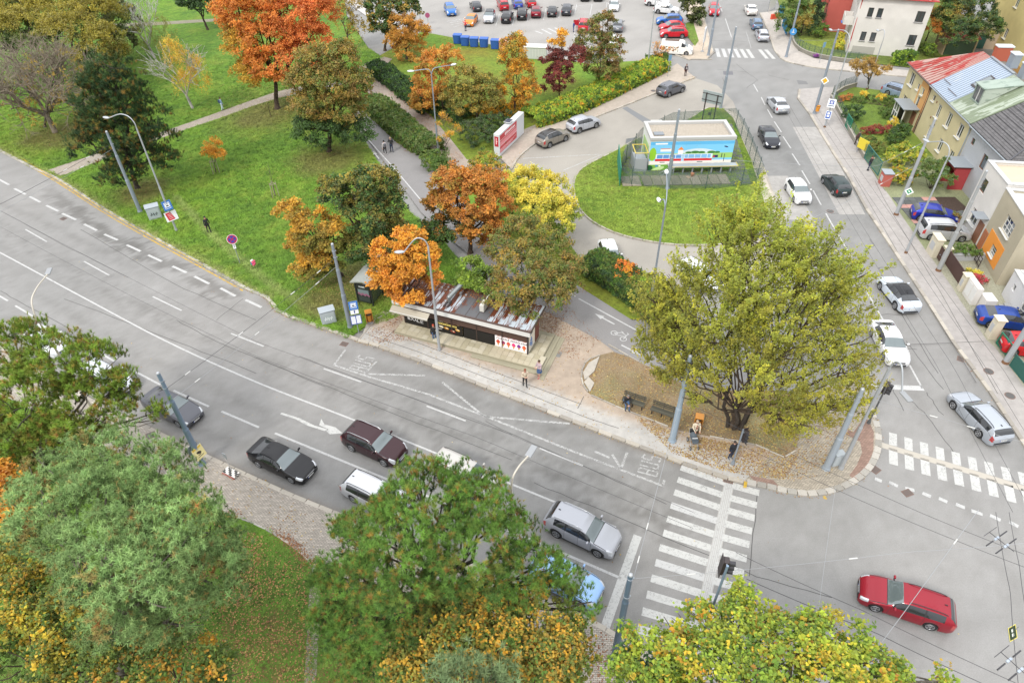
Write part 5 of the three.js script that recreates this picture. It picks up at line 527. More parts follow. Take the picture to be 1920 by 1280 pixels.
function tree(name, label, base, blobs, o) {
const [bx, bz] = base, t = thing(name, label, o.category ?? 'tree', [bx, K - 0.05, bz],0, o.group), r = rng(seed++), org = [bx, K - 0.05, bz];
const top = Math.max(...blobs.map(b => b[1])), c = V(0,0,0); blobs.forEach(b => c.add(V(b[0] - bx, b[1], b[2] - bz))); c.multiplyScalar(1 / blobs.length);
const rt = o.trunk ?? 0.22, fork = V(c.x * 0.35 + gauss(r) * 0.15, (o.fork ?? 0.34) * c.y + 0.3, c.z * 0.35 + gauss(r) * 0.15), bm = o.bark ?? barkBrown;
part('trunk', merge([new THREE.CylinderGeometry(rt, rt * 1.6,0.5,9).translate(0,0.15,0),...limb(V(0,0.3,0), fork, rt, rt * 0.75, r, 0.06,4)]), bm, t);
for (const b of blobs) { const e = V(b[0] - bx, b[1], b[2] - bz); const g = limb(fork, e, rt * (o.limbR ?? 0.6), rt * 0.1, r, 0.14,5); for (let i = 0; i < (o.twigs ?? 4); i++) { const u = V(gauss(r), gauss(r) * 0.8 + 0.3, gauss(r)).normalize(); g.push(...limb(fork.clone().lerp(e, 0.55 + r() * 0.45), V(e.x + u.x * b[3] * 0.9, e.y + u.y * b[4] * 0.9, e.z + u.z * b[3] * 0.9), rt * 0.2,0.015, r, 0.15,3)); } part('limb', merge(g), bm, t); }
if (!o.bare) crown(t, org, blobs, o);
return t;
}
const autoBase = bs => { let x = 0, z = 0, w = 0; bs.forEach(b => { const k = b[3] * b[3]; x += b[0] * k; z += b[2] * k; w += k; }); return [x / w, z / w]; };
// foreground pines
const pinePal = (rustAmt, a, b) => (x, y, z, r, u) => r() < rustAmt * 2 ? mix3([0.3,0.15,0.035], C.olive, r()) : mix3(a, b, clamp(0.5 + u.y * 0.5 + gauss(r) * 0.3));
{ const bs = [[-29.98,9,-30.93,1.93,1.61],[-26.97,9,-29.43,2.35,1.57],[-24.75,8.6,-29.35,1.73,1.42],[-22.85,8,-28.8,0.94,0.79],[-27.69,8,-26.95,2.73,1.82],[-24.77,7.5,-26.74,2.59,1.53],[-22.95,7,-27.38,1.25,0.81],[-20.97,6.8,-27.31,0.69,0.44],[-28.54,6.5,-25.48,2.72,1.51],[-26.13,6,-25.67,2.45,1.38]];
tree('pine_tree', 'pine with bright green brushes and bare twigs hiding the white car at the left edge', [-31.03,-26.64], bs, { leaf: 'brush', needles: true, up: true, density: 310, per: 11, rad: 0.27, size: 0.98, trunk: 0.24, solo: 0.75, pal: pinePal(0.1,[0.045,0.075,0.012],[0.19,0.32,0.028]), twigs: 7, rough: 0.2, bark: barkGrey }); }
{ const bs = [[-20.46,9.5,-21.72,1.85,1.19],[-21.94,9.5,-20.44,1.8,1.16],[-17.61,9,-20.74,2.09,1.31],[-21.11,10,-18.25,1.93,1.45],[-17.95,10.5,-17.57,2.58,1.64],[-15.07,10,-17.58,2.37,1.54],[-13.86,9,-17.67,1.34,1.09],[-17.02,10.5,-15.22,1.99,1.37],[-14.94,10.5,-14.7,2.39,1.63],[-13.28,9,-15.54,1.61,1.27],[-16.21,9,-14.02,1.55,1.02],[-14.16,8.5,-14.01,1.39,0.89]];
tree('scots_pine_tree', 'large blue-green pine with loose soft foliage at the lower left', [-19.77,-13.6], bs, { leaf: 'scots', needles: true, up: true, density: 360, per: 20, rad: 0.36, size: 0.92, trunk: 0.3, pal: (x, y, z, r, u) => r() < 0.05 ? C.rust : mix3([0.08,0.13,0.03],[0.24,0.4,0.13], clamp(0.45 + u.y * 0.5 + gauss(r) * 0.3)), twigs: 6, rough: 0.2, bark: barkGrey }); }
{ const bs = [[-4.45,9.5,-20.27,1.15,0.77],[-5.61,8.5,-19.32,1.02,0.89],[-2.14,9.3,-19.75,1.4,0.91],[-3.87,10.5,-17.59,2.58,1.41],[-1.33,9.5,-17.96,1.94,1.33],[-7.03,7.5,-18.38,1.53,0.97],[-8.69,6.5,-19.52,0.67,0.43],[-4.7,10,-16.06,2.51,1.6],[-1.99,9.5,-16.07,2.31,1.62],[-0.01,8.5,-17.61,1.23,1.03],[1.18,7.6,-16.5,1.07,0.97],[-7.86,6.5,-16.35,1.36,1.24],[-9.12,6,-17.2,0.64,0.9],[-5.54,8,-15.22,2.1,1.4],[0.2,8,-15.89,1.66,1],[2.82,6.5,-15.01,0.86,0.86],[2.42,7.3,-16.26,0.83,0.73],[-8.84,5.5,-15.33,0.74,0.74],[-6.32,6.5,-14.29,1.89,1.06],[-3.09,7,-15.99,1.22,0.97],[-7.46,5,-13.93,1.21,0.6]];
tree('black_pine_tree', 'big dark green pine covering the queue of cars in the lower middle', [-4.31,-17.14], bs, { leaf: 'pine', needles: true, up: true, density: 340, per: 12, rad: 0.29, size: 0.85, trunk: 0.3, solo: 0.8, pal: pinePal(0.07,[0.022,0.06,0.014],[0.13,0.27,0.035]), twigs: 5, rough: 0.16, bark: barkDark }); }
{ const bs = [[-1.01,7,-15.24,1.48,0.86],[-2.29,7,-14.34,1.54,1.07],[0.75,7,-14.3,1.68,1.07],[-3.37,7,-13.19,1.59,1.02],[-0.87,7.4,-13.08,2.13,1.16],[1.62,6.8,-13.21,1.46,1.09],[-3.93,7,-11.88,1.53,0.98],[-1.71,7.4,-11.48,1.71,0.96],[0.86,7.4,-11.44,1.93,1.07]];
tree('broadleaf_tree', 'bushy green tree with golden leaf tips below the dark pine', autoBase(bs), bs, { density: 330, leaf: 'small', size: 1.15, solo: 0.8, pal: (x, y, z, r, u) => r() < 0.2 + 0.25 * u.y ? mix3(C.gold, C.ochre, r()) : mix3(C.green, C.olive, r()), trunk: 0.16 }); }
{ const bs = [[-2.04,9.5,-11.15,0.69,0.44],[-0.81,9,-11.01,0.85,0.53],[-2.86,8.7,-10.97,0.78,0.49],[-1.73,10,-9.96,1.27,0.73]];
tree('pine_tree', 'pale green conifer tip at the bottom edge in front of the golden tree', autoBase(bs), bs, { leaf: 'scots', needles: true, up: true, density: 170, per: 14, size: 1.2, pal: (x, y, z, r) => mix3([0.11,0.17,0.06],[0.2,0.3,0.13], r()), trunk: 0.14 }); }
{ const bs = [[7.66,7.5,-14.29,0.51,0.65],[6.93,7,-13.72,0.92,0.41],[9.68,8,-14.48,0.8,0.73],[9.56,8.4,-14.76,0.32,0.32],[8.98,8,-13.55,1.23,0.67],[5.54,8,-12.38,1.41,0.76],[7.01,8.5,-12.02,1.48,0.95],[4.52,7.5,-11.66,0.86,0.75],[9.01,9,-11.98,1.67,1.04],[10.88,9,-12.59,1.28,0.74],[12.32,8.8,-12.88,0.75,0.65],[12.34,9,-11.93,1.77,0.94],[10.22,9.5,-10.93,2,1.1],[13.58,8.5,-11.51,1.04,0.73],[15.03,7.8,-12.11,0.48,0.39],[15.42,7.5,-11.54,0.47,0.43],[17.19,7,-11.68,0.39,0.22],[14.13,8,-10.9,1.25,0.62],[7.43,9,-10.6,2.21,0.9],[5.64,8.2,-11.25,1.25,0.94],[9.14,9.5,-10,2.33,0.97],[11.75,9,-10.34,1.79,1],[17.84,7,-11.25,0.43,0.21]];
tree('maple_tree', 'yellow-green maple with a few orange leaves in front of the crossing', [11.78,-12.19], bs, { leaf: 'small', density: 230, per: 16, rad: 0.36, size: 1.25, rough: 0.26, solo: 0.6, pal: (x, y, z, r, u) => { const t = r(); return t < 0.025 ? C.orange : t < 0.08 ? C.gold : t < 0.42 ? mix3(C.lime, C.lemon, r()) : mix3(C.green, C.lime, r()); }, trunk: 0.2, bark: barkGrey }); }
{ const bs = [[4.55,6.5,-12.73,0.68,0.57],[5.53,6.2,-12.29,0.79,0.56]];
tree('lilac_shrub', 'blue-green leafy shrub below the blue pole at the bottom edge', autoBase(bs), bs, { category: 'shrub', leaf: 'broad', density: 190, pal: (x, y, z, r) => mix3([0.04,0.11,0.04],[0.09,0.2,0.07], r()), trunk: 0.08 }); }
{ const bs = [[-27.37,6.5,-22.84,1.09,1.09],[-25.81,6.5,-20.94,0.83,0.99],[-27.71,6,-21.5,1.13,1.69]];
tree('maple_tree', 'bright orange tree at the left edge between two pines', autoBase(bs), bs, { density: 260, pal: (x, y, z, r) => mix3(C.gold, C.orange, r()), trunk: 0.14 }); }
{ const bs = [[-23.58,7,-17.41,1.51,1.56],[-21.48,7,-16.03,1.41,1.34],[-22.36,7.2,-14.93,2.12,1.65],[-19.76,7,-14.02,1.62,1.39],[-20.48,7.4,-12.5,2.2,1.32],[-18.19,6.8,-12.72,1.46,1.12]];
tree('broadleaf_tree', 'green tree flecked with yellow leaves in the lower left corner', autoBase(bs), bs, { leaf: 'small', size: 1.2, density: 240, pal: (x, y, z, r, u) => r() < 0.24 + 0.2 * u.y ? mix3(C.gold, C.lemon, r()) : mix3(C.green, C.moss, r()), trunk: 0.16 }); }
{ const bs = [[-15.59,6.8,-13.54,1.38,0.78],[-13.98,6.4,-13.17,1.15,0.83],[-16.61,6.6,-12.52,1.35,0.9],[-14.17,6.6,-11.99,1.99,0.89],[-12.98,5,-13.07,0.99,0.76]];
tree('broadleaf_tree', 'low green and orange tree in front of the blue-green pine', autoBase(bs), bs, { leaf: 'small', size: 1.2, density: 240, pal: (x, y, z, r, u) => r() < 0.2 ? mix3(C.gold, C.orange, r()) : mix3(C.green, C.moss, r()), trunk: 0.12 }); }
// the great poplar on the island
{ const b0 = [1380,800], bs = [[13.36,16.29,-33.14,1.25,1.19],[14.64,15.3,-31.64,2.06,1.62],[12.51,14.7,-32.64,1.67,1.67],[16.42,14.53,-30.64,1.75,1.46],[11.45,12.13,-32.64,1.74,1.58],[18.5,13.78,-30.14,1.32,1.17],[13.58,13.51,-30.14,2.35,1.91],[18.6,10.77,-31.64,2.22,1.75],[10.28,10.63,-33.64,1.16,1.06],[12.22,10.48,-30.64,2.35,1.88],[15.57,10.83,-29.64,2.59,1.98],[9.49,8.51,-33.14,1.42,1.35],[19.98,8.67,-30.64,1.93,1.61],[10.51,7.99,-31.14,1.81,1.38],[13.82,8.43,-29.14,2.52,1.73],[17.84,7,-29.64,2.44,1.62],[11.76,7.1,-30.14,1.64,1.15],[8.9,9.83,-33.64,1,0.84],[19.97,3.62,-30.14,1.73,1.21],[16.74,4.25,-29.14,1.85,1.18],[21.14,6.45,-30.14,1.32,1.16],[10.1,5.73,-31.64,1.2,0.86],[21.35,4.11,-29.64,1.19,0.95],[17.98,3.76,-28.44,1.34,0.74],[9.15,7.14,-32.14,1.19,0.95],[11.18,5.47,-29.24,0.79,0.59]];
void b0;
const t = tree('poplar_tree', 'huge yellow-green tree on the leafy soil island beside the side road', [15.5,-31.64], bs, { leaf: 'small', size: 0.92, density: 370, per: 26, rad: 0.5, shoot: 1.05, flat: 0.9, rough: 0.24, limbR: 0.16, fork: 0.16, trunk: 0.34, twigs: 7, bark: barkBrown, pal: (x, y, z, r, u) => { const h = clamp((y - 5) / 11); const a = mix3([0.33,0.28,0.035],[0.33,0.37,0.032], h); const k = r(); return k < 0.1 ? C.lemon : k < 0.35 ? mix3(C.moss, C.olive, r()) : mix3(a, C.lime, clamp(0.3 * u.y + 0.15)); } });
const r = rng(77), g = []; for (const [x, z] of [[-1.1,0.2],[0.8,0.3],[0.2,-0.8],[1.4,-0.4],[-0.4,0.7],[0.5,0.8]]) g.push(...limb(V(x * 0.5,0, z * 0.5), V(x * 1.8 + gauss(r),9 + r() * 4, z * 1.8 + gauss(r)),0.14,0.04, r, 0.05,8)); part('trunk', merge(g), barkDark, t); }
// trees between lawn and kiosk
{ const bs = [[-18.16,7.25,-49.37,1.24,1.06],[-16.66,5.95,-49.37,1.79,1.61],[-17.49,4.71,-48.87,1.45,1.17],[-15.02,5.14,-49.37,1.72,1.54],[-16.51,2.79,-48.87,1.75,1.57],[-17.78,2.26,-48.87,1.21,1.21]];
tree('linden_tree', 'tree turning gold and orange on the left of the dark green pair by the lawn', [-15.44,-50.39], bs, { density: 290, rad: 0.34, pal: (x, y, z, r, u) => { const g = smooth(-0.5,0.9, u.y + u.x * -0.3 + gauss(r) * 0.3); return mix3(mix3(C.moss, C.olive, r()), mix3(C.gold, C.ochre, r()), g); }, trunk: 0.2 }); }
{ const bs = [[-14.9,8.57,-50.91,1.33,1.07],[-13.04,8.56,-50.41,1.85,1.5],[-11.07,9,-50.91,1.86,1.41],[-9.93,7.49,-50.91,1.44,1.35],[-11.91,6.83,-49.91,2.46,1.79],[-10.1,5.25,-49.91,1.46,1.37],[-12.22,4.27,-49.41,2.29,1.65],[-10.09,9.7,-50.91,0.96,0.79]];
tree('linden_tree', 'dense dark green tree behind the orange tree by the bus shelter', [-12.94,-49.91], bs, { density: 290, rad: 0.36, pal: (x, y, z, r, u) => r() < 0.22 + 0.25 * u.y ? mix3(C.olive, C.ochre, r() * 0.6) : mix3(C.dark, C.green, r()), trunk: 0.22 }); }
{ const bs = [[-7.78,7.52,-44.57,1.32,0.99],[-9.44,6.9,-44.07,1.15,0.99],[-6.94,6.37,-44.07,1.41,1.08],[-8.83,5.75,-43.57,1.74,1.24],[-6.62,4.95,-43.57,1.17,1.09],[-9.76,4.71,-43.27,1.42,1],[-7.72,4.04,-43.07,1.77,0.93]];
tree('cherry_tree', 'rounded orange tree overhanging the end of the kiosk roof', [-8.68,-43.93], bs, { density: 330, rad: 0.3, pal: (x, y, z, r, u) => mix3(C.orange, C.gold, clamp(0.35 + 0.4 * u.y + gauss(r) * 0.3)), trunk: 0.12 }); }
{ const bs = [[-5,7.01,-54.5,2.08,1.52],[-2.39,6.96,-54.5,2.08,1.52],[-3.63,5.67,-54,2.67,1.72],[-1.25,5.36,-54,1.63,1.44],[-6.05,5.17,-54,1.73,1.44],[-2.5,3.54,-53.4,2.04,1.45],[-1.58,2.11,-53.4,1.38,1.18],[-5.18,3.53,-53.5,1.65,1.26],[-6.68,2.99,-53.5,1.37,1.37]];
tree('maple_tree', 'tall orange maple with green lower leaves behind the kiosk', [-3.82,-53.91], bs, { density: 290, rad: 0.34, pal: (x, y, z, r, u, k) => k >= 7 && r() < 0.75 ? mix3(C.dark, C.green, r()) : r() < 0.15 ? C.olive : mix3(C.orange, [0.42,0.2,0.03], r()), trunk: 0.22 }); }
{ const bs = [[1.54,4,-60.02,2.35,1.57],[3.83,3.8,-58.71,2.32,1.65],[2.18,4,-55.83,2.98,1.79],[4.93,3.2,-55.67,1.7,1.8],[3.56,3.2,-53.33,2.43,1.46],[0.48,3.6,-59.18,1.56,1.35]];
tree('hazel_tree', 'bright yellow bushy tree at the bend of the loop road', autoBase(bs), bs, { density: 300, rad: 0.34, leaf: 'small', size: 1.2, pal: (x, y, z, r, u) => mix3(mix3(C.lime, C.green, r() * 0.6), C.yellow, smooth(-0.1,1.0, u.y + gauss(r) * 0.4)), trunk: 0.12 }); }
{ const bs = [[1.26,5.2,-48.81,2.24,1.44],[-0.33,4.8,-46.24,1.74,1.48],[2.72,5,-46.25,2.39,1.56],[1.12,5.2,-43.36,2.71,1.67],[4.17,4.2,-44.71,1.72,1.63],[2.96,4.2,-42.23,2.07,1.33],[0.06,4.4,-42.03,1.9,1.24],[1.69,3.6,-41.34,1.49,0.91]];
tree('hawthorn_tree', 'brown-green tree with reddish haze leaning over the kiosk roof', autoBase(bs), bs, { leaf: 'small', size: 1.15, density: 260, rad: 0.36, pal: (x, y, z, r, u) => { const k = r(); return k < 0.35 ? mix3(C.brown, C.olive, r()) : k < 0.5 ? C.ochre : mix3(C.moss, C.green, r()); }, trunk: 0.16 }); }
{ const bs = [[-3.37,4.2,-45.29,1.3,0.95],[-1.98,4,-44.42,1.29,1.03],[-3.56,3.8,-44.01,0.94,0.77],[-1.84,3.6,-42.95,1.01,0.68]];
tree('elder_tree', 'small light green tree behind the kiosk chimney', autoBase(bs), bs, { density: 280, rad: 0.3, pal: (x, y, z, r) => mix3(C.lime, C.green, r()), trunk: 0.09 }); }
// park
{ const bs = [[-21.49,10.27,-77.42,2.14,1.66],[-18.48,10.51,-77.42,2.25,1.78],[-22.96,8.41,-76.92,2.16,1.8],[-19.9,8.24,-76.42,2.87,2.15],[-17.26,7.91,-76.42,2.04,2.16],[-22.33,6.05,-75.92,2.55,1.82],[-18.81,5.38,-75.92,2.44,1.83],[-21.84,3.43,-75.42,2.96,1.73],[-18.01,2.83,-75.92,2.37,1.5],[-23.69,3.46,-75.42,1.48,1.23]];
tree('maple_tree', 'tall green and ochre maple between lawn and cycle path', [-21.6,-76.4], bs, { density: 290, rad: 0.5, leaf: 'broad', pal: (x, y, z, r, u, k) => k > 6 ? mix3(C.dark, C.green, r()) : r() < 0.45 ? mix3(C.ochre, C.brown, r()) : mix3(C.green, C.olive, r()), trunk: 0.28 }); }
{ const bs = [[-32.15,10.95,-91.74,4.06,2.43],[-27.36,11.2,-91.74,4.05,2.43],[-33.79,12.48,-90.74,2.65,1.99],[-30.69,8.97,-90.74,4.49,2.45],[-25.33,8.57,-90.74,2.87,2.32],[-33.54,8.67,-89.74,2.43,2.03],[-28.95,6.64,-89.74,4.53,2.2],[-32.53,5.51,-89.24,2.76,1.79],[-24.14,11.51,-92.74,2.31,2.04],[-29.95,14.07,-92.74,4.66,2.4],[-24.03,7.23,-89.74,1.78,1.37]];
tree('maple_tree', 'blazing orange and red maple at the back of the lawn', [-31.2,-89.8], bs, { density: 230, rad: 0.55, leaf: 'broad', pal: (x, y, z, r, u, k) => k === 5 || k === 7 ? mix3(C.gold, C.olive, r() * 0.7) : mix3(C.orange, C.red, clamp(smooth(-2,6, x) * 0.5 + gauss(r) * 0.25)), trunk: 0.32 }); }
{ const bs = [[-38.9,13.21,-67.76,2.08,1.25],[-40.17,12.12,-67.26,1.88,1.26],[-38.58,11.39,-67.76,2.33,1.38],[-41.57,10.03,-67.26,2.14,1.28],[-38.5,9.51,-67.76,2.38,1.4],[-40.07,8.76,-66.96,2.7,1.4],[-36.68,7.82,-67.76,1.98,1.21],[-42.68,7.68,-66.96,1.96,0.98],[-39.22,6.78,-66.96,3.3,1.43],[-36.68,5.51,-67.76,1.91,1.12],[-42.96,5.48,-66.76,2.66,1],[-39.27,4.23,-66.76,3.37,1.23],[-36.58,3.64,-67.26,1.59,1.02],[-41.25,2.53,-66.56,2.5,0.91],[-44.29,6.25,-66.76,1.43,0.77]];
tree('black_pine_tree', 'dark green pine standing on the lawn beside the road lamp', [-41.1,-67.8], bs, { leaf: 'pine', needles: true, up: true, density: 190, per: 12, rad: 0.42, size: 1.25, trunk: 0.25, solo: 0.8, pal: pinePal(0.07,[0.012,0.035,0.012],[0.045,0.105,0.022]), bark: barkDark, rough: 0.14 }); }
const twiggy = (t, r, a, dir, L, rad, depth, out) => { const b = a.clone().addScaledVector(dir, L); out.push(rod(a, b, rad, rad * 0.72, depth > 2 ? 6 : 4)); if (!depth) return; const n = depth > 2 ? 3 : 3; for (let i = 0; i < n; i++) { const d = dir.clone().add(V(gauss(r) * 1.1, gauss(r) * 0.7 + (t.rise ?? 0.1), gauss(r) * 1.1)).normalize(); twiggy(t, r, a.clone().lerp(b, 0.55 + 0.45 * r()), d, L * (0.68 + r() * 0.22), rad * 0.66, depth - 1, out); } };
function bareTree(name, label, base, h, rad, depth, o = {}) { const t = thing(name, label, 'tree', [base[0], K - 0.05, base[1]]), r = rng(o.seed ?? seed++), lower = [], upper = []; const f = V(o.lean ?? 0, h * 0.2,0); part('trunk', rod(V(0,0,0), f, rad * 1.3, rad, 9), o.bark ?? barkGrey, t); for (let i = 0; i < (o.arms ?? 7); i++) { const a = i / (o.arms ?? 7) * 6.283 + r(), d = V(Math.cos(a) * (o.spread ?? 0.7),0.9, Math.sin(a) * (o.spread ?? 0.7)).normalize(); const q = []; twiggy(o, r, f.clone().multiplyScalar(0.75 + r() * 0.3), d, h * 0.28, rad * 0.55, depth, q); (i % 2 ? lower : upper).push(...q); } part('limb', merge(lower), o.bark ?? barkGrey, t); part('limb', merge(upper), o.bark ?? barkGrey, t); return t; }
bareTree('bare_tree', 'leafless grey-brown tree spreading at the left edge of the park', [-57.9,-83.1],12.5,0.26,5, { arms: 11, spread: 1.05, bark: bark([0.4,0.33,0.25]), rise: 0.12, seed: 5 });
{ const bs = [[-55.15,7.62,-84.06,3.88,2.59],[-58.89,5.46,-83.06,3.26,2.61],[-53.34,5.1,-82.06,2.33,1.94],[-56.83,3.17,-82.06,4.61,1.58]]; const t = tree('hornbeam_tree', 'almost bare tree with sparse olive leaves tangled in the leafless tree', [-60,-84.8], bs, { density: 26, per: 6, leaf: 'small', size: 1.2, pal: (x, y, z, r) => mix3(C.olive, C.ochre, r()), trunk: 0.16, bark: barkGrey, twigs: 22 }); }
{ const bs = [[-70.28,9,-106.14,4.63,2.62],[-65.44,9,-107.26,4.67,2.65],[-58.71,9,-102.82,3.76,2.56],[-66.23,8,-100.48,4.46,2.53],[-59.69,8,-97.74,4.07,2.33],[-55.59,7,-97.41,2.92,2.04],[-54.87,5,-98.12,2.23,1.64],[-57.52,8,-105.17,2.62,2.31],[-69.29,8,-100.64,2.98,2.68],[-56.38,6,-95.06,2.89,1.59]];
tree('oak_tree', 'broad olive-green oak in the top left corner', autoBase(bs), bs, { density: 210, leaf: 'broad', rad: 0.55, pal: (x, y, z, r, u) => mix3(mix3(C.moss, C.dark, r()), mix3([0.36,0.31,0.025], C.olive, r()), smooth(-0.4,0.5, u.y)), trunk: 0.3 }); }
{ const bs = [[-82.23,6,-121.48,2.64,2.29],[-76.55,5,-108.89,1.94,3.24],[-64.2,7,-116.52,3.04,1.69],[-61.38,5,-115.02,2.88,2.2],[-59.2,3.5,-110.5,1.65,1.65]]; tree('yew_tree', 'dark evergreen showing behind the olive oak in the top left corner', autoBase(bs), bs, { density: 150, leaf: 'big', pal: (x, y, z, r) => mix3(C.dark, C.brown, r() * 0.4), trunk: 0.2 }); }
function weeping(label, base, h, cols, s2, o) { const t = bareTree('birch_tree', label, base, h, 0.15,3, { bark: barkWhite, arms: 5, spread: o.spread ?? 0.55, rise: 0.15, seed: s2, lean: o.lean }); crown(t, [base[0], K - 0.05, base[1]], o.blobs, { leaf: 'droop', density: o.density ?? 120, per: 10, rad: 0.4, flat: 1.3, size: 1.2, pal: (x, y, z, r) => pick(r, cols) }); return t; }
weeping('half bare weeping birch with pale limbs and thin olive leaves', [-56.2,-111.3],11,[[C.olive, 0.7],[C.moss, 0.3]],12, { blobs: [[-56.01,4.02,-111.25,2.49,2.15],[-53.43,4.9,-110.75,1.81,1.81],[-57.98,2.06,-111.25,1.34,1.51],[-53.95,2.8,-111.25,1.17,1.34]], density: 70, lean: -0.4 });
weeping('weeping birch with golden hanging leaves and white limbs', [-42.9,-90.4],10,[[C.gold, 0.6],[C.yellow, 0.25],[C.olive, 0.15]],15, { blobs: [[-43.29,7.62,-90.44,1.23,1.78],[-41.88,6.36,-90.14,1.79,1.79],[-40.24,4.98,-90.14,1.25,2.37],[-43.01,3.99,-90.14,1.55,1.55],[-43.49,8.6,-90.44,0.68,0.82]], density: 105, lean: -0.3 });
{ const bs = [[-54.08,5,-125.52,2.18,1.82],[-51.07,5,-124.69,2.35,1.99],[-52.72,6,-126.46,3.64,2.18]]; tree('yew_tree', 'dark evergreen at the top edge left of the orange maple', autoBase(bs), bs, { density: 170, leaf: 'big', pal: (x, y, z, r) => mix3(C.dark, C.green, r() * 0.5), trunk: 0.2 }); }
{ const bs = [[-26.25,4.64,-114.52,2.37,2.2],[-24.52,5.92,-115.52,2.03,2.03],[-23.89,3.12,-114.12,1.7,1.53],[-26.44,6.46,-115.02,2.01,1.51]]; tree('ash_tree', 'thin half bare tree with yellow leaves right of the orange maple', [-25.9,-114.5], bs, { density: 55, per: 6, leaf: 'broad', pal: (x, y, z, r) => mix3(C.ochre, C.olive, r()), trunk: 0.16, twigs: 12, bark: barkGrey }); }
{ const bs = [[-18.51,6.97,-112.6,3.12,2.14],[-19.56,4.81,-112.1,2.49,1.99],[-15.31,6.16,-112.6,2.15,1.98]]; tree('maple_tree', 'dark green maple left of the car park entrance path', [-19.8,-113.4], bs, { density: 170, leaf: 'big', pal: (x, y, z, r, u) => r() < 0.3 ? C.ochre : mix3(C.dark, C.green, r()), trunk: 0.2 }); }
{ const bs = [[-15.95,4.74,-109.42,2.28,2.12],[-14,3.94,-109.42,1.96,1.8],[-16.92,2.97,-108.92,2.13,1.64],[-15.41,1.76,-108.92,2.48,1.49]]; tree('maple_tree', 'orange-brown maple beside the car park corner', [-15.8,-108.9], bs, { density: 190, leaf: 'broad', pal: (x, y, z, r) => mix3(C.ochre, C.orange, r() * 0.8), trunk: 0.16 }); }
[['olive and orange tree behind the double lamp', [-8.4,-87.1],[[-9.2,6.54,-87.13,2.28,1.74],[-7.83,7.34,-87.63,1.88,1.34],[-10.02,4.41,-86.63,2.44,1.77],[-10.84,2.56,-86.13,1.78,1.37]],[[C.orange, 0.5],[C.ochre, 0.5]]],
['olive-green tree right of the double lamp', [-4,-83.5],[[-5.39,5.77,-83.55,2.35,1.7],[-3.15,4.76,-83.55,2.24,1.71],[-5.49,3.66,-83.05,2.91,1.72],[-2.53,3.28,-83.05,1.99,1.46]],[[C.olive, 0.5],[C.ochre, 0.25],[C.moss, 0.25]]],
['yellow and green tree left of the dark red tree', [0.8,-86.8],[[0.55,7.81,-86.78,1.85,1.99],[1.53,5.18,-86.78,1.89,2.03],[0.14,3.02,-86.28,2.19,1.64],[2.54,3.33,-86.28,1.5,1.37],[1.23,9.23,-87.28,0.79,0.92]],[[C.gold, 0.5],[C.orange, 0.2],[C.moss, 0.3]]],
['brown and green tree standing on the lawn before the car park', [12.7,-95.8],[[12.78,8.2,-95.79,1.86,1.43],[11.45,6.26,-95.49,2.31,1.73],[14.02,5.88,-95.49,1.74,1.59],[12.68,3.88,-95.19,2.93,1.76],[13.87,2.49,-94.99,1.92,1.33],[13.39,9.52,-95.79,0.71,0.71]],[[C.brown, 0.35],[C.moss, 0.35],[C.rust, 0.15],[C.green, 0.15]]]]
.forEach(([label, b, bs, cols]) => tree('ornamental_tree', label, b, bs, { density: 210, rad: 0.4, pal: (x, y, z, r) => pick(r, cols), trunk: 0.14 }));
{ const bs = [[5.87,5.36,-92.05,1.41,1.41],[7.31,4.65,-92.05,1.85,1.56],[6.64,3.01,-91.75,2.01,1.43],[5.93,2.03,-91.55,1.44,0.87],[9.02,6,-92.05,1.13,1.13],[7.19,8.3,-92.25,0.62,0.97],[6.18,7.19,-92.25,1.12,0.56]]; tree('plum_tree', 'dark red tree with a few yellow top leaves on the car park lawn', [7,-91.9], bs, { density: 210, rad: 0.34, pal: (x, y, z, r, u, k) => k > 4 ? C.gold : mix3(C.crimson, [0.13,0.04,0.025], r()), trunk: 0.1 }); }
{ const bs = [[-32.82,3.53,-71.31,0.83,0.65],[-33.58,2.6,-71.31,0.72,0.6],[-32.52,2.43,-71.21,0.78,0.54]]; const t = tree('young_tree', 'small staked tree with orange leaves on the lawn', [-33.5,-71.2], bs, { density: 420, rad: 0.24, per: 7, rough: 0.3, leaf: 'small', pal: (x, y, z, r) => mix3(C.gold, C.orange, r() * 0.6), trunk: 0.04, twigs: 3 }); stake(t); }
function stake(t) { const w = std(rgb(0.3,0.26,0.2),0.9); for (let i = 0; i < 3; i++) { const a = i * 2.094; part('stake', rod(V(Math.cos(a) * 0.4,0, Math.sin(a) * 0.4), V(Math.cos(a) * 0.36,1.7, Math.sin(a) * 0.36),0.04), w, t); const b = a + 2.094; part('rail', rod(V(Math.cos(a) * 0.37,1.5, Math.sin(a) * 0.37), V(Math.cos(b) * 0.37,1.5, Math.sin(b) * 0.37),0.03), w, t); } }
{ const t = thing('young_tree', 'leafless staked sapling in the middle of the lawn', 'tree', [[-25.25,-65.47][0], K, [-25.25,-65.47][1]]); part('trunk', rod(V(0,0,0), V(0.1,3.4,0),0.035,0.015), barkGrey, t); const r = rng(3); part('limb', merge([0,1,2,3].flatMap(i => limb(V(0.06,2 + i * 0.3,0), V(gauss(r) * 0.6,3 + i * 0.25, gauss(r) * 0.6),0.014,0.006, r))), barkGrey, t); stake(t); }
{ const p = [-31.3,-86.8], t = thing('post', 'thin dark stake standing alone on the upper lawn', 'post', [p[0], K, p[1]]); part('shaft', cyl(0.035,0.03,1.9,0,0,0,8), std('#3a332c'), t); part('cap', new THREE.SphereGeometry(0.035,8,6).translate(0,1.9,0), std('#2a2622'), t); }
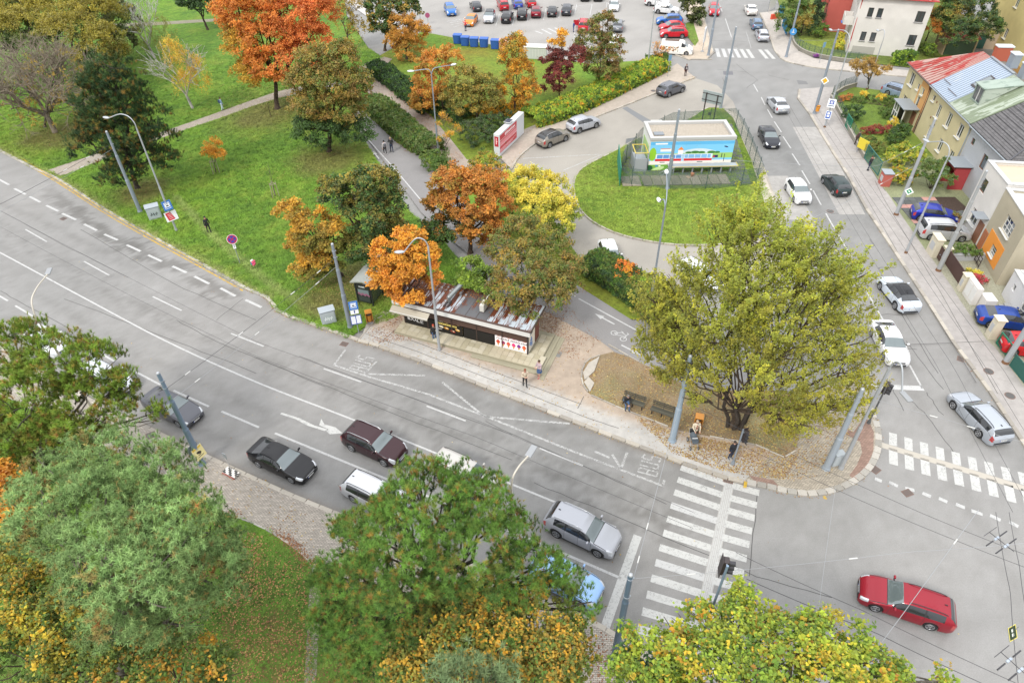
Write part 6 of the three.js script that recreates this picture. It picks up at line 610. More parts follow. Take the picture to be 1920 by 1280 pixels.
{ const bs = [[-7.56,4.24,-75.22,1.1,0.86],[-6.41,3.04,-75.02,1.23,0.74],[-7.4,2.04,-74.82,0.87,0.87]]; tree('young_tree', 'small thin tree with yellow leaves beside the double lamp post', [-7.6,-74.9], bs, { density: 95, rad: 0.3, leaf: 'small', pal: (x, y, z, r) => mix3(C.gold, C.ochre, r()), trunk: 0.06, twigs: 14, bark: barkGrey }); }
{ const bs = [[32.03,3.05,-125.12,1.65,2.02],[33.13,0.89,-125.12,1.48,1.3],[30.91,4.33,-125.12,1.27,1.27]]; tree('yew_tree', 'dark green shrubby tree between the car park and the side road', [33.6,-124.9], bs, { density: 200, leaf: 'big', pal: (x, y, z, r) => mix3(C.dark, C.olive, r() * 0.6), trunk: 0.15 }); }
{ const bs = [[22.54,2.36,-105.73,0.96,0.72],[23.45,1.57,-105.73,0.97,0.65],[22.18,1.43,-105.73,0.65,0.49]]; tree('young_tree', 'small sparse orange tree at the mouth of the car park', [23.1,-105.7], bs, { density: 90, per: 8, rad: 0.3, leaf: 'small', pal: (x, y, z, r) => mix3(C.orange, C.ochre, r()), trunk: 0.06, twigs: 14, bark: barkGrey }); }
{ const bs = [[48.58,3.78,-93.25,1.88,0.72],[47.72,3.19,-92.95,1.3,0.65],[50.12,3.15,-92.95,1.45,0.72],[48.82,2.99,-92.65,1.73,0.58]]; tree('ball_tree', 'small round-headed tree turning brown on the side street corner', [50.1,-93.6], bs, { density: 240, rad: 0.3, leaf: 'small', size: 1.2, pal: (x, y, z, r) => mix3(C.ochre, C.brown, r()), trunk: 0.1 }); }
// trees behind the white house and in its garden
[['dark green tree behind the white house, beside the yellow house', [[67.42,6,-108.76,2.73,3.21],[70.82,6.5,-109.52,3.22,3.22],[66.18,4.5,-103.52,2.49,2.03],[69.81,5,-104.17,2.34,2.03]],[[C.dark, 0.5],[C.green, 0.3],[C.olive, 0.2]]],['orange tree at the corner of the white house', [[66.35,5,-112.04,1.16,1.32],[64.61,4,-107.95,1.05,1.05]],[[C.orange, 0.5],[C.rust, 0.5]]],
['green and yellow tree in the middle of the back gardens', [[70.29,7,-112.02,3.27,1.96],[66.15,5,-107,1.6,2.39]],[[C.moss, 0.5],[C.ochre, 0.3],[C.green, 0.2]]],
['tall green garden tree behind the blue gate', [[46.4,3.5,-119.4,1.76,1.94],[48.13,4,-120.53,1.77,2.12],[44.64,2.6,-115.33,1.2,1.38]],[[C.green, 0.6],[C.moss, 0.4]]],['olive weeping tree in the white house garden', [[49.89,2.8,-120.3,1.42,1.6],[48.55,2,-117.27,1.22,1.05]],[[C.olive, 0.6],[C.ochre, 0.4]]],['narrow dark cypress beside the white house garden', [[51.32,3.5,-119.13,0.79,1.93],[51.56,2,-118.59,0.79,1.41],[53.76,4,-125.15,0.91,1.46]],[[C.dark, 1]]]]
.forEach(([label, bs, cols]) => tree('garden_tree', label, autoBase(bs), bs, { density: 200, leaf: 'broad', rad: 0.4, pal: (x, y, z, r) => pick(r, cols), trunk: 0.12 }));
// shrubs: low rounded plants
function shrub(label, bs, cols, o = {}) { const b = autoBase(bs), t = thing(o.name ?? 'shrub', label, o.category ?? 'shrub', [b[0],0.06, b[1]],0, o.group), r = rng(seed++), g = []; for (const q of bs) for (let i = 0; i < 3; i++) g.push(...limb(V(0,0,0), V(q[0] - b[0] + gauss(r) * q[3] * 0.5, q[1] * 0.9, q[2] - b[1] + gauss(r) * q[3] * 0.5),0.03,0.012, r, 0.12,3)); part('stem', merge(g), barkBrown, t); crown(t, [b[0],0.06, b[1]], bs, { leaf: 'hedge', size: 0.75, density: 450, rad: 0.24, per: 14, floor: 0.1, pal: (x, y, z, r) => pick(r, cols),...o }); return t; }
shrub('big rounded grey-green bush behind the red and white info board', [[-3.84,1.2,-79.15,2.21,1.69],[-1.89,1.3,-79.63,2.35,1.7],[-2.52,0.9,-77.48,2.57,1.41],[0.09,1.1,-82.44,1.61,1.34]],[[C.dark, 0.45],[C.green, 0.3],[[0.1,0.12,0.05],0.25]], { density: 240 });
shrub('dark green round bush at the end of the clipped hedge', [[-8.5,1,-71.77,1.58,1.22],[-7.52,0.8,-70.55,1.2,0.96]],[[C.green, 0.6],[C.moss, 0.4]]);
shrub('yellow-green low bush left of the info board foot', [[-2.43,0.8,-71.98,1.34,0.98],[-3.62,0.7,-70.89,1.09,0.73],[-1.2,0.6,-69.96,1.2,0.72]],[[C.olive, 0.5],[C.lime, 0.3],[C.gold, 0.2]]);
shrub('orange bush growing out of the dark hedge by the cycle path', [[10.08,1.3,-49.11,1.04,0.75],[10.6,1,-48.3,0.94,0.56],[9.44,1,-48.33,0.56,0.56]],[[C.deepOrange, 0.7],[C.gold, 0.3]]);
[['round dark green bush in the corner garden', [[43.66,1.1,-82.97,1.35,1.01]],[[C.dark, 0.6],[C.green, 0.4]]],['row of dark red barberry across the corner garden', [[43.93,0.7,-78.86,0.78,0.46],[45.09,0.7,-78.98,0.78,0.46],[46.25,0.7,-79.09,0.78,0.46]],[[C.crimson, 0.8],[C.rust, 0.2]]],['green conifer bush in front of the yellow house', [[46.75,1.4,-76.69,1.02,1.14],[45.75,1.1,-75.9,1.01,0.76]],[[C.green, 0.7],[C.dark, 0.3]]],['grey-green bush below the barberry row', [[42.17,1,-74.49,1.25,0.75],[42.93,0.9,-73.25,1.23,0.62]],[[C.olive, 0.5],[C.green, 0.5]]],
['yellow and green bush near the street pole', [[43.97,1.5,-70.56,1.44,0.84],[45.32,1.5,-70.24,1.19,0.83],[42.71,1.2,-70.16,1.07,0.72],[45.16,1.6,-71.94,0.85,0.61]],[[C.lime, 0.4],[C.yellow, 0.3],[C.green, 0.3]]],['bluish green tall bush at the red porch', [[44.45,2.2,-65.25,1.35,1.24],[45.11,1.8,-63.98,1.23,1],[46.59,2,-66.57,0.91,0.91]],[[C.moss, 0.5],[C.green, 0.4],[C.blue, 0.1]]],['yellow bush behind the red meter pillar', [[42.66,1,-67.21,1.05,0.7],[41.58,0.8,-65.91,0.8,0.57],[43.08,1,-66.2,0.92,0.69]],[[C.lime, 0.5],[C.gold, 0.3],[C.green, 0.2]]],
['small yellow bush at the foot of the yellow house', [[47.63,1,-80.41,0.59,0.53]],[[C.yellow, 0.8],[C.gold, 0.2]]],['orange and red low plants along the corner fence', [[44.68,0.5,-89.25,0.64,0.43],[45.95,0.5,-89.95,0.65,0.43]],[[C.rust, 0.6],[C.orange, 0.4]]],['yellow-leaved bush at the corner garden rim', [[47.9,0.9,-89.77,0.57,0.43],[49.76,0.8,-88.83,0.57,0.43]],[[C.yellow, 0.7],[C.gold, 0.3]]],['mixed green planting along the rim of the corner garden', [[46.79,0.5,-88.79,0.85,0.43],[48.69,0.5,-89.09,0.86,0.43],[50.81,0.7,-87.57,1.13,0.7],[51.05,0.7,-85.76,0.97,0.69]],[[C.green, 0.6],[C.moss, 0.4]]],['green vegetable row beside the corner lawn', [[48.56,0.5,-84.95,0.69,0.48],[48.58,0.5,-83.57,0.68,0.54],[49.8,0.6,-85.17,0.62,0.48]],[[C.green, 0.7],[C.moss, 0.3]]],
['low clipped green bush on the wall of the orange panel house', [[41.07,0.9,-52.03,0.88,0.39],[42.04,0.9,-52,0.78,0.39],[42.57,0.9,-51.63,0.59,0.39]],[[C.green, 0.6],[C.moss, 0.4]]],['yellow flowering plant in the front bed', [[41.03,0.5,-49.11,0.43,0.28],[41.37,0.5,-48.85,0.43,0.28]],[[C.yellow, 0.8],[C.green, 0.2]]],['pink and red flowering plant in the front bed', [[40.95,0.5,-48.05,0.47,0.33],[41.33,0.5,-47.8,0.47,0.33]],[[[0.5,0.05,0.08],0.8],[C.green, 0.2]]],
['yellow-leaved shrub at the white house wall', [[51.57,1.2,-108.85,0.66,0.99],[52.76,1.6,-111.42,0.59,0.84]],[[C.yellow, 0.7],[C.lime, 0.3]]],['green round bush in the white house garden', [[50.99,0.9,-116.09,0.87,0.79],[52.25,1.1,-117.34,0.88,0.88]],[[C.green, 0.8],[C.lime, 0.2]]],['yellow shrub under the weeping tree', [[51.04,1.1,-121.26,1.08,0.72]],[[C.gold, 0.6],[C.lime, 0.4]]],['dark bush behind the blue gate', [[47.49,1.1,-117.58,1.23,1.06],[50.41,1,-117.78,1.06,0.88]],[[C.dark, 0.6],[C.green, 0.4]]],['purple flowers at the white house garden wall', [[47.59,0.4,-106.79,0.49,0.25]],[[[0.25,0.06,0.3],1]]],
['flowering pot plant between blue and grey parked cars', [[44.16,0.8,-57.81,0.53,0.42]],[[C.rust, 0.5],[C.moss, 0.5]]],['green bush beside the shed', [[64.6,1.2,-106.47,0.98,0.81],[64.88,1,-108.61,0.66,0.66]],[[C.green, 0.6],[C.lime, 0.4]]]]
.forEach(([l, bs, cols]) => shrub(l, bs, cols, { density: 700, rad: 0.16, size: 0.7 }));
// hedges: clipped or loose strips along a line
function hedge(label, line, w, h, n, cols, o = {}) {
const c = line[Math.floor(line.length / 2)], t = thing('hedge', label, 'hedge', [c[0],0.06, c[1]]), r = rng(seed++), list = []; let L = 0; for (let i = 0; i + 1 < line.length; i++) L += Math.hypot(line[i + 1][0] - line[i][0], line[i + 1][1] - line[i][1]);
const st = []; along(line, 0.9, (x, z) => { for (let k = 0; k < 2; k++) st.push(rod(V(x - c[0] + gauss(r) * 0.2,0, z - c[1] + gauss(r) * 0.2), V(x - c[0] + gauss(r) * w * 0.35, h * 0.8, z - c[1] + gauss(r) * w * 0.35),0.03,0.012,5)); }); part('stem', merge(st), barkBrown, t);
const ww = typeof w === 'function' ? w : () => w; let i0 = 0; const step = L / n * 14;
along(line, step, (x, z, a) => { i0++; const wid = ww(i0 * step / L), f = r(), top = r() < 0.62, s = top ? (r() - 0.5) * wid : (r() < 0.75 ? 1 : -1) * wid * 0.5, hh = h * (0.85 + 0.35 * vn(x * 0.8 + 3, z * 0.8)), y = top ? hh - Math.pow(Math.abs(s) / wid * 2,3) * 0.2 * h : hh * f, nx = Math.sin(a), nz = Math.cos(a), base = shade(pick(r, cols),0.8 + 0.4 * r()), dx = (r() - 0.5) * step;
for (let i = 0; i < 14; i++) { const px = x + nx * s + Math.cos(a) * dx + gauss(r) * 0.22, pz = z + nz * s - Math.sin(a) * dx + gauss(r) * 0.22; list.push([px - c[0], Math.max(0.05, y + gauss(r) * 0.13), pz - c[1], r() * 6.28, r() * 6.28, r() * 6.28, (o.size ?? 1) * (0.7 + 0.6 * r()), shade(base, 0.8 + 0.4 * r())]); } });
instances('foliage', LEAF.hedge, leafMat, list, t); return t;
}
hedge('wide clipped green hedge between cycle path and leafy path', [[-18.3,-90.2],[-14.7,-83.9],[-11.4,-78.3],[-8.8,-75]],3.2,1.5,13000,[[C.green, 0.35],[C.moss, 0.4],[[0.18,0.24,0.07],0.25]]);
hedge('dark green hedge along the far side of the leafy path', [[-19.9,-103.6],[-16.4,-98],[-13.1,-92.3],[-10.1,-87.2]],2.6,1.6,9000,[[C.dark, 0.6],[C.green, 0.4]]);
hedge('long loose yellow-green hedge curving beside the loop road', bendy([[2.7,-83.8],[6.8,-86.6],[11.5,-91.3],[17.5,-97.7],[22.7,-103.4]]),3.6,1.3,26000,[[C.lime, 0.5],[C.lemon, 0.2],[C.green, 0.24],[C.gold, 0.06]], { size: 1 });
hedge('dark hedge between the loop road and the cycle path', [[7.38,-51.48],[9.18,-49.33],[10.59,-47.46],[11.71,-45.75]],2.8,1.3,11000,[[C.dark, 0.25],[C.green, 0.45],[C.moss, 0.3]]);
hedge('yellow-green scrub under the big tree by the loop road', [[11.32,-47.68],[12.37,-44.27],[13.48,-40.81]],2.6,1.5,6500,[[C.olive, 0.5],[C.moss, 0.3],[C.lime, 0.2]]);
hedge('clipped green hedge in front of the white house', [[58,-103.9],[60.8,-103.1]],1.2,1.6,1700,[[C.green, 0.7],[C.lime, 0.3]], { size: 1.4 });
hedge('low green planting at the car park lamp foot', [[21.3,-104.9],[24.2,-105.9]],1.8,0.9,1300,[[C.green, 0.7],[C.moss, 0.3]], { size: 1.4 });
hedge('orange and yellow ground shrubs under the car park trees', [[-5.2,-88.8],[-0.9,-86.3],[2.3,-88.5]],3,0.7,3500,[[C.gold, 0.4],[C.ochre, 0.3],[C.moss, 0.3]], { size: 1.3 });
hedge('ground ivy and shrubs beneath the trees right of the leafy path', [[-11.2,-91.8],[-8,-87.1],[-5.1,-84.8]],3,0.8,3000,[[C.dark, 0.4],[C.green, 0.4],[C.olive, 0.2]], { size: 1.3 });
// grass blades standing in the lawns
function tufts(label, polys, n, colour, size = 1) { const r = rng(seed++), list = [], pos = []; for (let i = 0; i < 7; i++) { const a = r() * 6.28, l = 0.1 + r() * 0.09, x = gauss(r) * 0.09, z = gauss(r) * 0.09, w = 0.016; pos.push(x - Math.sin(a) * w, 0, z + Math.cos(a) * w, x + Math.sin(a) * w, 0, z - Math.cos(a) * w, x + Math.cos(a) * l, l * 0.42, z + Math.sin(a) * l); } const g = new THREE.BufferGeometry(); g.setAttribute('position', new THREE.Float32BufferAttribute(pos, 3)); g.computeVertexNormals(); if (g.attributes.normal.getY(0) < 0) { for (let q = 0; q < pos.length; q += 9) for (let m = 0; m < 3; m++) { const v = pos[q + m]; pos[q + m] = pos[q + 3 + m]; pos[q + 3 + m] = v; } g.setAttribute('position', new THREE.Float32BufferAttribute(pos, 3)); g.computeVertexNormals(); }
for (const q of polys) { const xs = q.map(p => p[0]), zs = q.map(p => p[1]), x0 = Math.max(-75, Math.min(...xs)), x1 = Math.max(...xs), z0 = Math.max(-120, Math.min(...zs)), z1 = Math.max(...zs); for (let i = 0, k = 0; i < n / polys.length && k < n * 6; k++) { const x = lerp(x0, x1, r()), z = lerp(z0, z1, Math.sqrt(r())); if (!inside(q, x, z) || inside(dirtPath, x, z)) continue; i++; const c = colour(x, z), k2 = 0.8 + 0.4 * vn(x * 1.9, z * 1.9) + gauss(r) * 0.12; list.push([x, K - 0.015, z, gauss(r) * 0.2, r() * 6.28, gauss(r) * 0.2, size * (0.8 + r() * 0.9), c.map(v => v * 0.8 * k2)]); } }
return tag(instances('grass', g, needleMat, list, scene), label, 'grass', null, 'stuff'); }
tufts('short rough grass of the park lawn', [parkPoly],70000, lawnColour, 1.15); tufts('short grass of the round island inside the loop road', [[...kerbLoopIn]],9000, (x, z) => [0.25,0.36,0.035],1.2); tufts('grass under the pines at the lower left', [underPines],24000, (x, z) => [0.15,0.28,0.03],1.1);
// fallen leaves
{ const r = rng(99), list = [], leaf = leafGeo(1,0.13,0,2), cols = [[0.4,0.25,0.08],[0.33,0.19,0.06],[0.45,0.32,0.1],[0.24,0.13,0.05],[0.55,0.42,0.15],[0.3,0.15,0.06]], redder = [[0.28,0.12,0.05],[0.22,0.09,0.04],[0.36,0.18,0.07]];
const drop = (x, z, y, cs) => list.push([x, y + 0.015 + r() * 0.02, z, gauss(r) * 0.35, r() * 6.28, gauss(r) * 0.35,0.6 + r() * 0.8, shade(cs[Math.floor(r() * cs.length)],0.7 + 0.6 * r())]);
const disc = (p, rad, n, y = K, cs = cols) => { for (let i = 0; i < n; i++) { const a = r() * 6.28, d = rad * Math.sqrt(-Math.log(1 - r() * 0.95)) * 0.6; drop(p[0] + Math.cos(a) * d, p[1] + Math.sin(a) * d, y, cs); } };
const poly = (q, n, y, cs = cols, patchy = 0.45) => { const xs = q.map(p => p[0]), zs = q.map(p => p[1]), a = Math.min(...xs), b = Math.max(...xs), c = Math.min(...zs), d = Math.max(...zs); for (let i = 0, k = 0; i < n && k < n * 20; k++) { const x = lerp(a, b, r()), z = lerp(c, d, r()); if (!inside(q, x, z) || vn(x * 0.7, z * 0.7) < patchy * r() * 1.6) continue; drop(x, z, y, cs); i++; } };
const line = (l, w, n, y = 0.005, cs = cols) => { for (let i = 0; i < n; i++) { const k = Math.floor(r() * (l.length - 1)), t = r(), a = l[k], b = l[k + 1]; if (vn(lerp(a[0], b[0], t) * 0.6, lerp(a[1], b[1], t) * 0.6) < 0.35) continue; drop(lerp(a[0], b[0], t) + gauss(r) * w, lerp(a[1], b[1], t) + gauss(r) * w, y, cs); } };
poly(islandPoly, 5200, K + 0.035, cols, 0.55); poly([[8.32,-33.06],[10.88,-31.44],[13.44,-30.46],[16.51,-29.69],[18.23,-28.83],[19.23,-29.17],[17.47,-26.99],[15.15,-27.34],[13.21,-27.94],[10.66,-29.34]],4000, K + 0.006, cols, 0.55); poly([[16.96,-28.76],[20.02,-31.55],[22.43,-32],[23.72,-31.47],[20.72,-27.36],[17.75,-26.78]],900, K + 0.01);
poly([[-11.8,-42.41],[-9.82,-44.09],[-8.31,-47.01],[-7.13,-44.03],[-8.19,-41.32],[-11.17,-41.06]],1300, K, redder); poly([[1.81,-43.81],[4.63,-45.93],[7.29,-40.96],[4.94,-38.48],[2.94,-39.77]],800, K, redder); poly(plaza, 1500, K + 0.004); poly([[1.81,-43.81],[3.76,-46.71],[5.94,-47.81],[4.53,-44.46],[3.01,-41.06]],600, K + 0.015, redder); line([[6.39,-47.57],[8.66,-45.09],[11.01,-42.75]],0.5,1400, K + 0.02, redder);
poly([[-22.1,-104.9],[-18.2,-100.2],[-14.2,-91.9],[-9.9,-84.6],[-5.3,-73.7],[-7.8,-73.8],[-11.5,-79.5],[-16.7,-89.2]],2600, K + 0.02, redder); line([[-18.9,-89.3],[-14.3,-80.7],[-10.2,-72.5]],0.5,900, K + 0.02, redder); line([[-18.6,-100.3],[-14.2,-91.9],[-10,-85.5]],0.6,900, K + 0.02, redder);
poly([[-34.4,-90.9],[-29.9,-96.5],[-18.3,-90.2],[-17,-77],[-22.3,-74.3],[-28.7,-85.3]],2600, K + 0.06, cols); disc([-29.2,-93.5],7,900, K + 0.06); disc([-36.8,-96.8],9,700, K + 0.06); disc([-16.25,-49.59],3,900, K + 0.06); disc([-12.75,-48.69],3,500, K + 0.06); disc([-57.4,-82.2],6,600, K + 0.06, redder); disc([-23.9,-70.3],8,260, K + 0.06); disc([-48.4,-101.5],9,200, K + 0.06); disc([-40.3,-66.9],3,260, K + 0.06, redder);
line(kerbBay, 0.22,1700); line(kerbSouth.slice(10),0.2,900); line(kerbCorner, 0.25,700); line(kerbNorth.slice(-20),0.2,700); line(kerbEast, 0.2,700,0.005, redder); line(kerbLoopOut, 0.5,600, K); line([[2.1,-80.9],[11.3,-90],[23.6,-101.1]],0.6,900, K + 0.01, redder); line([[30.7,-120.8],[31.1,-111.1]],1.2,500, K, redder);
poly([[-18.64,-24.41],[-15.03,-23.22],[-12.28,-21.05],[-10.33,-14.74],[-18.17,-14.6],[-18.78,-20.15]],3600, K + 0.06,[[0.4,0.2,0.08],[0.45,0.3,0.1],[0.3,0.13,0.06]]); line(bendy([[-18.03,-25.1],[-13.69,-23.01],[-11.83,-21.11]]),0.35,900, K + 0.01, redder); poly([[-11.14,-20.03],[-7.36,-19.01],[-1.97,-17.7],[2.16,-14.3],[-9.95,-14.22]],2400, K + 0.06, redder); poly([[-27.98,-30.57],[-16.2,-27.63],[-11.21,-23.52],[-11.28,-20.69],[-15.99,-24.37]],260, K + 0.005); line([[4.02,-16.72],[4.4,-15.06],[4.69,-13.01]],0.6,300, K + 0.01, redder);
poly([[-45,-60],[40,-20],[40,-14],[0,-16],[-30,-30]],130,0.01); poly(parkPoly, 1500, K + 0.06);
const o = instances('fallen_leaves', leaf, leafMat, list, scene); tag(o, 'yellow and brown leaves fallen over soil, pavements and gutters', 'leaves', null, 'stuff'); }
{ const [t, ry] = kioskParts;
const rl2 = rng(12), ll = []; for (let i = 0; i < 2200; i++) { const x = rl2() * kL, z = -2.7 + Math.pow(rl2(),1.8) * 2.6; if (vn(x * 1.4, z * 1.4) < 0.5 && z > -1.7 || (z > -0.9 && rl2() < 0.75)) continue; ll.push([x, ry + 0.02 + rl2() * 0.05, z, gauss(rl2) * 0.4, rl2() * 6.28, gauss(rl2) * 0.4,0.8 + rl2() * 0.7, shade([[0.3,0.1,0.04],[0.22,0.08,0.03],[0.36,0.16,0.05]][i % 3],0.7 + 0.6 * rl2())]); } instances('fallen_leaves', leafGeo(1,0.16,0,2), leafMat, ll, t);
}
// ---------- cars ----------
const glassSide = new THREE.MeshPhysicalMaterial({ color: rgb(0.02,0.023,0.026), roughness: 0.06, metalness: 0.1, clearcoat: 1, clearcoatRoughness: 0.03 });
const rubber = std(rgb(0.018,0.018,0.019),0.85), alloy = std(rgb(0.45,0.46,0.48),0.35, { metalness: 0.75 }), blackTrim = std(rgb(0.02,0.02,0.022),0.5), chrome = std(rgb(0.6,0.61,0.63),0.2, { metalness: 0.9 });
const lampClear = new THREE.MeshPhysicalMaterial({ color: rgb(0.55,0.57,0.6), roughness: 0.1, metalness: 0.35, clearcoat: 1 }), lampRed = new THREE.MeshPhysicalMaterial({ color: rgb(0.38,0.02,0.02), roughness: 0.15, clearcoat: 1 });
const plateTex = canvasTex(128,32, (g, w, h) => { g.fillStyle = '#f2f2ee'; g.fillRect(0,0, w, h); g.fillStyle = '#2348a8'; g.fillRect(0,0,12, h); g.fillStyle = '#222'; for (const [x, ww] of [[20,10],[34,10],[48,10],[68,10],[82,10],[96,10],[110,10]]) { g.fillRect(x, 7, ww, 18); g.fillStyle = '#f2f2ee'; g.fillRect(x + 3,11, ww - 6,4); g.fillRect(x + 3,18, ww - 6,4); g.fillStyle = '#222'; } });
const plateMat = std('#ffffff', 0.5, { map: plateTex });
const PAINT = new THREE.MeshPhysicalMaterial({ color: '#888888' }), ROOF = new THREE.MeshPhysicalMaterial({ color: '#777777' });
const paints = {};
function paint(c, metal = 0.35) { const k = c + metal; return paints[k] ??= new THREE.MeshPhysicalMaterial({ color: rgb(c), roughness: 0.36, metalness: metal, clearcoat: 0.55, clearcoatRoughness: 0.06, specularIntensity: 0.4 }); }
function curve(pts) { // monotone cubic through [x, y] points
const n = pts.length, m = [], d = []; for (let i = 0; i < n - 1; i++) d.push((pts[i + 1][1] - pts[i][1]) / (pts[i + 1][0] - pts[i][0])); for (let i = 0; i < n; i++) m.push(i === 0 ? d[0] : i === n - 1 ? d[n - 2] : d[i - 1] * d[i] <= 0 ? 0 : 2 / (1 / d[i - 1] + 1 / d[i]));
return x => { if (x <= pts[0][0]) return pts[0][1]; if (x >= pts[n - 1][0]) return pts[n - 1][1]; let i = 0; while (x > pts[i + 1][0]) i++; const h = pts[i + 1][0] - pts[i][0], t = (x - pts[i][0]) / h, t2 = t * t, t3 = t2 * t; return (2 * t3 - 3 * t2 + 1) * pts[i][1] + (t3 - 2 * t2 + t) * h * m[i] + (-2 * t3 + 3 * t2) * pts[i + 1][1] + (t3 - t2) * h * m[i + 1]; };
}
// each style: fractions of length from the nose; heights in metres
const STYLE = {
sedan: { L: 4.75, W: 1.84, base: 0.17, R: 0.335, wf: 0.19, wr: 0.79, top: [[0,0.6],[0.02,0.7],[0.08,0.8],[0.2,0.9],[0.285,0.97],[0.44,1.38],[0.53,1.45],[0.62,1.45],[0.72,1.38],[0.9,1.13],[0.97,1.08],[1,0.94]], ws: [0.29,0.43], rw: [0.74,0.885], sw: [[0.335,0.475],[0.49,0.65],[0.66,0.77]], roofW: 0.6 },
wagon: { L: 4.68, W: 1.82, base: 0.17, R: 0.33, wf: 0.19, wr: 0.765, top: [[0,0.6],[0.02,0.7],[0.08,0.8],[0.2,0.91],[0.275,0.98],[0.43,1.4],[0.52,1.47],[0.7,1.47],[0.88,1.42],[0.93,1.33],[0.985,1.0],[1,0.9]], ws: [0.28,0.42], rw: [0.905,0.972], sw: [[0.33,0.475],[0.49,0.65],[0.67,0.86]], roofW: 0.62, rails: 1 },
hatch: { L: 4.2, W: 1.79, base: 0.17, R: 0.325, wf: 0.2, wr: 0.815, top: [[0,0.6],[0.02,0.7],[0.08,0.82],[0.2,0.93],[0.27,1.0],[0.42,1.41],[0.52,1.49],[0.72,1.47],[0.86,1.38],[0.92,1.27],[0.985,0.98],[1,0.88]], ws: [0.275,0.415], rw: [0.88,0.97], sw: [[0.325,0.51],[0.53,0.72],[0.74,0.81]], roofW: 0.62 },
suv: { L: 4.55, W: 1.87, base: 0.22, R: 0.365, wf: 0.195, wr: 0.79, top: [[0,0.66],[0.015,0.84],[0.06,0.96],[0.2,1.07],[0.265,1.13],[0.4,1.54],[0.49,1.64],[0.7,1.64],[0.87,1.57],[0.92,1.46],[0.98,1.12],[1,1.0]], ws: [0.27,0.395], rw: [0.89,0.965], sw: [[0.315,0.47],[0.485,0.66],[0.68,0.84]], roofW: 0.65, rails: 1, clad: 1 },
coupe: { L: 4.69, W: 1.86, base: 0.2, R: 0.36, wf: 0.2, wr: 0.795, top: [[0,0.62],[0.02,0.76],[0.08,0.86],[0.2,0.95],[0.28,1.02],[0.43,1.42],[0.52,1.49],[0.62,1.48],[0.74,1.38],[0.9,1.14],[0.97,1.1],[1,0.95]], ws: [0.285,0.42], rw: [0.76,0.885], sw: [[0.33,0.475],[0.49,0.65],[0.665,0.8]], roofW: 0.58, clad: 1 },
mpv: { L: 4.6, W: 1.86, base: 0.18, R: 0.335, wf: 0.19, wr: 0.8, top: [[0,0.64],[0.015,0.78],[0.08,0.92],[0.18,1.05],[0.22,1.12],[0.38,1.6],[0.47,1.72],[0.75,1.72],[0.92,1.66],[0.955,1.5],[0.99,1.06],[1,0.96]], ws: [0.225,0.365], rw: [0.935,0.98], sw: [[0.28,0.44],[0.455,0.65],[0.67,0.88]], roofW: 0.68, rails: 1 },
van: { L: 5.1, W: 1.95, base: 0.2, R: 0.34, wf: 0.18, wr: 0.79, top: [[0,0.7],[0.015,0.9],[0.06,1.05],[0.13,1.18],[0.16,1.26],[0.28,1.8],[0.35,1.94],[0.6,1.96],[0.95,1.94],[0.975,1.8],[0.995,1.1],[1,1.0]], ws: [0.165,0.27], rw: [0.96,0.985], sw: [[0.21,0.36]], roofW: 0.76 },
};
const carProto = {};
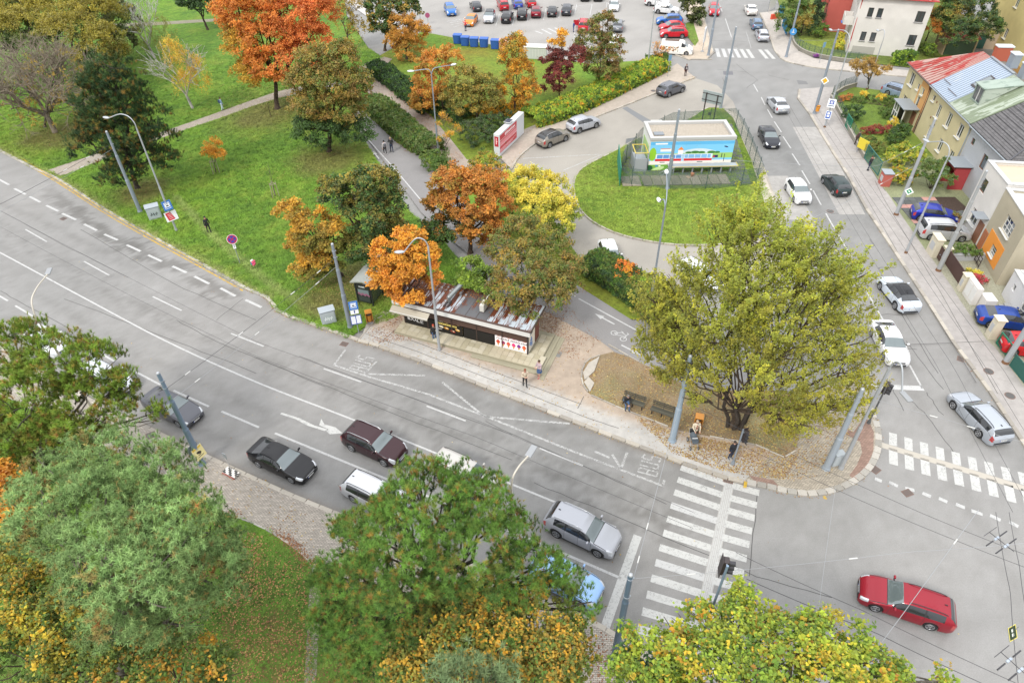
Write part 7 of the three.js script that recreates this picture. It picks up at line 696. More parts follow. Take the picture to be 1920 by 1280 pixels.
function carStyle(key) {
const S = STYLE[key], { L, W, R } = S, top = curve(S.top), hw = W / 2, big = S.top.reduce((a, b) => Math.max(a, b[1]),0), hood = top(S.ws[0]);
const belt = curve([[0,0.56],[0.02,0.63],[0.08, top(0.08) - 0.05],[S.ws[0], hood - 0.04],[0.5, hood - 0.01],[0.8, hood + 0.04],[0.95, Math.min(hood + 0.04, top(0.97) - 0.06)],[1, top(1) - 0.06]]);
const wb = curve([[0, hw * 0.74],[0.015, hw * 0.84],[0.06, hw * 0.94],[0.16, hw * 0.99],[0.5, hw],[0.84, hw * 0.985],[0.95, hw * 0.93],[0.985, hw * 0.87],[1, hw * 0.8]]);
const wt = curve([[0, hw * 0.66],[0.08, hw * 0.84],[S.ws[0], hw * 0.84],[S.ws[1], S.roofW + 0.03],[0.6, S.roofW + 0.02],[S.rw[0], S.roofW],[Math.min(S.rw[1],0.985), hw * 0.78],[1, hw * 0.72]]);
const xs = new Set(); for (let i = 0; i <= 56; i++) xs.add(i / 56); for (const c of [S.wf, S.wr]) for (let k = -6; k <= 6; k++) xs.add(c + (R + 0.055) / L * Math.sin(k / 6 * Math.PI / 2) * 1.0001); for (const x of [0.006,0.015,0.03,0.985,0.994]) xs.add(x);
const doors = key === 'van' ? [[0.19,0.375]] : [[S.sw[0][0] - 0.02, S.sw[0][1] + 0.007],[S.sw[1][0] - 0.007, Math.min(S.sw[1][1] + 0.012,0.7)]], sm = 0.004;
for (const d of doors) for (const x of d) { xs.add(x - sm / 2); xs.add(x + sm / 2); } for (const w of [S.ws, S.rw, ...S.sw]) for (const x of w) xs.add(x); for (const x of [0.05,0.075,0.94, S.ws[0] - 0.008]) xs.add(x);
let st = [...xs].filter(x => x >= 0 && x <= 1).sort((a, b) => a - b); st = st.filter((x, i) => !i || x - st[i - 1] > 0.0012);
const rows = 11, P = [];
for (const x of st) {
let y0 = S.base + (x < 0.04 ? (0.04 - x) * 1.2 : 0) + (x > 0.95 ? (x - 0.95) * 2.4 : 0); for (const c of [S.wf, S.wr]) { const dx = Math.abs(x - c) * L, ra = R + 0.05; if (dx < ra) y0 = Math.max(y0, R + Math.sqrt(ra * ra - dx * dx)); }
const b = Math.max(belt(x), y0 + 0.08), t = Math.max(top(x), b + 0.03), w = wb(x), u = Math.min(wt(x), w - 0.02), rise = t - b, edge = b + Math.max(0.012, rise - 0.075 * clamp(rise / 0.2)), k1 = y0 + (b - y0) * 0.16, k2 = y0 + (b - y0) * 0.52, k3 = y0 + (b - y0) * 0.86, bul = 0.012 * (x > 0.05 && x < 0.95 ? 1 : 0);
P.push([[y0, w - 0.05],[k1, w - 0.01],[k2, w + bul],[k3, w - 0.004],[b, w - 0.03],[lerp(b, edge, 0.5), lerp(w - 0.03, u + 0.03,0.47)],[edge, u + 0.03],[lerp(edge, t, 0.55), u - 0.035],[lerp(edge, t, 0.86), u * 0.68],[lerp(edge, t, 0.97), u * 0.35],[t, 0]]);
}
const n = st.length, full = rows * 2 - 1, pos = []; for (let i = 0; i < n; i++) { const X = L / 2 - st[i] * L; for (let k = 0; k < full; k++) { const kk = k < rows ? k : full - 1 - k, [y, z] = P[i][kk]; pos.push(X, y, k < rows ? z : -z); } }
const idx = []; for (let i = 0; i + 1 < n; i++) for (let k = 0; k + 1 < full; k++) { const a = i * full + k, b = a + 1, c = a + full, d = c + 1; idx.push(a, b, c, b, d, c); }
const g0 = new THREE.BufferGeometry(); g0.setAttribute('position', new THREE.Float32BufferAttribute(pos, 3)); g0.setIndex(idx); g0.computeVertexNormals(); const nor = g0.attributes.normal;
const flip = nor.getY((Math.floor(n / 2)) * full + rows - 1) < 0 ? -1 : 1;
const bins = {}; const add = (nm, q) => (bins[nm] ??= []).push(...q);
const inr = (x, [a, b]) => x > a && x < b, zone = (x, k) => {
const side = k < rows - 1 ? 1 : 0, r = k < rows - 1 ? k : full - 2 - k; // row of this face, counted from the sill
for (const d of doors) for (const e of d) if (Math.abs(x - e) < sm * 0.6 && r >= 1 && r <= 3) return 'door_seam';
if (r === 4 || r === 5) for (let i = 0; i < S.sw.length; i++) if (inr(x, S.sw[i])) return 'side_window' + i + '_' + side;
if ((r === 4 || r === 5) && key !== 'van' && x > S.sw[0][0] && x < S.sw[S.sw.length - 1][1]) return 'pillar'; if (r >= 6 && inr(x, S.ws)) return 'windscreen'; if (r >= 6 && inr(x, S.rw)) return 'rear_window';
if (r >= 3 && r <= 6 && x > 0.008 && x < 0.085) return 'headlight' + side; if (r === 5 && x >= 0.085 && x < S.ws[0]) return 'door_seam'; if ((r === 3 || r === 2) && x > 0.95 && x < 0.995) return 'tail_light' + side;
if (r <= 0 && S.clad) return 'sill_trim'; if (r === 0) return 'sill_trim';
for (let i = 0; i < doors.length; i++) if (r >= 1 && r <= 3 && inr(x, doors[i])) return 'door' + i + '_' + side;
if (r >= 6 && x > S.ws[1] && x < S.rw[0]) return 'roof';
if (Math.abs(x - (S.ws[0] - 0.004)) < 0.004 && r >= 6) return 'door_seam';
return 'body';
};
for (let i = 0; i + 1 < n; i++) { const xm = (st[i] + st[i + 1]) / 2; for (let k = 0; k + 1 < full; k++) { const a = i * full + k, b = a + 1, c = a + full, d = c + 1; add(zone(xm, k), flip > 0 ? [a, b, c, b, d, c] : [a, c, b, b, c, d]); } }
for (const [i, s] of [[0,1],[n - 1,-1]]) for (let k = 0; k < rows - 1; k++) { const a = i * full + k, b = a + 1, c = i * full + full - 1 - k, d = c - 1; add('body', s > 0 ? [a, c, b, b, c, d] : [a, b, c, b, d, c]); } // nose and tail
const sub = q => { const p = [], m = []; for (const v of q) { p.push(pos[v * 3], pos[v * 3 + 1], pos[v * 3 + 2]); m.push(nor.getX(v) * flip, nor.getY(v) * flip, nor.getZ(v) * flip); } const g = new THREE.BufferGeometry(); g.setAttribute('position', new THREE.Float32BufferAttribute(p, 3)); g.setAttribute('normal', new THREE.Float32BufferAttribute(m, 3)); return g; };
const t = new THREE.Group(), mats = { body: PAINT, door: PAINT, roof: ROOF, windscreen: glassFront, rear_window: glassSide, side_window: glassSide, headlight: lampClear, tail_light: lampRed, sill_trim: S.clad ? blackTrim : PAINT, door_seam: blackTrim, pillar: blackTrim };
const order = Object.keys(bins).sort(); for (const k of order) { const nm = k.replace(/\d.*$/, ''); const m = part(nm, sub(bins[k]), mats[nm], t); if (nm === 'door') { const i = +k[4], s = k.endsWith('1') ? 1 : -1, x = L / 2 - (doors[i][1] - 0.03) * L; part('handle', rbox(0.17,0.03,0.03,0.012, x, belt(doors[i][1]) - 0.1, s * (wb(doors[i][1]) + 0.006)), PAINT, m); } }
part('underbody', merge([box(L * 0.94,0.32, W - 0.5,0,0.36,0), box(L * 0.5,0.3, W - 0.2,0,0.34,0), box(L * 0.2,0.5, W * 0.75,-L * 0.3,0.5,0)]), blackTrim, t);
const nx = L / 2, gy = Math.min(0.52, top(0) - 0.12);
part('grille', rbox(0.04,0.15,0.84,0.015, nx + 0.006, gy + 0.06,0), blackTrim, t); part('bumper_intake', rbox(0.04,0.12,1.1,0.015, nx + 0.004, gy - 0.17,0), blackTrim, t); part('grille_bar', rbox(0.02,0.025,0.8,0.008, nx + 0.028, gy + 0.11,0), chrome, t);
part('number_plate', new THREE.PlaneGeometry(0.5,0.115).rotateY(Math.PI / 2), plateMat, t, [nx + 0.031, gy - 0.06,0]); part('number_plate', new THREE.PlaneGeometry(0.5,0.115).rotateY(-Math.PI / 2), plateMat, t, [-nx - 0.012,0.68 + (big > 1.6 ? 0.1 : 0),0]);
part('rear_bumper_trim', rbox(0.04,0.14,1.2,0.015,-nx - 0.002,0.42,0), blackTrim, t);
const mx = nx - (S.sw[0][0] + 0.02) * L, my = hood + 0.05; for (const s of [1,-1]) { const m = part('wing_mirror', rbox(0.12,0.14,0.2,0.045, mx, my + 0.02, s * (hw + 0.1)), PAINT, t); part('mirror_arm', box(0.06,0.05,0.14, mx + 0.02, my - 0.05, s * (hw - 0.02)), blackTrim, m); }
if (S.rails) for (const s of [1,-1]) { const x0 = nx - (S.ws[1] + 0.05) * L, x1 = nx - (S.rw[0] - 0.03) * L, ry = big + 0.035; part('roof_rail', tube([V(x0, top(S.ws[1] + 0.05) - 0.03, s * (S.roofW - 0.03)), V(x0 - 0.2, ry - 0.02, s * (S.roofW - 0.03)), V((x0 + x1) / 2, ry, s * (S.roofW - 0.03)), V(x1 + 0.2, ry - 0.04, s * (S.roofW - 0.03)), V(x1, top(S.rw[0] - 0.03) - 0.03, s * (S.roofW - 0.03))],0.022,16,6), key === 'wagon' || key === 'mpv' ? blackTrim : chrome, t); }
part('aerial', merge([rbox(0.16,0.05,0.05,0.02, nx - (S.rw[0] - 0.05) * L, top(S.rw[0] - 0.05) + 0.02,0)]), blackTrim, t);
const tyre = new THREE.LatheGeometry([[R * 0.62,-0.1],[R * 0.93,-0.11],[R, -0.085],[R, 0.085],[R * 0.93,0.11],[R * 0.62,0.1]].map(p => new THREE.Vector2(...p)),24).rotateX(Math.PI / 2), spokes = [new THREE.CylinderGeometry(R * 0.64, R * 0.64,0.1,20,1, true).rotateX(Math.PI / 2), new THREE.TorusGeometry(R * 0.63,0.018,6,24).translate(0,0,0.1), new THREE.CylinderGeometry(0.05,0.05,0.03,10).rotateX(Math.PI / 2).translate(0,0,0.095)]; for (let i = 0; i < 5; i++) spokes.push(box(R * 0.56,0.055,0.03, R * 0.34,0,0.085).rotateZ(i * 1.2566)); const rim = merge(spokes), hub = new THREE.CylinderGeometry(R * 0.62, R * 0.62,0.06,20).rotateX(Math.PI / 2);
for (const c of [S.wf, S.wr]) for (const s of [1,-1]) { const w = part('wheel', tyre, rubber, t, [nx - c * L, R, s * (hw - 0.135)]); if (s < 0) w.rotation.y = Math.PI; part('rim', rim, alloy, w); part('brake_disc', hub, blackTrim, w); }
return t;
}
function car(style, col, [x, z, a], label, o = {}) {
const proto = carProto[style] ??= carStyle(style), t = proto.clone(); t.name = numbered(o.name ?? (style === 'van' ? 'delivery_van' : 'car')); scene.add(t); t.position.set(x, (o.y ?? 0) + 0.004, z); t.rotation.y = a; if (o.scale) t.scale.setScalar(o.scale);
const p = paint(col, o.metal ?? 0.3), rf = o.roof ? paint(o.roof, 0.2) : p; t.traverse(m => { if (m.material === PAINT) m.material = p; else if (m.material === ROOF) m.material = rf; if (m.material === glassFront && o.clearGlass) m.material = glassSide; });
t.userData = {}; return tag(t, label, style === 'van' ? 'van' : 'car', o.group);
}
const parked = 'cars standing in the car park', queue = 'cars queuing on the main road';
car('suv', '#33191e', [-9.42,-30.05,-0.51], 'dark maroon off-roader in the turning lane, ahead of the black saloon', { group: queue });
car('sedan', '#0d0d11', [-15.36,-28.79,-0.49], 'glossy black saloon in the kerb lane beside the block pavement', { group: queue, metal: 0 });
car('sedan', '#56575d', [-24.52,-33.84,-0.5], 'grey saloon half behind the leaning pole with the yellow poster', { group: queue });
car('hatch', '#d2d4d6', [-37.35,-41.36,-0.55], 'white car under the branches of the pine at the left edge', { group: queue, metal: 0 });
car('wagon', '#c9cdd2', [-30.58,-37,-0.53], 'silver car almost hidden by the pine, behind the grey saloon', { group: queue });
car('wagon', '#c4c6ca', [-8.69,-25.91,-0.51], 'silver estate car with white roof, its front under the dark pine', { group: queue });
car('mpv', '#b6b3ae', [-3.25,-27.28,-0.54], 'beige car showing only its roof above the dark pine', { group: queue });
car('suv', '#a9abb1', [4.04,-23.1,-0.53], 'silver off-roader first in line at the stop line', { group: queue });
car('hatch', '#8fb2dc', [2.82,-19.93,-0.52], 'light blue car with only its bonnet out from under the dark pine', { group: queue });
car('wagon', '#8e1c2b', [21.24,-18.29,2.73], 'red estate car crossing the open junction at the lower right');
car('wagon', '#a7adb5', [32.42,-31.75,1.72], 'silver estate car driving up the side road past the striped crossing');
car('sedan', '#d9d9d9', [29.61,-39.66,-1.67], 'white saloon waiting at the give-way line', { metal: 0 });
car('coupe', '#c3ccd6', [33.09,-45.95,1.6], 'pale blue-white car with black roof driving up the side road', { roof: '#15161a', metal: 0.1 });
car('hatch', '#d8d8d8', [30.51,-64.05,-1.57], 'white hatchback on the side road beside the fenced yard', { metal: 0 });
car('hatch', '#2c3a3a', [35.05,-65.47,1.62], 'dark green hatchback standing on the pale bus stop pad');
car('sedan', '#24262e', [31.43,-77.48,-1.64], 'dark grey saloon coming down the side road beside the mural building');
car('sedan', '#b9bdc2', [35.61,-87.59,1.57], 'silver saloon on the side road near the street corner pole');
car('suv', '#b01c2a', [37.56,-131.33,-1.77], 'red off-roader coming down the far end of the side road');
car('sedan', '#e6e3dd', [44.2,-131.42,1.44], 'cream white car parked at the far kerb, topmost of the three', { metal: 0 });
car('wagon', '#5d7590', [42.79,-122.88,1.41], 'blue-grey estate parked at the far kerb, middle of the three');
car('wagon', '#b9bcc4', [42.01,-116.71,1.41], 'silver estate parked at the far kerb, nearest the crossing');
car('suv', '#62646b', [22.59,-93.33,0.66], 'grey off-roader on the loop road near the car park mouth');
car('suv', '#b7bac2', [9.42,-82.02,0.6], 'silver off-roader on the loop road behind the taupe one');
car('suv', '#8b857c', [5.31,-78.08,0.72], 'taupe off-roader with glass roof nearest the white info board', { roof: '#22201e' });
car('hatch', '#d2d4d6', [9.16,-52.48,-1.52], 'white car on the loop road just above the dark hedge', { metal: 0 });
car('wagon', '#d2d4d6', [16.78,-49.06,-1.01], 'white car glimpsed through the branches of the huge tree', { metal: 0 });
car('wagon', '#8b9cb4', [53.29,-91,-0.87], 'blue-silver estate parked in the side street by the corner garden');
car('hatch', '#1f2f96', [42.3,-58.74,-0.28], 'bright blue hatchback in the drive behind the silver people carrier', { y: K });
car('mpv', '#b9bbbe', [41.68,-55.51,-0.14], 'silver people carrier parked in the drive by the gate pillar', { y: K });
car('coupe', '#1c3f8c', [40.29,-42.12,-0.29], 'blue coupe parked nose-in at the right edge', { y: K, clearGlass: 1 });
car('hatch', '#c01a22', [40.17,-38.81,-0.28], 'red hatchback behind the green gate at the right edge', { y: K });
car('suv', '#2468b8', [-10.46,-133.9,-1.36], 'blue off-roader at the left end of the car park', { group: parked });
car('hatch', '#33363b', [-5.82,-136.26,1.8], 'dark grey hatchback in the car park behind the orange car', { group: parked });
car('hatch', '#e0801a', [-6.38,-127.3,-1.77], 'orange car pulling past the hatched bay in the car park', { group: parked });
car('suv', '#c2c6cc', [-3.15,-129.13,-1.67], 'silver car with dark roof beside the orange car', { roof: '#2a2b2e', group: parked });
car('mpv', '#b01827', [-0.75,-136.71,1.72], 'red people carrier in the second row of the car park', { group: parked });
car('suv', '#17181b', [0.03,-128.76,1.44], 'black off-roader right of the silver car in the front row', { group: parked });
car('hatch', '#2c49a0', [1.97,-137.64,1.69], 'royal blue car in the second row of the car park', { group: parked });
car('suv', '#1d1e21', [2.73,-130.61,1.52], 'black off-roader between the other black one and the dark red one', { group: parked });
car('hatch', '#b3161f', [4.5,-138.42,1.7], 'red car at the top edge right of the royal blue one', { group: parked });
car('suv', '#7c1424', [5.32,-131.83,1.52], 'dark red off-roader in the front row of the car park', { group: parked });
car('hatch', '#222428', [8.25,-132.17,1.47], 'black hatchback right of the dark red off-roader', { group: parked });
car('suv', '#3d4046', [10.97,-132.9,1.44], 'charcoal off-roader with pale rear window, last of the front row', { group: parked });
car('sedan', '#d6d6d6', [19.91,-135.4,-1.71], 'white saloon alone in the middle of the car park', { metal: 0, group: parked });
car('hatch', '#1b1c20', [15.14,-142.16,1.48], 'black car cut by the top edge, left of the pair above the empty bays', { group: parked });
car('hatch', '#1b1c20', [17.65,-142.01,1.48], 'black car cut by the top edge, right of the pair above the empty bays', { group: parked });
const redOpen = car('mpv', '#b81a2c', [13.19,-123.38,1.42], 'red van with an open side door and a person in blue beside it', { group: parked });
part('open_door', box(0.06,0.9,0.9,0.4,0.85,-1.35), paint('#b81a2c', 0.3), redOpen);
car('suv', '#767a80', [18.98,-122.74,1.4], 'grey car behind the brown and green tree', { group: parked });
car('hatch', '#e4e6e8', [17.51,-114.72,1.4], 'white car half hidden by the brown and green tree', { metal: 0, group: parked });
car('suv', '#d2d3d4', [28.21,-137.04,-0.33], 'white off-roader at the top of the right car park row', { metal: 0, group: parked });
car('suv', '#d4d5d6', [29.01,-131.86,-0.41], 'white off-roader above the blue one in the right car park row', { metal: 0, group: parked });
car('suv', '#2d69b5', [28.32,-125.3,3.09], 'blue off-roader in the right car park row', { group: parked });
car('hatch', '#c01c28', [28.01,-121.91,-3], 'red car squeezed between the blue off-roader and the other red one', { group: parked });
car('suv', '#c41a2a', [27.69,-118.09,3.09], 'red off-roader beside the patterned white van', { group: parked });
{ const v = car('van', '#eceae4', [26.55,-110,-0.27], 'white delivery van with brown patterned sides at the car park exit', { metal: 0 });
const t = canvasTex(256,128, (g, w, h) => { g.fillStyle = '#e9e6de'; g.fillRect(0,0, w, h); const r = rng(8); for (let i = 0; i < 60; i++) { g.fillStyle = ['#8a5a34', '#5b4636', '#c57a3a', '#3f4a38', '#d8cdb8'][i % 5]; g.beginPath(); g.ellipse(r() * w, h * (0.15 + 0.7 * r()),6 + r() * 18,4 + r() * 8, r() * 3,0,7); g.fill(); } });
for (const s of [1,-1]) { const p = part('side_panel', new RoundedBoxGeometry(2.6,0.95,0.03,2,0.012), std('#ffffff', 0.5, { map: t }), v, [-0.9,0.95, s * 0.995]); } part('roof_panel', new RoundedBoxGeometry(2.2,0.03,1.1,2,0.012), std(rgb(0.12,0.08,0.06),0.7), v, [-0.8,1.965,0]); }
// ---------- poles and lamps ----------
const steel = std(rgb(0.27,0.31,0.36),0.5, { metalness: 0.35 }), steelPale = std(rgb(0.4,0.42,0.44),0.5, { metalness: 0.35 }), blueSteel = std(rgb(0.2,0.27,0.36),0.5, { metalness: 0.3 }), darkPole = std(rgb(0.1,0.105,0.11),0.6), creamPole = std(rgb(0.5,0.46,0.39),0.6), rustFoot = std(rgb(0.16,0.08,0.04),0.9), lampGrey = std(rgb(0.27,0.28,0.29),0.5), lampLens = std(rgb(0.7,0.71,0.72),0.3);
function pole(label, [x, z, h], r = 0.17, m = steel, o = {}) { // stepped tubular mast with collars
const t = thing(o.name ?? 'trolley_pole', label, 'pole', [x, 0, z]); const a = h * 0.42, b = h * 0.72;
part('shaft', merge([cyl(r, r * 0.97, a, 0,0,0,16), cyl(r * 0.8, r * 0.77, b - a, 0, a, 0,16), cyl(r * 0.62, r * 0.58, h - b, 0, b, 0,16), cyl(r, r * 0.8,0.12,0, a - 0.002,0,16), cyl(r * 0.78, r * 0.62,0.1,0, b - 0.002,0,16)]), m, t);
part('base_collar', cyl(r * 1.35, r * 1.1,0.22,0, K - 0.02,0,16), o.foot ? rustFoot : m, t); part('cap', new THREE.SphereGeometry(r * 0.6,12,6,0,6.3,0,1.6).translate(0, h, 0), steelPale, t);
for (const k of o.bands ?? [0.86,0.93]) part('band', merge([new THREE.TorusGeometry(r * 0.66,0.02,6,16).rotateX(Math.PI / 2).translate(0, h * k, 0), box(0.1,0.08,0.06, r * 0.7, h * k, 0)]), zinc, t); return t;
}
function streetLamp(label, [x, z, h], heads, m = steelPale, o = {}) { // mast with one or two curved arms; heads are world points
const t = thing('street_lamp', label, 'street lamp', [x, 0, z]), r = o.r ?? 0.11; part('shaft', merge([cyl(r, r * 0.95, h * 0.45,0,0,0,14), cyl(r * 0.75, r * 0.6, h * 0.55,0, h * 0.45,0,14), cyl(r, r * 0.75,0.1,0, h * 0.45,0,14)]), o.mast ?? m, t); part('base_collar', cyl(r * 1.4, r * 1.15,0.25,0, K - 0.03,0,14), o.foot ? rustFoot : m, t);
for (const [hx, hy, hz] of heads) { const e = V(hx - x, hy, hz - z), d = V(e.x, 0, e.z), L = d.length(), rise = o.rise ?? 0.5, q = [V(0, h - 0.1,0), V(0, h + (hy - h) * 0.55 + rise * 0.3,0), V(d.x * 0.12, Math.max(hy, h) + rise * 0.75, d.z * 0.12), V(d.x * 0.4, Math.max(hy, h) + rise, d.z * 0.4), V(e.x, e.y, e.z)]; part('arm', tube(q, r * 0.42,28,8), m, t);
const a = Math.atan2(-d.z, d.x), hd = new THREE.Group(); hd.name = 'lamp_head'; hd.position.copy(e); hd.rotation.y = a; t.add(hd); const s = new THREE.SphereGeometry(0.5,16,10); s.scale(0.78,0.2,0.34).translate(0.3,0,0); part('housing', o.flat ? rbox(0.8,0.1,0.34,0.045,0.35,0,0) : s, o.head ?? steelPale, hd); part('lens', new THREE.SphereGeometry(0.5,14,8,0,6.3,1.57,1.57).scale(0.55,0.2,0.26).translate(0.34,-0.03,0), lampLens, hd); }
return t;
}
const poleA = [-38.75,-62.71,8.8], poleC = [-20.83,-28.95,8.47], poleD = [-13.37,-43.13,8.16], poleG = [10.86,-30.37,7.88], poleK = [5.08,-15.72,8.24];
pole('leaning-looking grey mast on the lawn beside the road lamp and cabinet', poleA, 0.19); 
pole('thick mast in the block pavement with a yellow poster board', poleC, 0.19, blueSteel);
pole('grey mast on the grass between the cabinet and the bus stop signs', poleD, 0.19);
pole('pale blue mast beside the empty bench on the leafy pavement', poleG, 0.22, std(rgb(0.27,0.34,0.41),0.55));
pole('thickest mast at the paved corner, left of the tall lamp with a drooping arm', [20.46,-27.8,7.4],0.22, std(rgb(0.29,0.33,0.37),0.5));
pole('dark blue mast with wire clamps at the bottom edge beside the stop line', poleK, 0.2, std(rgb(0.1,0.15,0.21),0.45), { bands: [0.7,0.78,0.97] });
pole('mast standing in front of the mural building', [17.07,-65.92,8.78],0.2); pole('mast at the tip of the grass island by the road', [28.16,-87.69,10.21],0.18); pole('mast at the car park corner left of the far zebra crossing', [31.33,-108.53,9.49],0.2); pole('mast on the pavement by the white house garden with a blue sign', [43.08,-107.25,8.91],0.19); pole('mast on the street corner with an orange bin at its foot', [39.85,-85.46,10.38],0.19);
pole('mast with a green diamond plate beside the paved drive', [39.15,-59.74,10.03],0.19, steelPale, { foot: 1 }); pole('mast with a rusty foot beside the brown gate', [38.62,-49.89,9.84],0.19, std(rgb(0.3,0.31,0.31),0.6), { foot: 1 }); pole('mast beside the green gate at the right edge', [...[37.75,-37.62],9.5],0.2, steelPale, { foot: 1 });
streetLamp('tall road lamp at the lawn edge carrying the bus sign', [-33.5,-58.77,10.78],[[-36.29,11.3,-59.89]], steelPale, { rise: 0.6 });
streetLamp('lamp rising in front of the kiosk with a long arm to the left', [-5.77,-40.1,9.79],[[-7.51,9.4,-40.06]], steelPale, { rise: 0.7 });
streetLamp('cream lamp with a curved arm over the road at the left edge', [-30.01,-33.49,8.56],[[-31.04,9.8,-37.39]], creamPole, { rise: 0.4, flat: 1, head: lampGrey });
streetLamp('cream lamp rising out of the dark pine over the road', [-0.13,-19.52,9.13],[[0.69,10,-21.06]], creamPole, { rise: 0.3, flat: 1, head: lampGrey });
streetLamp('double-armed lamp between the scrub and the grass island', [11.73,-45.01,9.72],[[11.71,9.2,-46.92],[12.52,10.4,-49.27]], steel, { rise: 0.3, head: lampLens });
streetLamp('double-armed lamp at the end of the clipped hedge', [-8.41,-75.24,8.79],[[-10.34,9.8,-75.24],[-6.29,9.8,-76.93]], steel, { rise: 0.15, head: lampLens });
streetLamp('tall lamp at the paved corner whose arm droops over the stop line', [21.43,-27.78,9.11],[[21.7,8.6,-26.36]], steelPale, { rise: 0.8, flat: 1, r: 0.13, head: lampGrey });
streetLamp('lamp on the street corner in front of the fence with bus stop plates', [39.61,-81.12,9.52],[[39.26,10.2,-85.89]], steelPale, { rise: 0.8, foot: 1 });
streetLamp('short lamp beside the round-headed brown tree', [49.92,-93.45,6.18],[[50.02,7.2,-95.51]], steelPale, { rise: 0.5, foot: 1 });
streetLamp('lamp in front of the bluish bush with an arm to the left', [36.99,-52.79,9.24],[[36.37,10,-55.13]], steelPale, { rise: 0.6, foot: 1 });
streetLamp('lamp mast at the end of the yellow-green hedge by the car park', [20.94,-103.02,9.29],[[19.39,9.6,-107.25]], steelPale);
// ---------- signs ----------
const signTex = (w, h, d) => std('#ffffff', 0.5, { map: canvasTex(w, h, d) });
const busSign = signTex(128,128, (c, w, h) => { c.fillStyle = '#2d6db8'; c.fillRect(0,0, w, h); c.fillStyle = '#f2f5f8'; c.fillRect(22,22,84,84); c.strokeStyle = '#1c4f94'; c.lineWidth = 5; c.strokeRect(30,30,68,68); c.fillStyle = '#333'; c.fillRect(46,42,36,34); c.fillStyle = '#dfe7ee'; c.fillRect(50,46,28,14); c.fillStyle = '#2d6db8'; c.fillRect(30,86,68,10); });
function plate(parent, name, w, h, m, pos, tilt = 0, turn = 0) { const g = new THREE.Group(); g.name = name; g.position.set(...pos); g.rotation.set(tilt, turn, 0, 'YXZ'); parent.add(g); part('face', new THREE.PlaneGeometry(w, h).translate(0,0,0.016), m, g); part('back', rbox(w + 0.02, h + 0.02,0.026,0.008), zinc, g); return g; }
const toCam = (x, z) => Math.atan2(-x, -z);
{ const [x, z] = [-33.5,-58.77], t = thing('bus_stop_sign', 'blue bus sign above a red and white poster on the lawn edge lamp', 'sign', [x, 0, z], toCam(x, z) + 0.25); plate(t, 'bus_plate', 0.85,0.95, busSign, [0,3.0,0.16],-0.25); plate(t, 'poster', 1.15,0.95, signTex(128,104, (c, w, h) => { c.fillStyle = '#e9ebec'; c.fillRect(0,0, w, h); c.fillStyle = '#c8303c'; c.beginPath(); c.moveTo(12,8); c.lineTo(70,8); c.lineTo(96,92); c.lineTo(24,96); c.fill(); c.fillStyle = '#f0c4c6'; for (let i = 0; i < 4; i++) c.fillRect(30 + i * 3,26 + i * 16,40,5); }),[0,1.85,0.16],-0.2); part('clamp', merge([new THREE.TorusGeometry(0.13,0.02,6,14).rotateX(Math.PI / 2).translate(0,2.5,0), box(0.04,1.9,0.06,0,2.4,0.12)]), zinc, t); }
{ const [x, z] = [-25.37,-52.8], t = thing('no_stopping_sign', 'round blue and red no stopping sign on a thin post in the lawn', 'sign', [x, 0, z], toCam(x, z)); part('post', cyl(0.032,0.032,2.75,0,0.05,0,8), zinc, t); const d = new THREE.Group(); d.name = 'disc'; d.position.set(0,2.75,0.05); d.rotation.x = -0.2; t.add(d); part('face', new THREE.CircleGeometry(0.46,32).translate(0,0,0.013), signTex(128,128, (c) => { c.fillStyle = '#f4eef0'; c.fillRect(0,0,128,128); c.fillStyle = '#b3213a'; c.beginPath(); c.arc(64,64,59,0,7); c.fill(); c.fillStyle = '#3c3f9c'; c.beginPath(); c.arc(64,64,46,0,7); c.fill(); c.strokeStyle = '#b3213a'; c.lineWidth = 11; c.beginPath(); c.moveTo(30,30); c.lineTo(98,98); c.moveTo(98,30); c.lineTo(30,98); c.stroke(); }), d); part('back', new THREE.CylinderGeometry(0.47,0.47,0.02,32).rotateX(Math.PI / 2), zinc, d); plate(t, 'plate', 0.24,0.5, signTex(48,96, (c) => { c.fillStyle = '#eef0f0'; c.fillRect(0,0,48,96); c.fillStyle = '#222'; c.fillRect(20,22,8,52); c.fillRect(13,26,22,7); c.fillRect(13,64,22,7); }),[0,2.02,0.05],-0.2); }
{ const [x, z] = [-12.55,-42.42], t = thing('bus_stop_sign', 'bus stop post with blue plate and white timetables beside the orange bin', 'sign', [x, 0, z], toCam(x, z)); part('post', cyl(0.035,0.035,3.2,0,0.05,0,8), zinc, t); plate(t, 'bus_plate', 0.7,0.75, busSign, [0,2.95,0.06],-0.15); plate(t, 'plate', 0.62,0.45, signTex(96,64, (c) => { c.fillStyle = '#eef1f3'; c.fillRect(0,0,96,64); c.fillStyle = '#3a4a8a'; c.fillRect(0,0,96,8); c.fillRect(40,18,16,36); }),[0,2.35,0.06],-0.15); plate(t, 'timetable', 0.85,0.85, signTex(96,96, (c) => { c.fillStyle = '#3a4fa0'; c.fillRect(0,0,96,96); c.fillStyle = '#eef1f3'; c.fillRect(6,8,38,80); c.fillRect(52,8,38,80); c.fillStyle = '#9aa5b0'; for (let i = 0; i < 8; i++) { c.fillRect(10,16 + i * 9,30,2); c.fillRect(56,16 + i * 9,30,2); } }),[0,1.5,0.06],-0.1); }
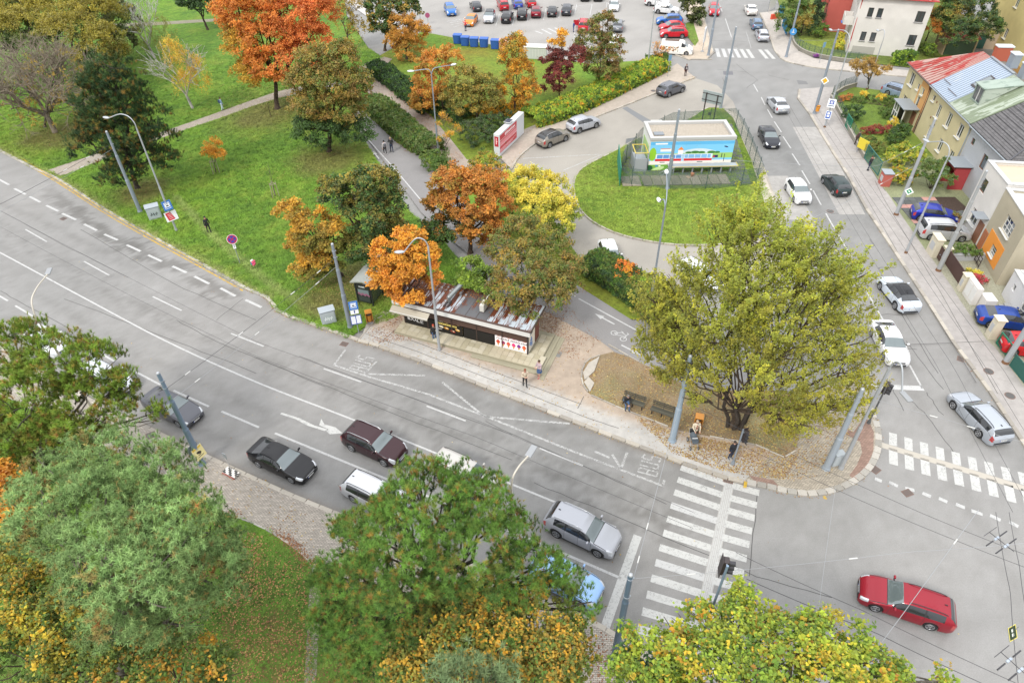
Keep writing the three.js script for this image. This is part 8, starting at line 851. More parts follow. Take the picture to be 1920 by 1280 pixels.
{ const [x, z] = [39.6,-81.1], t = thing('bus_stop_sign', 'blue and white bus stop plates on the corner lamp by the fence', 'sign', [x, 0, z], toCam(x, z)); plate(t, 'bus_plate', 0.9,1.0, signTex(96,96, (c) => { c.fillStyle = '#f0f3f6'; c.fillRect(0,0,96,96); c.fillStyle = '#26479a'; c.fillRect(20,14,56,46); c.fillStyle = '#eef'; c.fillRect(34,24,28,26); c.fillStyle = '#24265e'; c.fillRect(42,30,12,12); c.fillStyle = '#5a6680'; c.fillRect(12,70,72,12); }),[0,3.2,0.15],-0.1); plate(t, 'timetable', 0.65,1.0, signTex(64,96, (c) => { c.fillStyle = '#e8ecf2'; c.fillRect(0,0,64,96); c.fillStyle = '#3e5da8'; c.fillRect(6,8,52,80); c.fillStyle = '#f2f4f8'; c.fillRect(18,18,28,22); c.fillRect(18,48,28,22); }),[0,1.75,0.15],-0.1); part('clamp', box(0.05,2.4,0.08,0,2.5,0.11), zinc, t); }
{ const [x, z] = [39.15,-59.74], t = thing('route_plate', 'green and white diamond plate on the mast by the drive', 'sign', [x, 0, z], toCam(x, z)); const p = plate(t, 'plate', 0.6,0.6, signTex(64,64, (c) => { c.fillStyle = '#eef3ee'; c.fillRect(0,0,64,64); c.fillStyle = '#1d8a5e'; c.fillRect(12,12,40,40); c.fillStyle = '#eef3ee'; c.fillRect(26,22,12,20); }),[0.3,2.9,0.2]); p.rotation.z = Math.PI / 4; part('clamp', box(0.4,0.06,0.06,0.15,2.9,0.14), zinc, t); }
{ const [x, z] = [39.9,-85.5], t = thing('priority_sign', 'yellow diamond priority sign on the street corner mast', 'sign', [x, 0, z], toCam(x, z)); const p = plate(t, 'plate', 0.7,0.7, signTex(64,64, (c) => { c.fillStyle = '#f3f3ee'; c.fillRect(0,0,64,64); c.fillStyle = '#e0a81e'; c.fillRect(10,10,44,44); }),[0.1,4.4,0.22]); p.rotation.z = Math.PI / 4; part('clamp', box(0.2,0.06,0.1,0.05,4.4,0.16), zinc, t); const b = thing('litter_bin', 'orange litter bin strapped to the foot of the street corner mast', 'bin', [x + 0.1, K, z + 0.32]); part('body', new THREE.CylinderGeometry(0.26,0.22,0.7,14).translate(0,0.75,0), std(rgb(0.62,0.25,0.02),0.6), b); part('rim', new THREE.TorusGeometry(0.26,0.03,6,16).rotateX(Math.PI / 2).translate(0,1.1,0), frameDark, b); part('strap', box(0.06,0.9,0.1,0,0.6,-0.26), zinc, b); }
{ const [x, z] = [43.1,-107.2], t = thing('direction_sign', 'round blue arrow sign on the mast by the white house garden', 'sign', [x, 0, z], toCam(x, z)); part('disc', new THREE.CylinderGeometry(0.5,0.5,0.04,24).rotateX(Math.PI / 2).translate(0.1,3.9,0.25), std(rgb(0.05,0.25,0.55),0.5), t); part('arrow', merge([box(0.4,0.12,0.02,0.1,3.8,0.282), box(0.12,0.4,0.02,0.1,4.0,0.293)]), frameWhite, t); part('clamp', box(0.25,0.06,0.12,0.05,3.9,0.17), zinc, t); }
{ const a = [-21.42,-29.41], t = thing('poster_board', 'yellow poster board strapped to the leaning-looking mast in the block pavement', 'poster', [poleC[0],0, poleC[1]], toCam(poleC[0], poleC[1]) + 0.5); plate(t, 'poster', 0.8,0.95, signTex(96,112, (c, w, h) => { c.fillStyle = '#e3d59a'; c.fillRect(0,0, w, h); c.fillStyle = '#d9b23a'; c.fillRect(8,8,80,14); c.fillStyle = '#3a3530'; c.beginPath(); c.ellipse(48,56,22,12,0.4,0,7); c.fill(); c.fillRect(30,72,30,6); c.fillRect(20,88,56,5); }),[0,1.45,0.24],-0.25); plate(t, 'poster', 0.8,0.95, zinc, [0,1.45,-0.24],0, Math.PI); part('strap', merge([new THREE.TorusGeometry(0.215,0.02,6,16).rotateX(Math.PI / 2).translate(0,1.2,0), new THREE.TorusGeometry(0.215,0.02,6,16).rotateX(Math.PI / 2).translate(0,1.7,0)]), zinc, t); }
{ const [x, z] = [41,-73.5], t = thing('notice_board', 'plain yellow notice board on the garden fence', 'sign', [x, 0, z],-1.2); part('board', rbox(1.5,1.2,0.05,0.015,0,1.3,0), std(rgb(0.62,0.5,0.04),0.6), t); part('post', merge([box(0.06,1.9,0.06,-0.6,0.95,-0.06), box(0.06,1.9,0.06,0.6,0.95,-0.06)]), zinc, t); }
{ const [x, z] = [30.7,-110.3], t = thing('totem_sign', 'narrow white advertising totem on the pavement by the far zebra crossing', 'sign', [x, 0, z],1.1); const s = new THREE.Shape(); s.moveTo(-0.45,1.6); s.lineTo(0.45,1.6); s.lineTo(0.45,3.6); s.quadraticCurveTo(0,4.1,-0.45,3.6); part('panel', new THREE.ExtrudeGeometry(s, { depth: 0.18, bevelEnabled: false }), std(rgb(0.55,0.56,0.57),0.5), t); part('post', cyl(0.05,0.05,1.7,0,0.1,0.09,8), zinc, t); part('foot', cyl(0.3,0.25,0.15,0,0.1,0.09,12), sillGrey, t); }
{ const [x, z] = [-6,-122], t = thing('parking_sign', 'small round sign on a post at the edge of the car park', 'sign', [-13.52,0,-122.95],0.1); part('post', cyl(0.035,0.035,2.6,0,0,0,8), zinc, t); part('disc', new THREE.CylinderGeometry(0.4,0.4,0.03,20).rotateX(1.35).translate(0,2.7,0.05), std(rgb(0.3,0.06,0.14),0.5), t); }
{ const t = thing('globe_lamp', 'low lamp with a white shade beside the car park entrance', 'street lamp', [-15.19,0,-126.09]); part('post', cyl(0.05,0.04,3.0,0,0,0,8), steel, t); part('shade', new THREE.LatheGeometry([[0.02,0.45],[0.5,0.35],[0.42,0.2],[0.12,0]].map(p => new THREE.Vector2(...p)),18).translate(0,2.95,0), lampLens, t); }
{ for (const [p, l] of [[[23.3,-99.6], 'blue direction plate on a thin post at the car park mouth'],[[47.1,-104.2], 'thin post with a small pale plate on the pavement by the white house']]) { const t = thing('road_sign', l, 'sign', [p[0],0, p[1]],0.4); part('post', cyl(0.035,0.035,2.9,0,0.1,0,8), zinc, t); plate(t, 'plate', 0.5,0.75, std(rgb(0.14,0.28,0.4),0.5),[0,2.8,0.05]); } }
// ---------- traffic lights ----------
function signal(label, [x, z, h], turn, o = {}) { const t = thing('traffic_light', label, 'traffic light', [x, 0, z], turn); part('post', cyl(0.06,0.055, h, 0,0.05,0,12), o.m ?? darkPole, t); part('base_collar', cyl(0.14,0.09,0.3,0, K, 0,12), o.m ?? darkPole, t); const hd = new THREE.Group(); hd.name = 'signal_head'; hd.position.set(0.32, h - (o.drop ?? 0.5),0); t.add(hd); part('housing', rbox(0.32,1.0,0.26,0.05), frameDark, hd); part('backing_board', rbox(0.5,1.18,0.03,0.012,0,0,-0.15), frameDark, hd); for (let i = 0; i < 3; i++) { part('lens', new THREE.CylinderGeometry(0.11,0.11,0.03,18).rotateX(Math.PI / 2).translate(0,0.31 - i * 0.31,0.136), std(rgb(...[[0.12,0.01,0.01],[0.14,0.08,0.01],[0.01,0.09,0.05]][i]),0.3), hd); part('visor', new THREE.CylinderGeometry(0.14,0.13,0.26,16,1, true, Math.PI * 0.5, Math.PI).rotateX(Math.PI / 2).rotateZ(Math.PI / 2).translate(0,0.31 - i * 0.31,0.25), std(rgb(0.03,0.03,0.035),0.6, { side: THREE.DoubleSide }), hd); } part('bracket', merge([box(0.34,0.04,0.04,-0.16,0.42,0), box(0.34,0.04,0.04,-0.16,-0.42,0)]), zinc, hd); return t; }
{ const s = signal('traffic light at the corner beside the yield triangle and drooping lamp', [24.86,-31.7,3.82],0.9); const tr = new THREE.Shape([[-0.5,0.44],[0.5,0.44],[0,-0.44]].map(q => new THREE.Vector2(...q))); const y = part('give_way_plate', new THREE.ExtrudeGeometry(tr, { depth: 0.03, bevelEnabled: false }).translate(0.25,3.95,-0.1), std(rgb(0.3,0.27,0.1),0.6), s); }
signal('traffic light behind the standing man at the zebra crossing', [14.45,-28.27,3.47],0.35, { m: steel, drop: 0.7 });
signal('traffic light over the maple at the near end of the zebra crossing', [8.78,-14.94,10.16],1.4, { m: blueSteel });
// ---------- cabinets, bins, benches ----------
const cabM = std(rgb(0.36,0.4,0.43),0.6), orangeM = std(rgb(0.5,0.21,0.03),0.55);
function cabinet(label, p, turn, w = 1.1, h = 1.25, d = 0.5, tag2) { const t = thing('utility_cabinet', label, 'cabinet', [p[0], K, p[1]], turn); part('body', rbox(w, h, d, 0.03,0, h / 2,0), cabM, t); part('door', rbox(w * 0.86, h * 0.8,0.03,0.01,0, h * 0.5, d / 2 + 0.012), std(rgb(0.42,0.46,0.48),0.55), t); part('roof', rbox(w + 0.1,0.06, d + 0.1,0.02,0, h + 0.035,0), cabM, t); part('plinth', box(w * 0.95,0.1, d * 0.9,0,0.02,0), sillGrey, t); if (tag2) part('graffiti', new THREE.PlaneGeometry(w * 0.7, h * 0.45).translate(0, h * 0.45, d / 2 + 0.031), signTex(96,64, (c) => { c.fillStyle = '#a9b2b6'; c.fillRect(0,0,96,64); c.strokeStyle = tag2; c.lineWidth = 5; c.beginPath(); for (let i = 0; i < 12; i++) c.lineTo(8 + i * 7,32 + 18 * Math.sin(i * 2.3)); c.stroke(); }), t); return t; }
cabinet('pale grey cabinet with dark scribble beside the mast on the lawn edge', [-36.64,-61.46],0.5,1.25,1.3,0.9, '#2c3036'); cabinet('pale grey cabinet with white scribble at the kerb beside the mast', [-15.29,-43.94],0.4,1.2,1.25,0.75, '#e8ecee'); cabinet('small grey cabinet between the two masts of the paved corner', [21.15,-28.14],0.2,0.6,1.1,0.4);
function litterBin(label, p, turn) { const t = thing('litter_bin', label, 'bin', [p[0], K, p[1]], turn); part('shell', merge([box(0.05,0.95,0.5,-0.26,0.6,0), box(0.05,0.95,0.5,0.26,0.6,0), box(0.56,0.06,0.56,0,1.12,0)]), orangeM, t); part('drum', new THREE.CylinderGeometry(0.23,0.21,0.62,16).translate(0,0.5,0), orangeM, t); part('opening', new THREE.CylinderGeometry(0.2,0.2,0.16,16).translate(0,0.86,0), frameDark, t); part('ash_plate', box(0.24,0.14,0.05,0,1.0,0.27), frameDark, t); part('foot', box(0.5,0.1,0.5,0,0.08,0), sillGrey, t); return t; }
litterBin('orange litter bin on the grass beside the bus stop post', [-11.82,-43.72],0.3); litterBin('orange litter bin behind the person with the pram', [12.83,-31.54],-0.3);
function bench(label, a, b) { const t = thing('park_bench', label, 'bench', [(a[0] + b[0]) / 2, K + 0.02, (a[1] + b[1]) / 2], face(a, b), 'benches on the leafy island'), L = dist(a, b), wd = ['#4b4a40', '#555347', '#44433a'].map(c => std(c, 0.9)); for (let i = 0; i < 4; i++) part('seat_slat', rbox(L, 0.045,0.115,0.01,0,0.46,0.22 - i * 0.125), wd[i % 3], t); for (let i = 0; i < 3; i++) part('back_slat', rbox(L, 0.1,0.04,0.01,0,0.6 + i * 0.135,-0.27 - i * 0.035), wd[(i + 1) % 3], t); for (const s of [-1,0,1]) part('leg', merge([box(0.06,0.46,0.08, s * L * 0.42,0.22,0.17), box(0.06,0.46,0.08, s * L * 0.42,0.22,-0.2), box(0.06,0.04,0.5, s * L * 0.42,0.425,0), rod(V(s * L * 0.42,0.42,-0.22), V(s * L * 0.42,0.95,-0.37),0.025,0.025,6)]), frameDark, t); return t; }
bench('weathered bench on the island with a man in black seated at one end', [7.92,-34.07],[9.38,-33.3]); bench('empty weathered bench on the island beside the pale blue mast', [9.81,-33.08],[11.3,-32.28]);
{ const p = [-18.57,-28.19], t = thing('road_sign_trolley', 'portable sign foot with a chequered block lying at the pavement kerb', 'sign', [p[0], K, p[1]],-0.5); part('block', rbox(1.1,0.16,0.5,0.02,0,0.1,0.1), signTex(64,32, (c) => { for (let i = 0; i < 8; i++) for (let j = 0; j < 4; j++) { c.fillStyle = (i * 3 + j * 5) % 4 < 2 ? '#d9d6cf' : '#3b3a38'; c.fillRect(i * 8, j * 8,8,8); } }), t); part('post', rod(V(0,0.15,0), V(-0.1,1.5,0),0.035), std(rgb(0.5,0.48,0.46),0.6), t); part('plate', rbox(0.3,0.5,0.04,0.015,-0.1,1.65,0), zinc, t); part('reflector', box(1.1,0.05,0.03,0,0.06,0.362), std(rgb(0.45,0.06,0.05),0.6), t); }
{ const p = [-23.76,-52.05], t = thing('flower_bunch', 'small bunch of pink and white flowers on a stick in the lawn', 'flowers', [p[0], K, p[1]]); part('stick', rod(V(0,0,0), V(0.02,0.7,0),0.02), barkGrey, t); part('blossom', merge([[0,0.6,0.1],[0.12,0.5,0.08],[0.05,0.4,0.14],[0.1,0.68,0]].map(q => new THREE.IcosahedronGeometry(0.13,1).translate(...q))), std(rgb(0.6,0.08,0.16),0.8), t); part('blossom', merge([[-0.12,0.75,0.05],[-0.02,0.82,0.04]].map(q => new THREE.IcosahedronGeometry(0.1,1).translate(...q))), std(rgb(0.7,0.66,0.64),0.8), t); part('ribbon', box(0.1,0.22,0.1,-0.15,0.5,0.1), std(rgb(0.08,0.22,0.4),0.7), t); }
// recycling containers
{ const M2 = { blue: std(rgb(0.03,0.11,0.4),0.5), yellow: std(rgb(0.62,0.45,0.02),0.5), pink: std(rgb(0.6,0.28,0.22),0.6), pale: std(rgb(0.5,0.52,0.5),0.7) };
[[858,82, 'blue', 'blue recycling container, leftmost of the row at the car park edge'],[873,86, 'blue', 'blue recycling container, second of the row at the car park edge'],[890,88, 'blue', 'blue recycling container, third of the row at the car park edge'],[908,89, 'blue', 'blue recycling container, fourth of the row at the car park edge'],[928,92, 'blue', 'blue recycling container standing apart beside the pinkish one'],[944,92, 'pink', 'pale red container among the recycling bins'],[962,95, 'yellow', 'yellow recycling container at the right end of the row']].forEach(([x, y, c, l], i) => { const p = [[-8.2,-116.4],[-6.9,-115.2],[-5.4,-114.6],[-3.8,-114.3],[-2,-113.4],[-0.7,-113.3],[0.9,-112.5]][i], t = thing('recycling_container', l, 'container', [p[0],0, p[1]],-0.15); part('body', new THREE.CylinderGeometry(0.95,0.8,1.2,4,1).rotateY(Math.PI / 4).scale(1,1,0.8).translate(0,0.75,0), M2[c], t); part('lid', rbox(1.42,0.22,1.15,0.08,0,1.42,0), M2[c], t); for (const s of [-1,1]) part('wheel', new THREE.CylinderGeometry(0.1,0.1,0.08,10).rotateX(Math.PI / 2).translate(s * 0.5,0.1,0.45), frameDark, t); });
const p = [4,-109], t = thing('transformer_box', 'low pale container behind the car park trees', 'container', [p[0],0, p[1]],-0.15); part('body', rbox(4.2,1.7,1.6,0.05,0,0.9,0), M2.pale, t); part('roof', rbox(4.4,0.1,1.8,0.03,0,1.8,0), frameWhite, t); const g = []; for (let i = 0; i < 9; i++) g.push(box(0.05,1.5,0.04,-1.8 + i * 0.45,0.9,0.82)); part('rib', merge(g), frameWhite, t); }
// ---------- fences, walls, gates ----------
const mesh = std(rgb(0.06,0.11,0.09),0.8, { alphaMap: reps(tex(128,128, (u, v) => { const a = (u * 16 + v * 16) % 1, b = ((u * 16 - v * 16) % 1 + 1) % 1, g = Math.min(a, b) < 0.14 ? 1 : 0; return [g, g, g]; }, false),0.8), alphaTest: 0.5, side: THREE.DoubleSide }), greenPaint = std(rgb(0.01,0.17,0.1),0.5), greenPost = std(rgb(0.04,0.08,0.07),0.7);
function wireFence(label, line, h, o = {}) { const c = line[0], t = thing('wire_fence', label, 'fence', [c[0],0, c[1]]); for (let i = 0; i + 1 < line.length; i++) { const a = line[i], b = line[i + 1], L = dist(a, b), g = new THREE.PlaneGeometry(L, h); const u = g.attributes.uv; for (let k = 0; k < 4; k++) u.setXY(k, u.getX(k) * L, u.getY(k) * h); const m = part('mesh_panel', g, o.m ?? mesh, t, [(a[0] + b[0]) / 2 - c[0], h / 2 + (o.y ?? K), (a[1] + b[1]) / 2 - c[1]]); m.rotation.y = face(a, b); } along(line, o.step ?? 2.6, (x, z) => part('post', cyl(0.035,0.035, h + 0.25 + (o.y ?? K), x - c[0],0, z - c[1],7), o.pm ?? greenPost, t)); part('rail', merge(line.slice(1).map((b, i) => rod(V(line[i][0] - c[0], h + (o.y ?? K), line[i][1] - c[1]), V(b[0] - c[0], h + (o.y ?? K), b[1] - c[1]),0.012,0.012,5))), o.pm ?? greenPost, t); return t; }
wireFence('thin wire fence on posts along the road side of the mural yard', [[28.5,-82.8],[28.5,-78.1],[28,-72.6],[27.4,-66.8]],2.0); wireFence('thin wire fence across the front of the mural yard', [[27.1,-66.6],[22.47,-65.75],[17.05,-65.8],[12.1,-67.2]],1.9, { step: 4 }); wireFence('thin wire fence behind the mural building', [[12.7,-70.7],[15.9,-77.3],[20.5,-81.8],[28.5,-82.8]],1.9, { step: 3.4 });
{ const a = [12,-66.7], b = [12.5,-72.4], t = thing('gate', 'green mesh gate leaf at the left side of the mural yard', 'gate', [a[0],0, a[1]], face(a, b)), L = dist(a, b); part('frame', merge([box(L, 0.08,0.08, L / 2,0.3,0), box(L, 0.08,0.08, L / 2,2.2,0), box(0.08,2.1,0.08,0,1.2,0), box(0.08,2.1,0.08, L, 1.2,0)]), greenPaint, t); part('panel', box(L - 0.1,1.8,0.02, L / 2,1.25,0), std(rgb(0.02,0.2,0.15),0.7), t); }
function wallFence(label, line, o = {}) { const c = line[0], t = thing('garden_fence', label, 'fence', [c[0],0, c[1]]), h = o.h ?? 0.55; for (let i = 0; i + 1 < line.length; i++) { const a = line[i], b = line[i + 1], L = dist(a, b), g = new THREE.Group(); g.name = 'section'; g.position.set(a[0] - c[0],0, a[1] - c[1]); g.rotation.y = face(a, b); t.add(g); part('base_wall', box(L, h, 0.25, L / 2, h / 2 + 0.05,0), std('#8f8b80', 0.95, { map: reps(concGrain, 2) }), g); part('coping', rbox(L, 0.06,0.32,0.015, L / 2, h + 0.083,0), std('#a09b8f', 0.9), g); const gm = new THREE.PlaneGeometry(L, 1.0), u = gm.attributes.uv; for (let k = 0; k < 4; k++) u.setXY(k, u.getX(k) * L, u.getY(k)); part('mesh_panel', gm.translate(L / 2, h + 0.62,0), o.m ?? mesh, g); const q = []; for (let x = 0; x < L; x += 2.2) q.push(cyl(0.03,0.03,1.15, x + 0.03, h, 0,7)); part('post', merge(q), greenPost, g); } return t; }
wallFence('low garden wall with green mesh along the corner garden', [[43.8,-90.4],[43,-85.2],[42.2,-80.2],[41.5,-75.7]]); wallFence('low garden wall with mesh along the shrubs down the pavement', [[41.5,-75.7],[41,-72.4]]); wallFence('fence on a low wall at the side street edge of the corner garden', [[44,-90.8],[46.6,-93.4],[48.9,-94.7]]); wallFence('white house garden fence on a curved stone wall', bendy([[47.1,-117.1],[46.1,-111.7],[46.8,-108.3],[49.6,-105.7],[53.7,-103.7]],4), { h: 0.5 });
function gate(label, a, b, h, m, o = {}) { const t = thing('gate', label, 'gate', [a[0],0, a[1]], face(a, b)), L = dist(a, b); part('frame', merge([box(L, 0.08,0.06, L / 2,0.25,0), box(L, 0.08,0.06, L / 2, h, 0), box(0.08, h - 0.2,0.06,0.04, h / 2 + 0.1,0), box(0.08, h - 0.2,0.06, L - 0.04, h / 2 + 0.1,0)]), m, t); if (o.solid) part('panel', box(L - 0.16, h - 0.35,0.03, L / 2, h / 2 + 0.1,0), m, t); else { const n = Math.round(L / 0.16); for (let i = 1; i < n; i++) part('bar', box(0.03, h - 0.3,0.03, L * i / n, h / 2 + 0.1,0), m, t); } part('handle', box(0.05,0.05,0.14, L - 0.2, h * 0.55,0.05), zinc, t); return t; }
const brownGate = std(rgb(0.07,0.035,0.03),0.6), bluePaint = std(rgb(0.03,0.22,0.42),0.5);
gate('green gate in the corner garden fence', [42.2,-81.3],[42,-79.4],1.7, greenPaint); gate('wide green gate leaf near the red meter pillar', [41,-72.4],[40.7,-67.9],1.8, std(rgb(0.03,0.14,0.12),0.6)); gate('solid brown driveway gate at the flower bed', [39.69,-50.88],[39.26,-47.28],1.5, brownGate, { solid: 1 }); gate('small brown garden gate between the cream pillars', [39.48,-52.37],[39.33,-51.23],1.4, brownGate, { solid: 1 }); gate('bright green driveway gate at the right edge', [38.24,-39.85],[38.16,-37.92],1.3, greenPaint); gate('dark green driveway gate leaf at the right edge beyond the mast', [37.83,-37.26],[37.8,-34.85],1.3, std(rgb(0.02,0.1,0.08),0.6), { solid: 1 }); gate('blue garden gate beside the far pavement', [47.3,-122.9],[46.4,-117.7],2.2, bluePaint);
function pillar(label, p, turn, w, h, d, m, o = {}) { const t = thing('gate_pillar', label, 'pillar', [p[0],0.05, p[1]], turn); part('body', rbox(w, h, d, 0.02,0, h / 2,0), m, t); part('cap', rbox(w + 0.16,0.09, d + 0.16,0.02,0, h + 0.046,0), o.cap ?? std('#cfc4ae', 0.9), t); part('meter_door', rbox(w * 0.55, h * 0.4,0.03,0.01,0, h * 0.55, d / 2 + 0.012), std(rgb(0.4,0.41,0.42),0.5), t); return t; }
const creamP = plaster('#d6ceb8', 0.85); pillar('cream pillar with a meter box beside the silver people carrier', [39.27,-52.55], rowT, 1.3,1.9,0.55, creamP); pillar('narrow cream pillar between the small gate and the brown gate', [39.62,-51.22], rowT, 0.5,1.6,0.5, creamP); pillar('cream pillar at the lower end of the brown gate', [39.19,-46.96], rowT, 0.6,1.6,0.6, creamP); pillar('salmon meter pillar on the pavement beside the green gate', [40.6,-66.1], rowT, 1.1,1.5,0.9, plaster('#c0685c', 0.85), { cap: std('#8f969c', 0.8) }); pillar('pale pillar with a notice at the bright green gate', [38.28,-40.69], rowT, 0.7,1.9,0.6, creamP);
{ const p = [39.14,-45.44], t = thing('meter_cabinet', 'pair of white meter cabinets in front of the cobbled yard', 'cabinet', [p[0],0.05, p[1]], rowT); part('body', rbox(1.7,1.7,0.5,0.03,-0.2,0.85,0), whiteWall, t); part('body', rbox(1.2,1.2,0.9,0.03,0.9,0.6,-0.75), whiteWall, t); part('door', rbox(0.7,1.2,0.03,0.01,-0.5,0.95,0.262), frameWhite, t); part('door', rbox(0.6,1.2,0.03,0.01,0.3,0.95,0.262), frameWhite, t); }
{ const p = [49.8,-136], t = thing('umbrella_banner', 'white scaffold banner leaning on the far pavement fence', 'banner', [48.39,0,-132.6],0.9); part('sheet', rbox(3.4,2.0,0.06,0.02,0,1.2,0), frameWhite, t); part('pole', merge([rod(V(-1.7,0,0), V(-1.7,2.6,0),0.04), rod(V(1.7,0,0), V(1.7,2.6,0),0.04)]), zinc, t); const b = thing('road_barrier', 'red and white roadworks barrier with a blue sign on the far pavement', 'barrier', [47.74,0,-127.29],0.3); part('body', rbox(1.6,0.9,0.4,0.06,-0.4,0.5,0), std(rgb(0.55,0.07,0.03),0.6), b); part('plate', rbox(1.1,2.0,0.05,0.02,0.7,1.3,0), bluePaint, b); part('foot', box(1.2,0.15,0.6,0.7,0.1,0), std(rgb(0.5,0.1,0.06),0.7), b); }
// paved drive of dark and pink slabs beside the mast
{ const o = [40.01,-63.22], q = [39.94,-59.09], T = face(o, q), g = structure('slab_drive'), dk = ['#5d605f', '#686b69', '#545755'].map(c => std(c, 0.9)), pk = std('#b58a80', 0.9), gg = new RoundedBoxGeometry(0.72,0.1,0.72,1,0.012), r = rng(5); for (let i = 0; i < 9; i++) for (let k = 0; k < 8; k++) { const p = V(0.4 + i * 0.75,0,-0.6 - k * 0.75).applyAxisAngle(Y, T), m = part('slab', gg, i === 2 || i === 6 || (i === 0 && k > 3 && k < 6) ? pk : dk[Math.floor(r() * 3)], g); m.position.set(o[0] + p.x, K + r() * 0.008, o[1] + p.z); m.rotation.y = T; } structure('garden_bed', sheet([[44.66,-63.08],[46.76,-63.01],[46.84,-60.47],[44.32,-59.8]], K + 0.06), M.soil.clone()).material.setValues({ color: rgb(0.085,0.055,0.04), vertexColors: false }); }
{ const t = thing('retaining_wall', 'low grey retaining wall with planting between the drives', 'wall', [[40.18,-51.47][0],0,[40.18,-51.47][1]], face([40.18,-51.47],[43.91,-51.54])), L = dist([40.18,-51.47],[43.91,-51.54]); part('body', box(L, 0.7,0.3, L / 2,0.35,0), greyWall, t); part('coping', rbox(L, 0.06,0.4,0.015, L / 2,0.735,0), sillGrey, t); }
// ---------- overhead wires ----------
const wireM = std(rgb(0.05,0.05,0.055),0.6), wireP = std(rgb(0.3,0.31,0.32),0.6), insM = std(rgb(0.55,0.55,0.53),0.5);
function wire(label, pts, r = 0.014, m = wireM, o = {}) { const t = thing('overhead_wire', label, 'wire'); t.position.set(...pts[0]); const rel = pts.map(p => V(p[0] - pts[0][0], p[1] - pts[0][1], p[2] - pts[0][2])), all = []; for (let i = 0; i + 1 < rel.length; i++) { const L = rel[i].distanceTo(rel[i + 1]); for (let k = 0; k < 5; k++) { const p = rel[i].clone().lerp(rel[i + 1], k / 5); p.y -= L * (o.sag ?? 0.012) * 4 * (k / 5) * (1 - k / 5); all.push(p); } } all.push(rel[rel.length - 1]); part('cable', new THREE.TubeGeometry(new THREE.CatmullRomCurve3(all), Math.max(12, all.length * 2), r * 0.7,5), m, t); for (const k of o.ins ?? []) { const i = Math.floor(k * (all.length - 1)), d = V().subVectors(all[i + 1], all[i]).normalize(), p = all[i].clone().lerp(all[i + 1], k * (all.length - 1) - i); part('insulator', merge([rod(p.clone().addScaledVector(d, -0.2), p.clone().addScaledVector(d, 0.2),0.032,0.032,8)]), insM, t); } return t; }
wire('upper span wire across the road from the grass mast to the pavement mast', [[-13.16,7.4,-42.4],[-20.63,7.4,-28.78]],0.018, wireM, { ins: [0.12,0.3,0.62,0.9] }); wire('lower span wire across the road from the grass mast to the pavement mast', [[-12.99,7,-42],[-20.2,7,-28.27]],0.016, wireP, { ins: [0.15,0.55,0.88] });
wire('span wire leaving the lawn mast towards the left edge', [[-38.69,7.7,-62.14],[-45.21,7.7,-46.12]],0.022, wireM, { ins: [0.15,0.3] }); wire('second span wire leaving the lawn mast towards the left edge', [[-38.61,7.3,-61.94],[-45.1,7.3,-45.58]],0.016, wireP, { ins: [0.2] });
wire('pale wire from the pale blue mast over the crossing to the dark blue mast', [[10.89,7,-30.27],[5.28,7.7,-15.85]],0.018, wireP, { ins: [0.8,0.93] }); wire('pale wire from the dark blue mast across the junction', [[5.38,7.7,-15.87],[18.22,7.4,-17.15],[26.03,7.4,-17.73]],0.014, wireP, { ins: [0.1,0.4] });
wire('long pale wire slanting over the red estate car', [[23.29,6.8,-19.84],[17.33,6.8,-14.7],[12.5,6.8,-10.6]],0.02, wireP, { ins: [0.17] }); wire('pale wire falling down the junction from the paved corner', [[16.63,6.8,-21.27],[13.13,6.8,-14.08]],0.013, wireP, { ins: [] });
wire('dark trolley wire over the junction, upper of the upper pair', [[10.92,5.8,-28.24],[20.98,5.8,-20.43],[26.45,5.8,-17.06]],0.016); wire('dark trolley wire over the junction, lower of the upper pair', [[10.64,5.8,-26.95],[19.34,5.8,-20.45],[26.03,5.8,-16.4]],0.016); wire('dark trolley wire over the junction, upper of the lower pair', [[10.89,5.8,-18.27],[15.95,5.8,-15.16],[21.8,5.8,-11.46]],0.018); wire('dark trolley wire over the junction, lower of the lower pair', [[11.03,5.8,-16.84],[16.03,5.8,-14.16],[21.11,5.8,-11.05]],0.022);
for (const [l, a] of [['dark trolley wire along the side road, leftmost of the four', [[30.73,5.8,-73.71],[28.43,5.8,-47.07],[27.2,5.8,-31.18],[25.76,5.8,-20.34]]],['dark trolley wire along the side road, second of the four', [[31.43,5.8,-73.69],[29.21,5.8,-47.05],[28.21,5.8,-31.16],[26.72,5.8,-20.32]]],['dark trolley wire along the side road, third of the four', [[33.66,5.8,-73.6],[31.44,5.8,-46.99],[30.23,5.8,-31.12],[28.97,5.8,-20.61]]],['dark trolley wire along the side road, rightmost of the four', [[34.36,5.8,-73.57],[32.21,5.8,-46.96],[31.24,5.8,-31.09],[30,5.8,-20.92]]],['dark wire over the main road beside the kerb lanes', [[-45.1,5.8,-53.14],[-28.79,5.8,-42.24],[-17.38,5.8,-34.83],[-1.97,5.8,-27.21],[9.29,5.8,-20.64]]],['dark wire over the main road beside the centre line', [[-43.56,5.8,-50.4],[-27.89,5.8,-40.07],[-16.96,5.8,-33.31],[-1.94,5.8,-25.88],[9.09,5.8,-19.68]]]]) wire(l, a, 0.013, wireM, { sag: 0.003 });
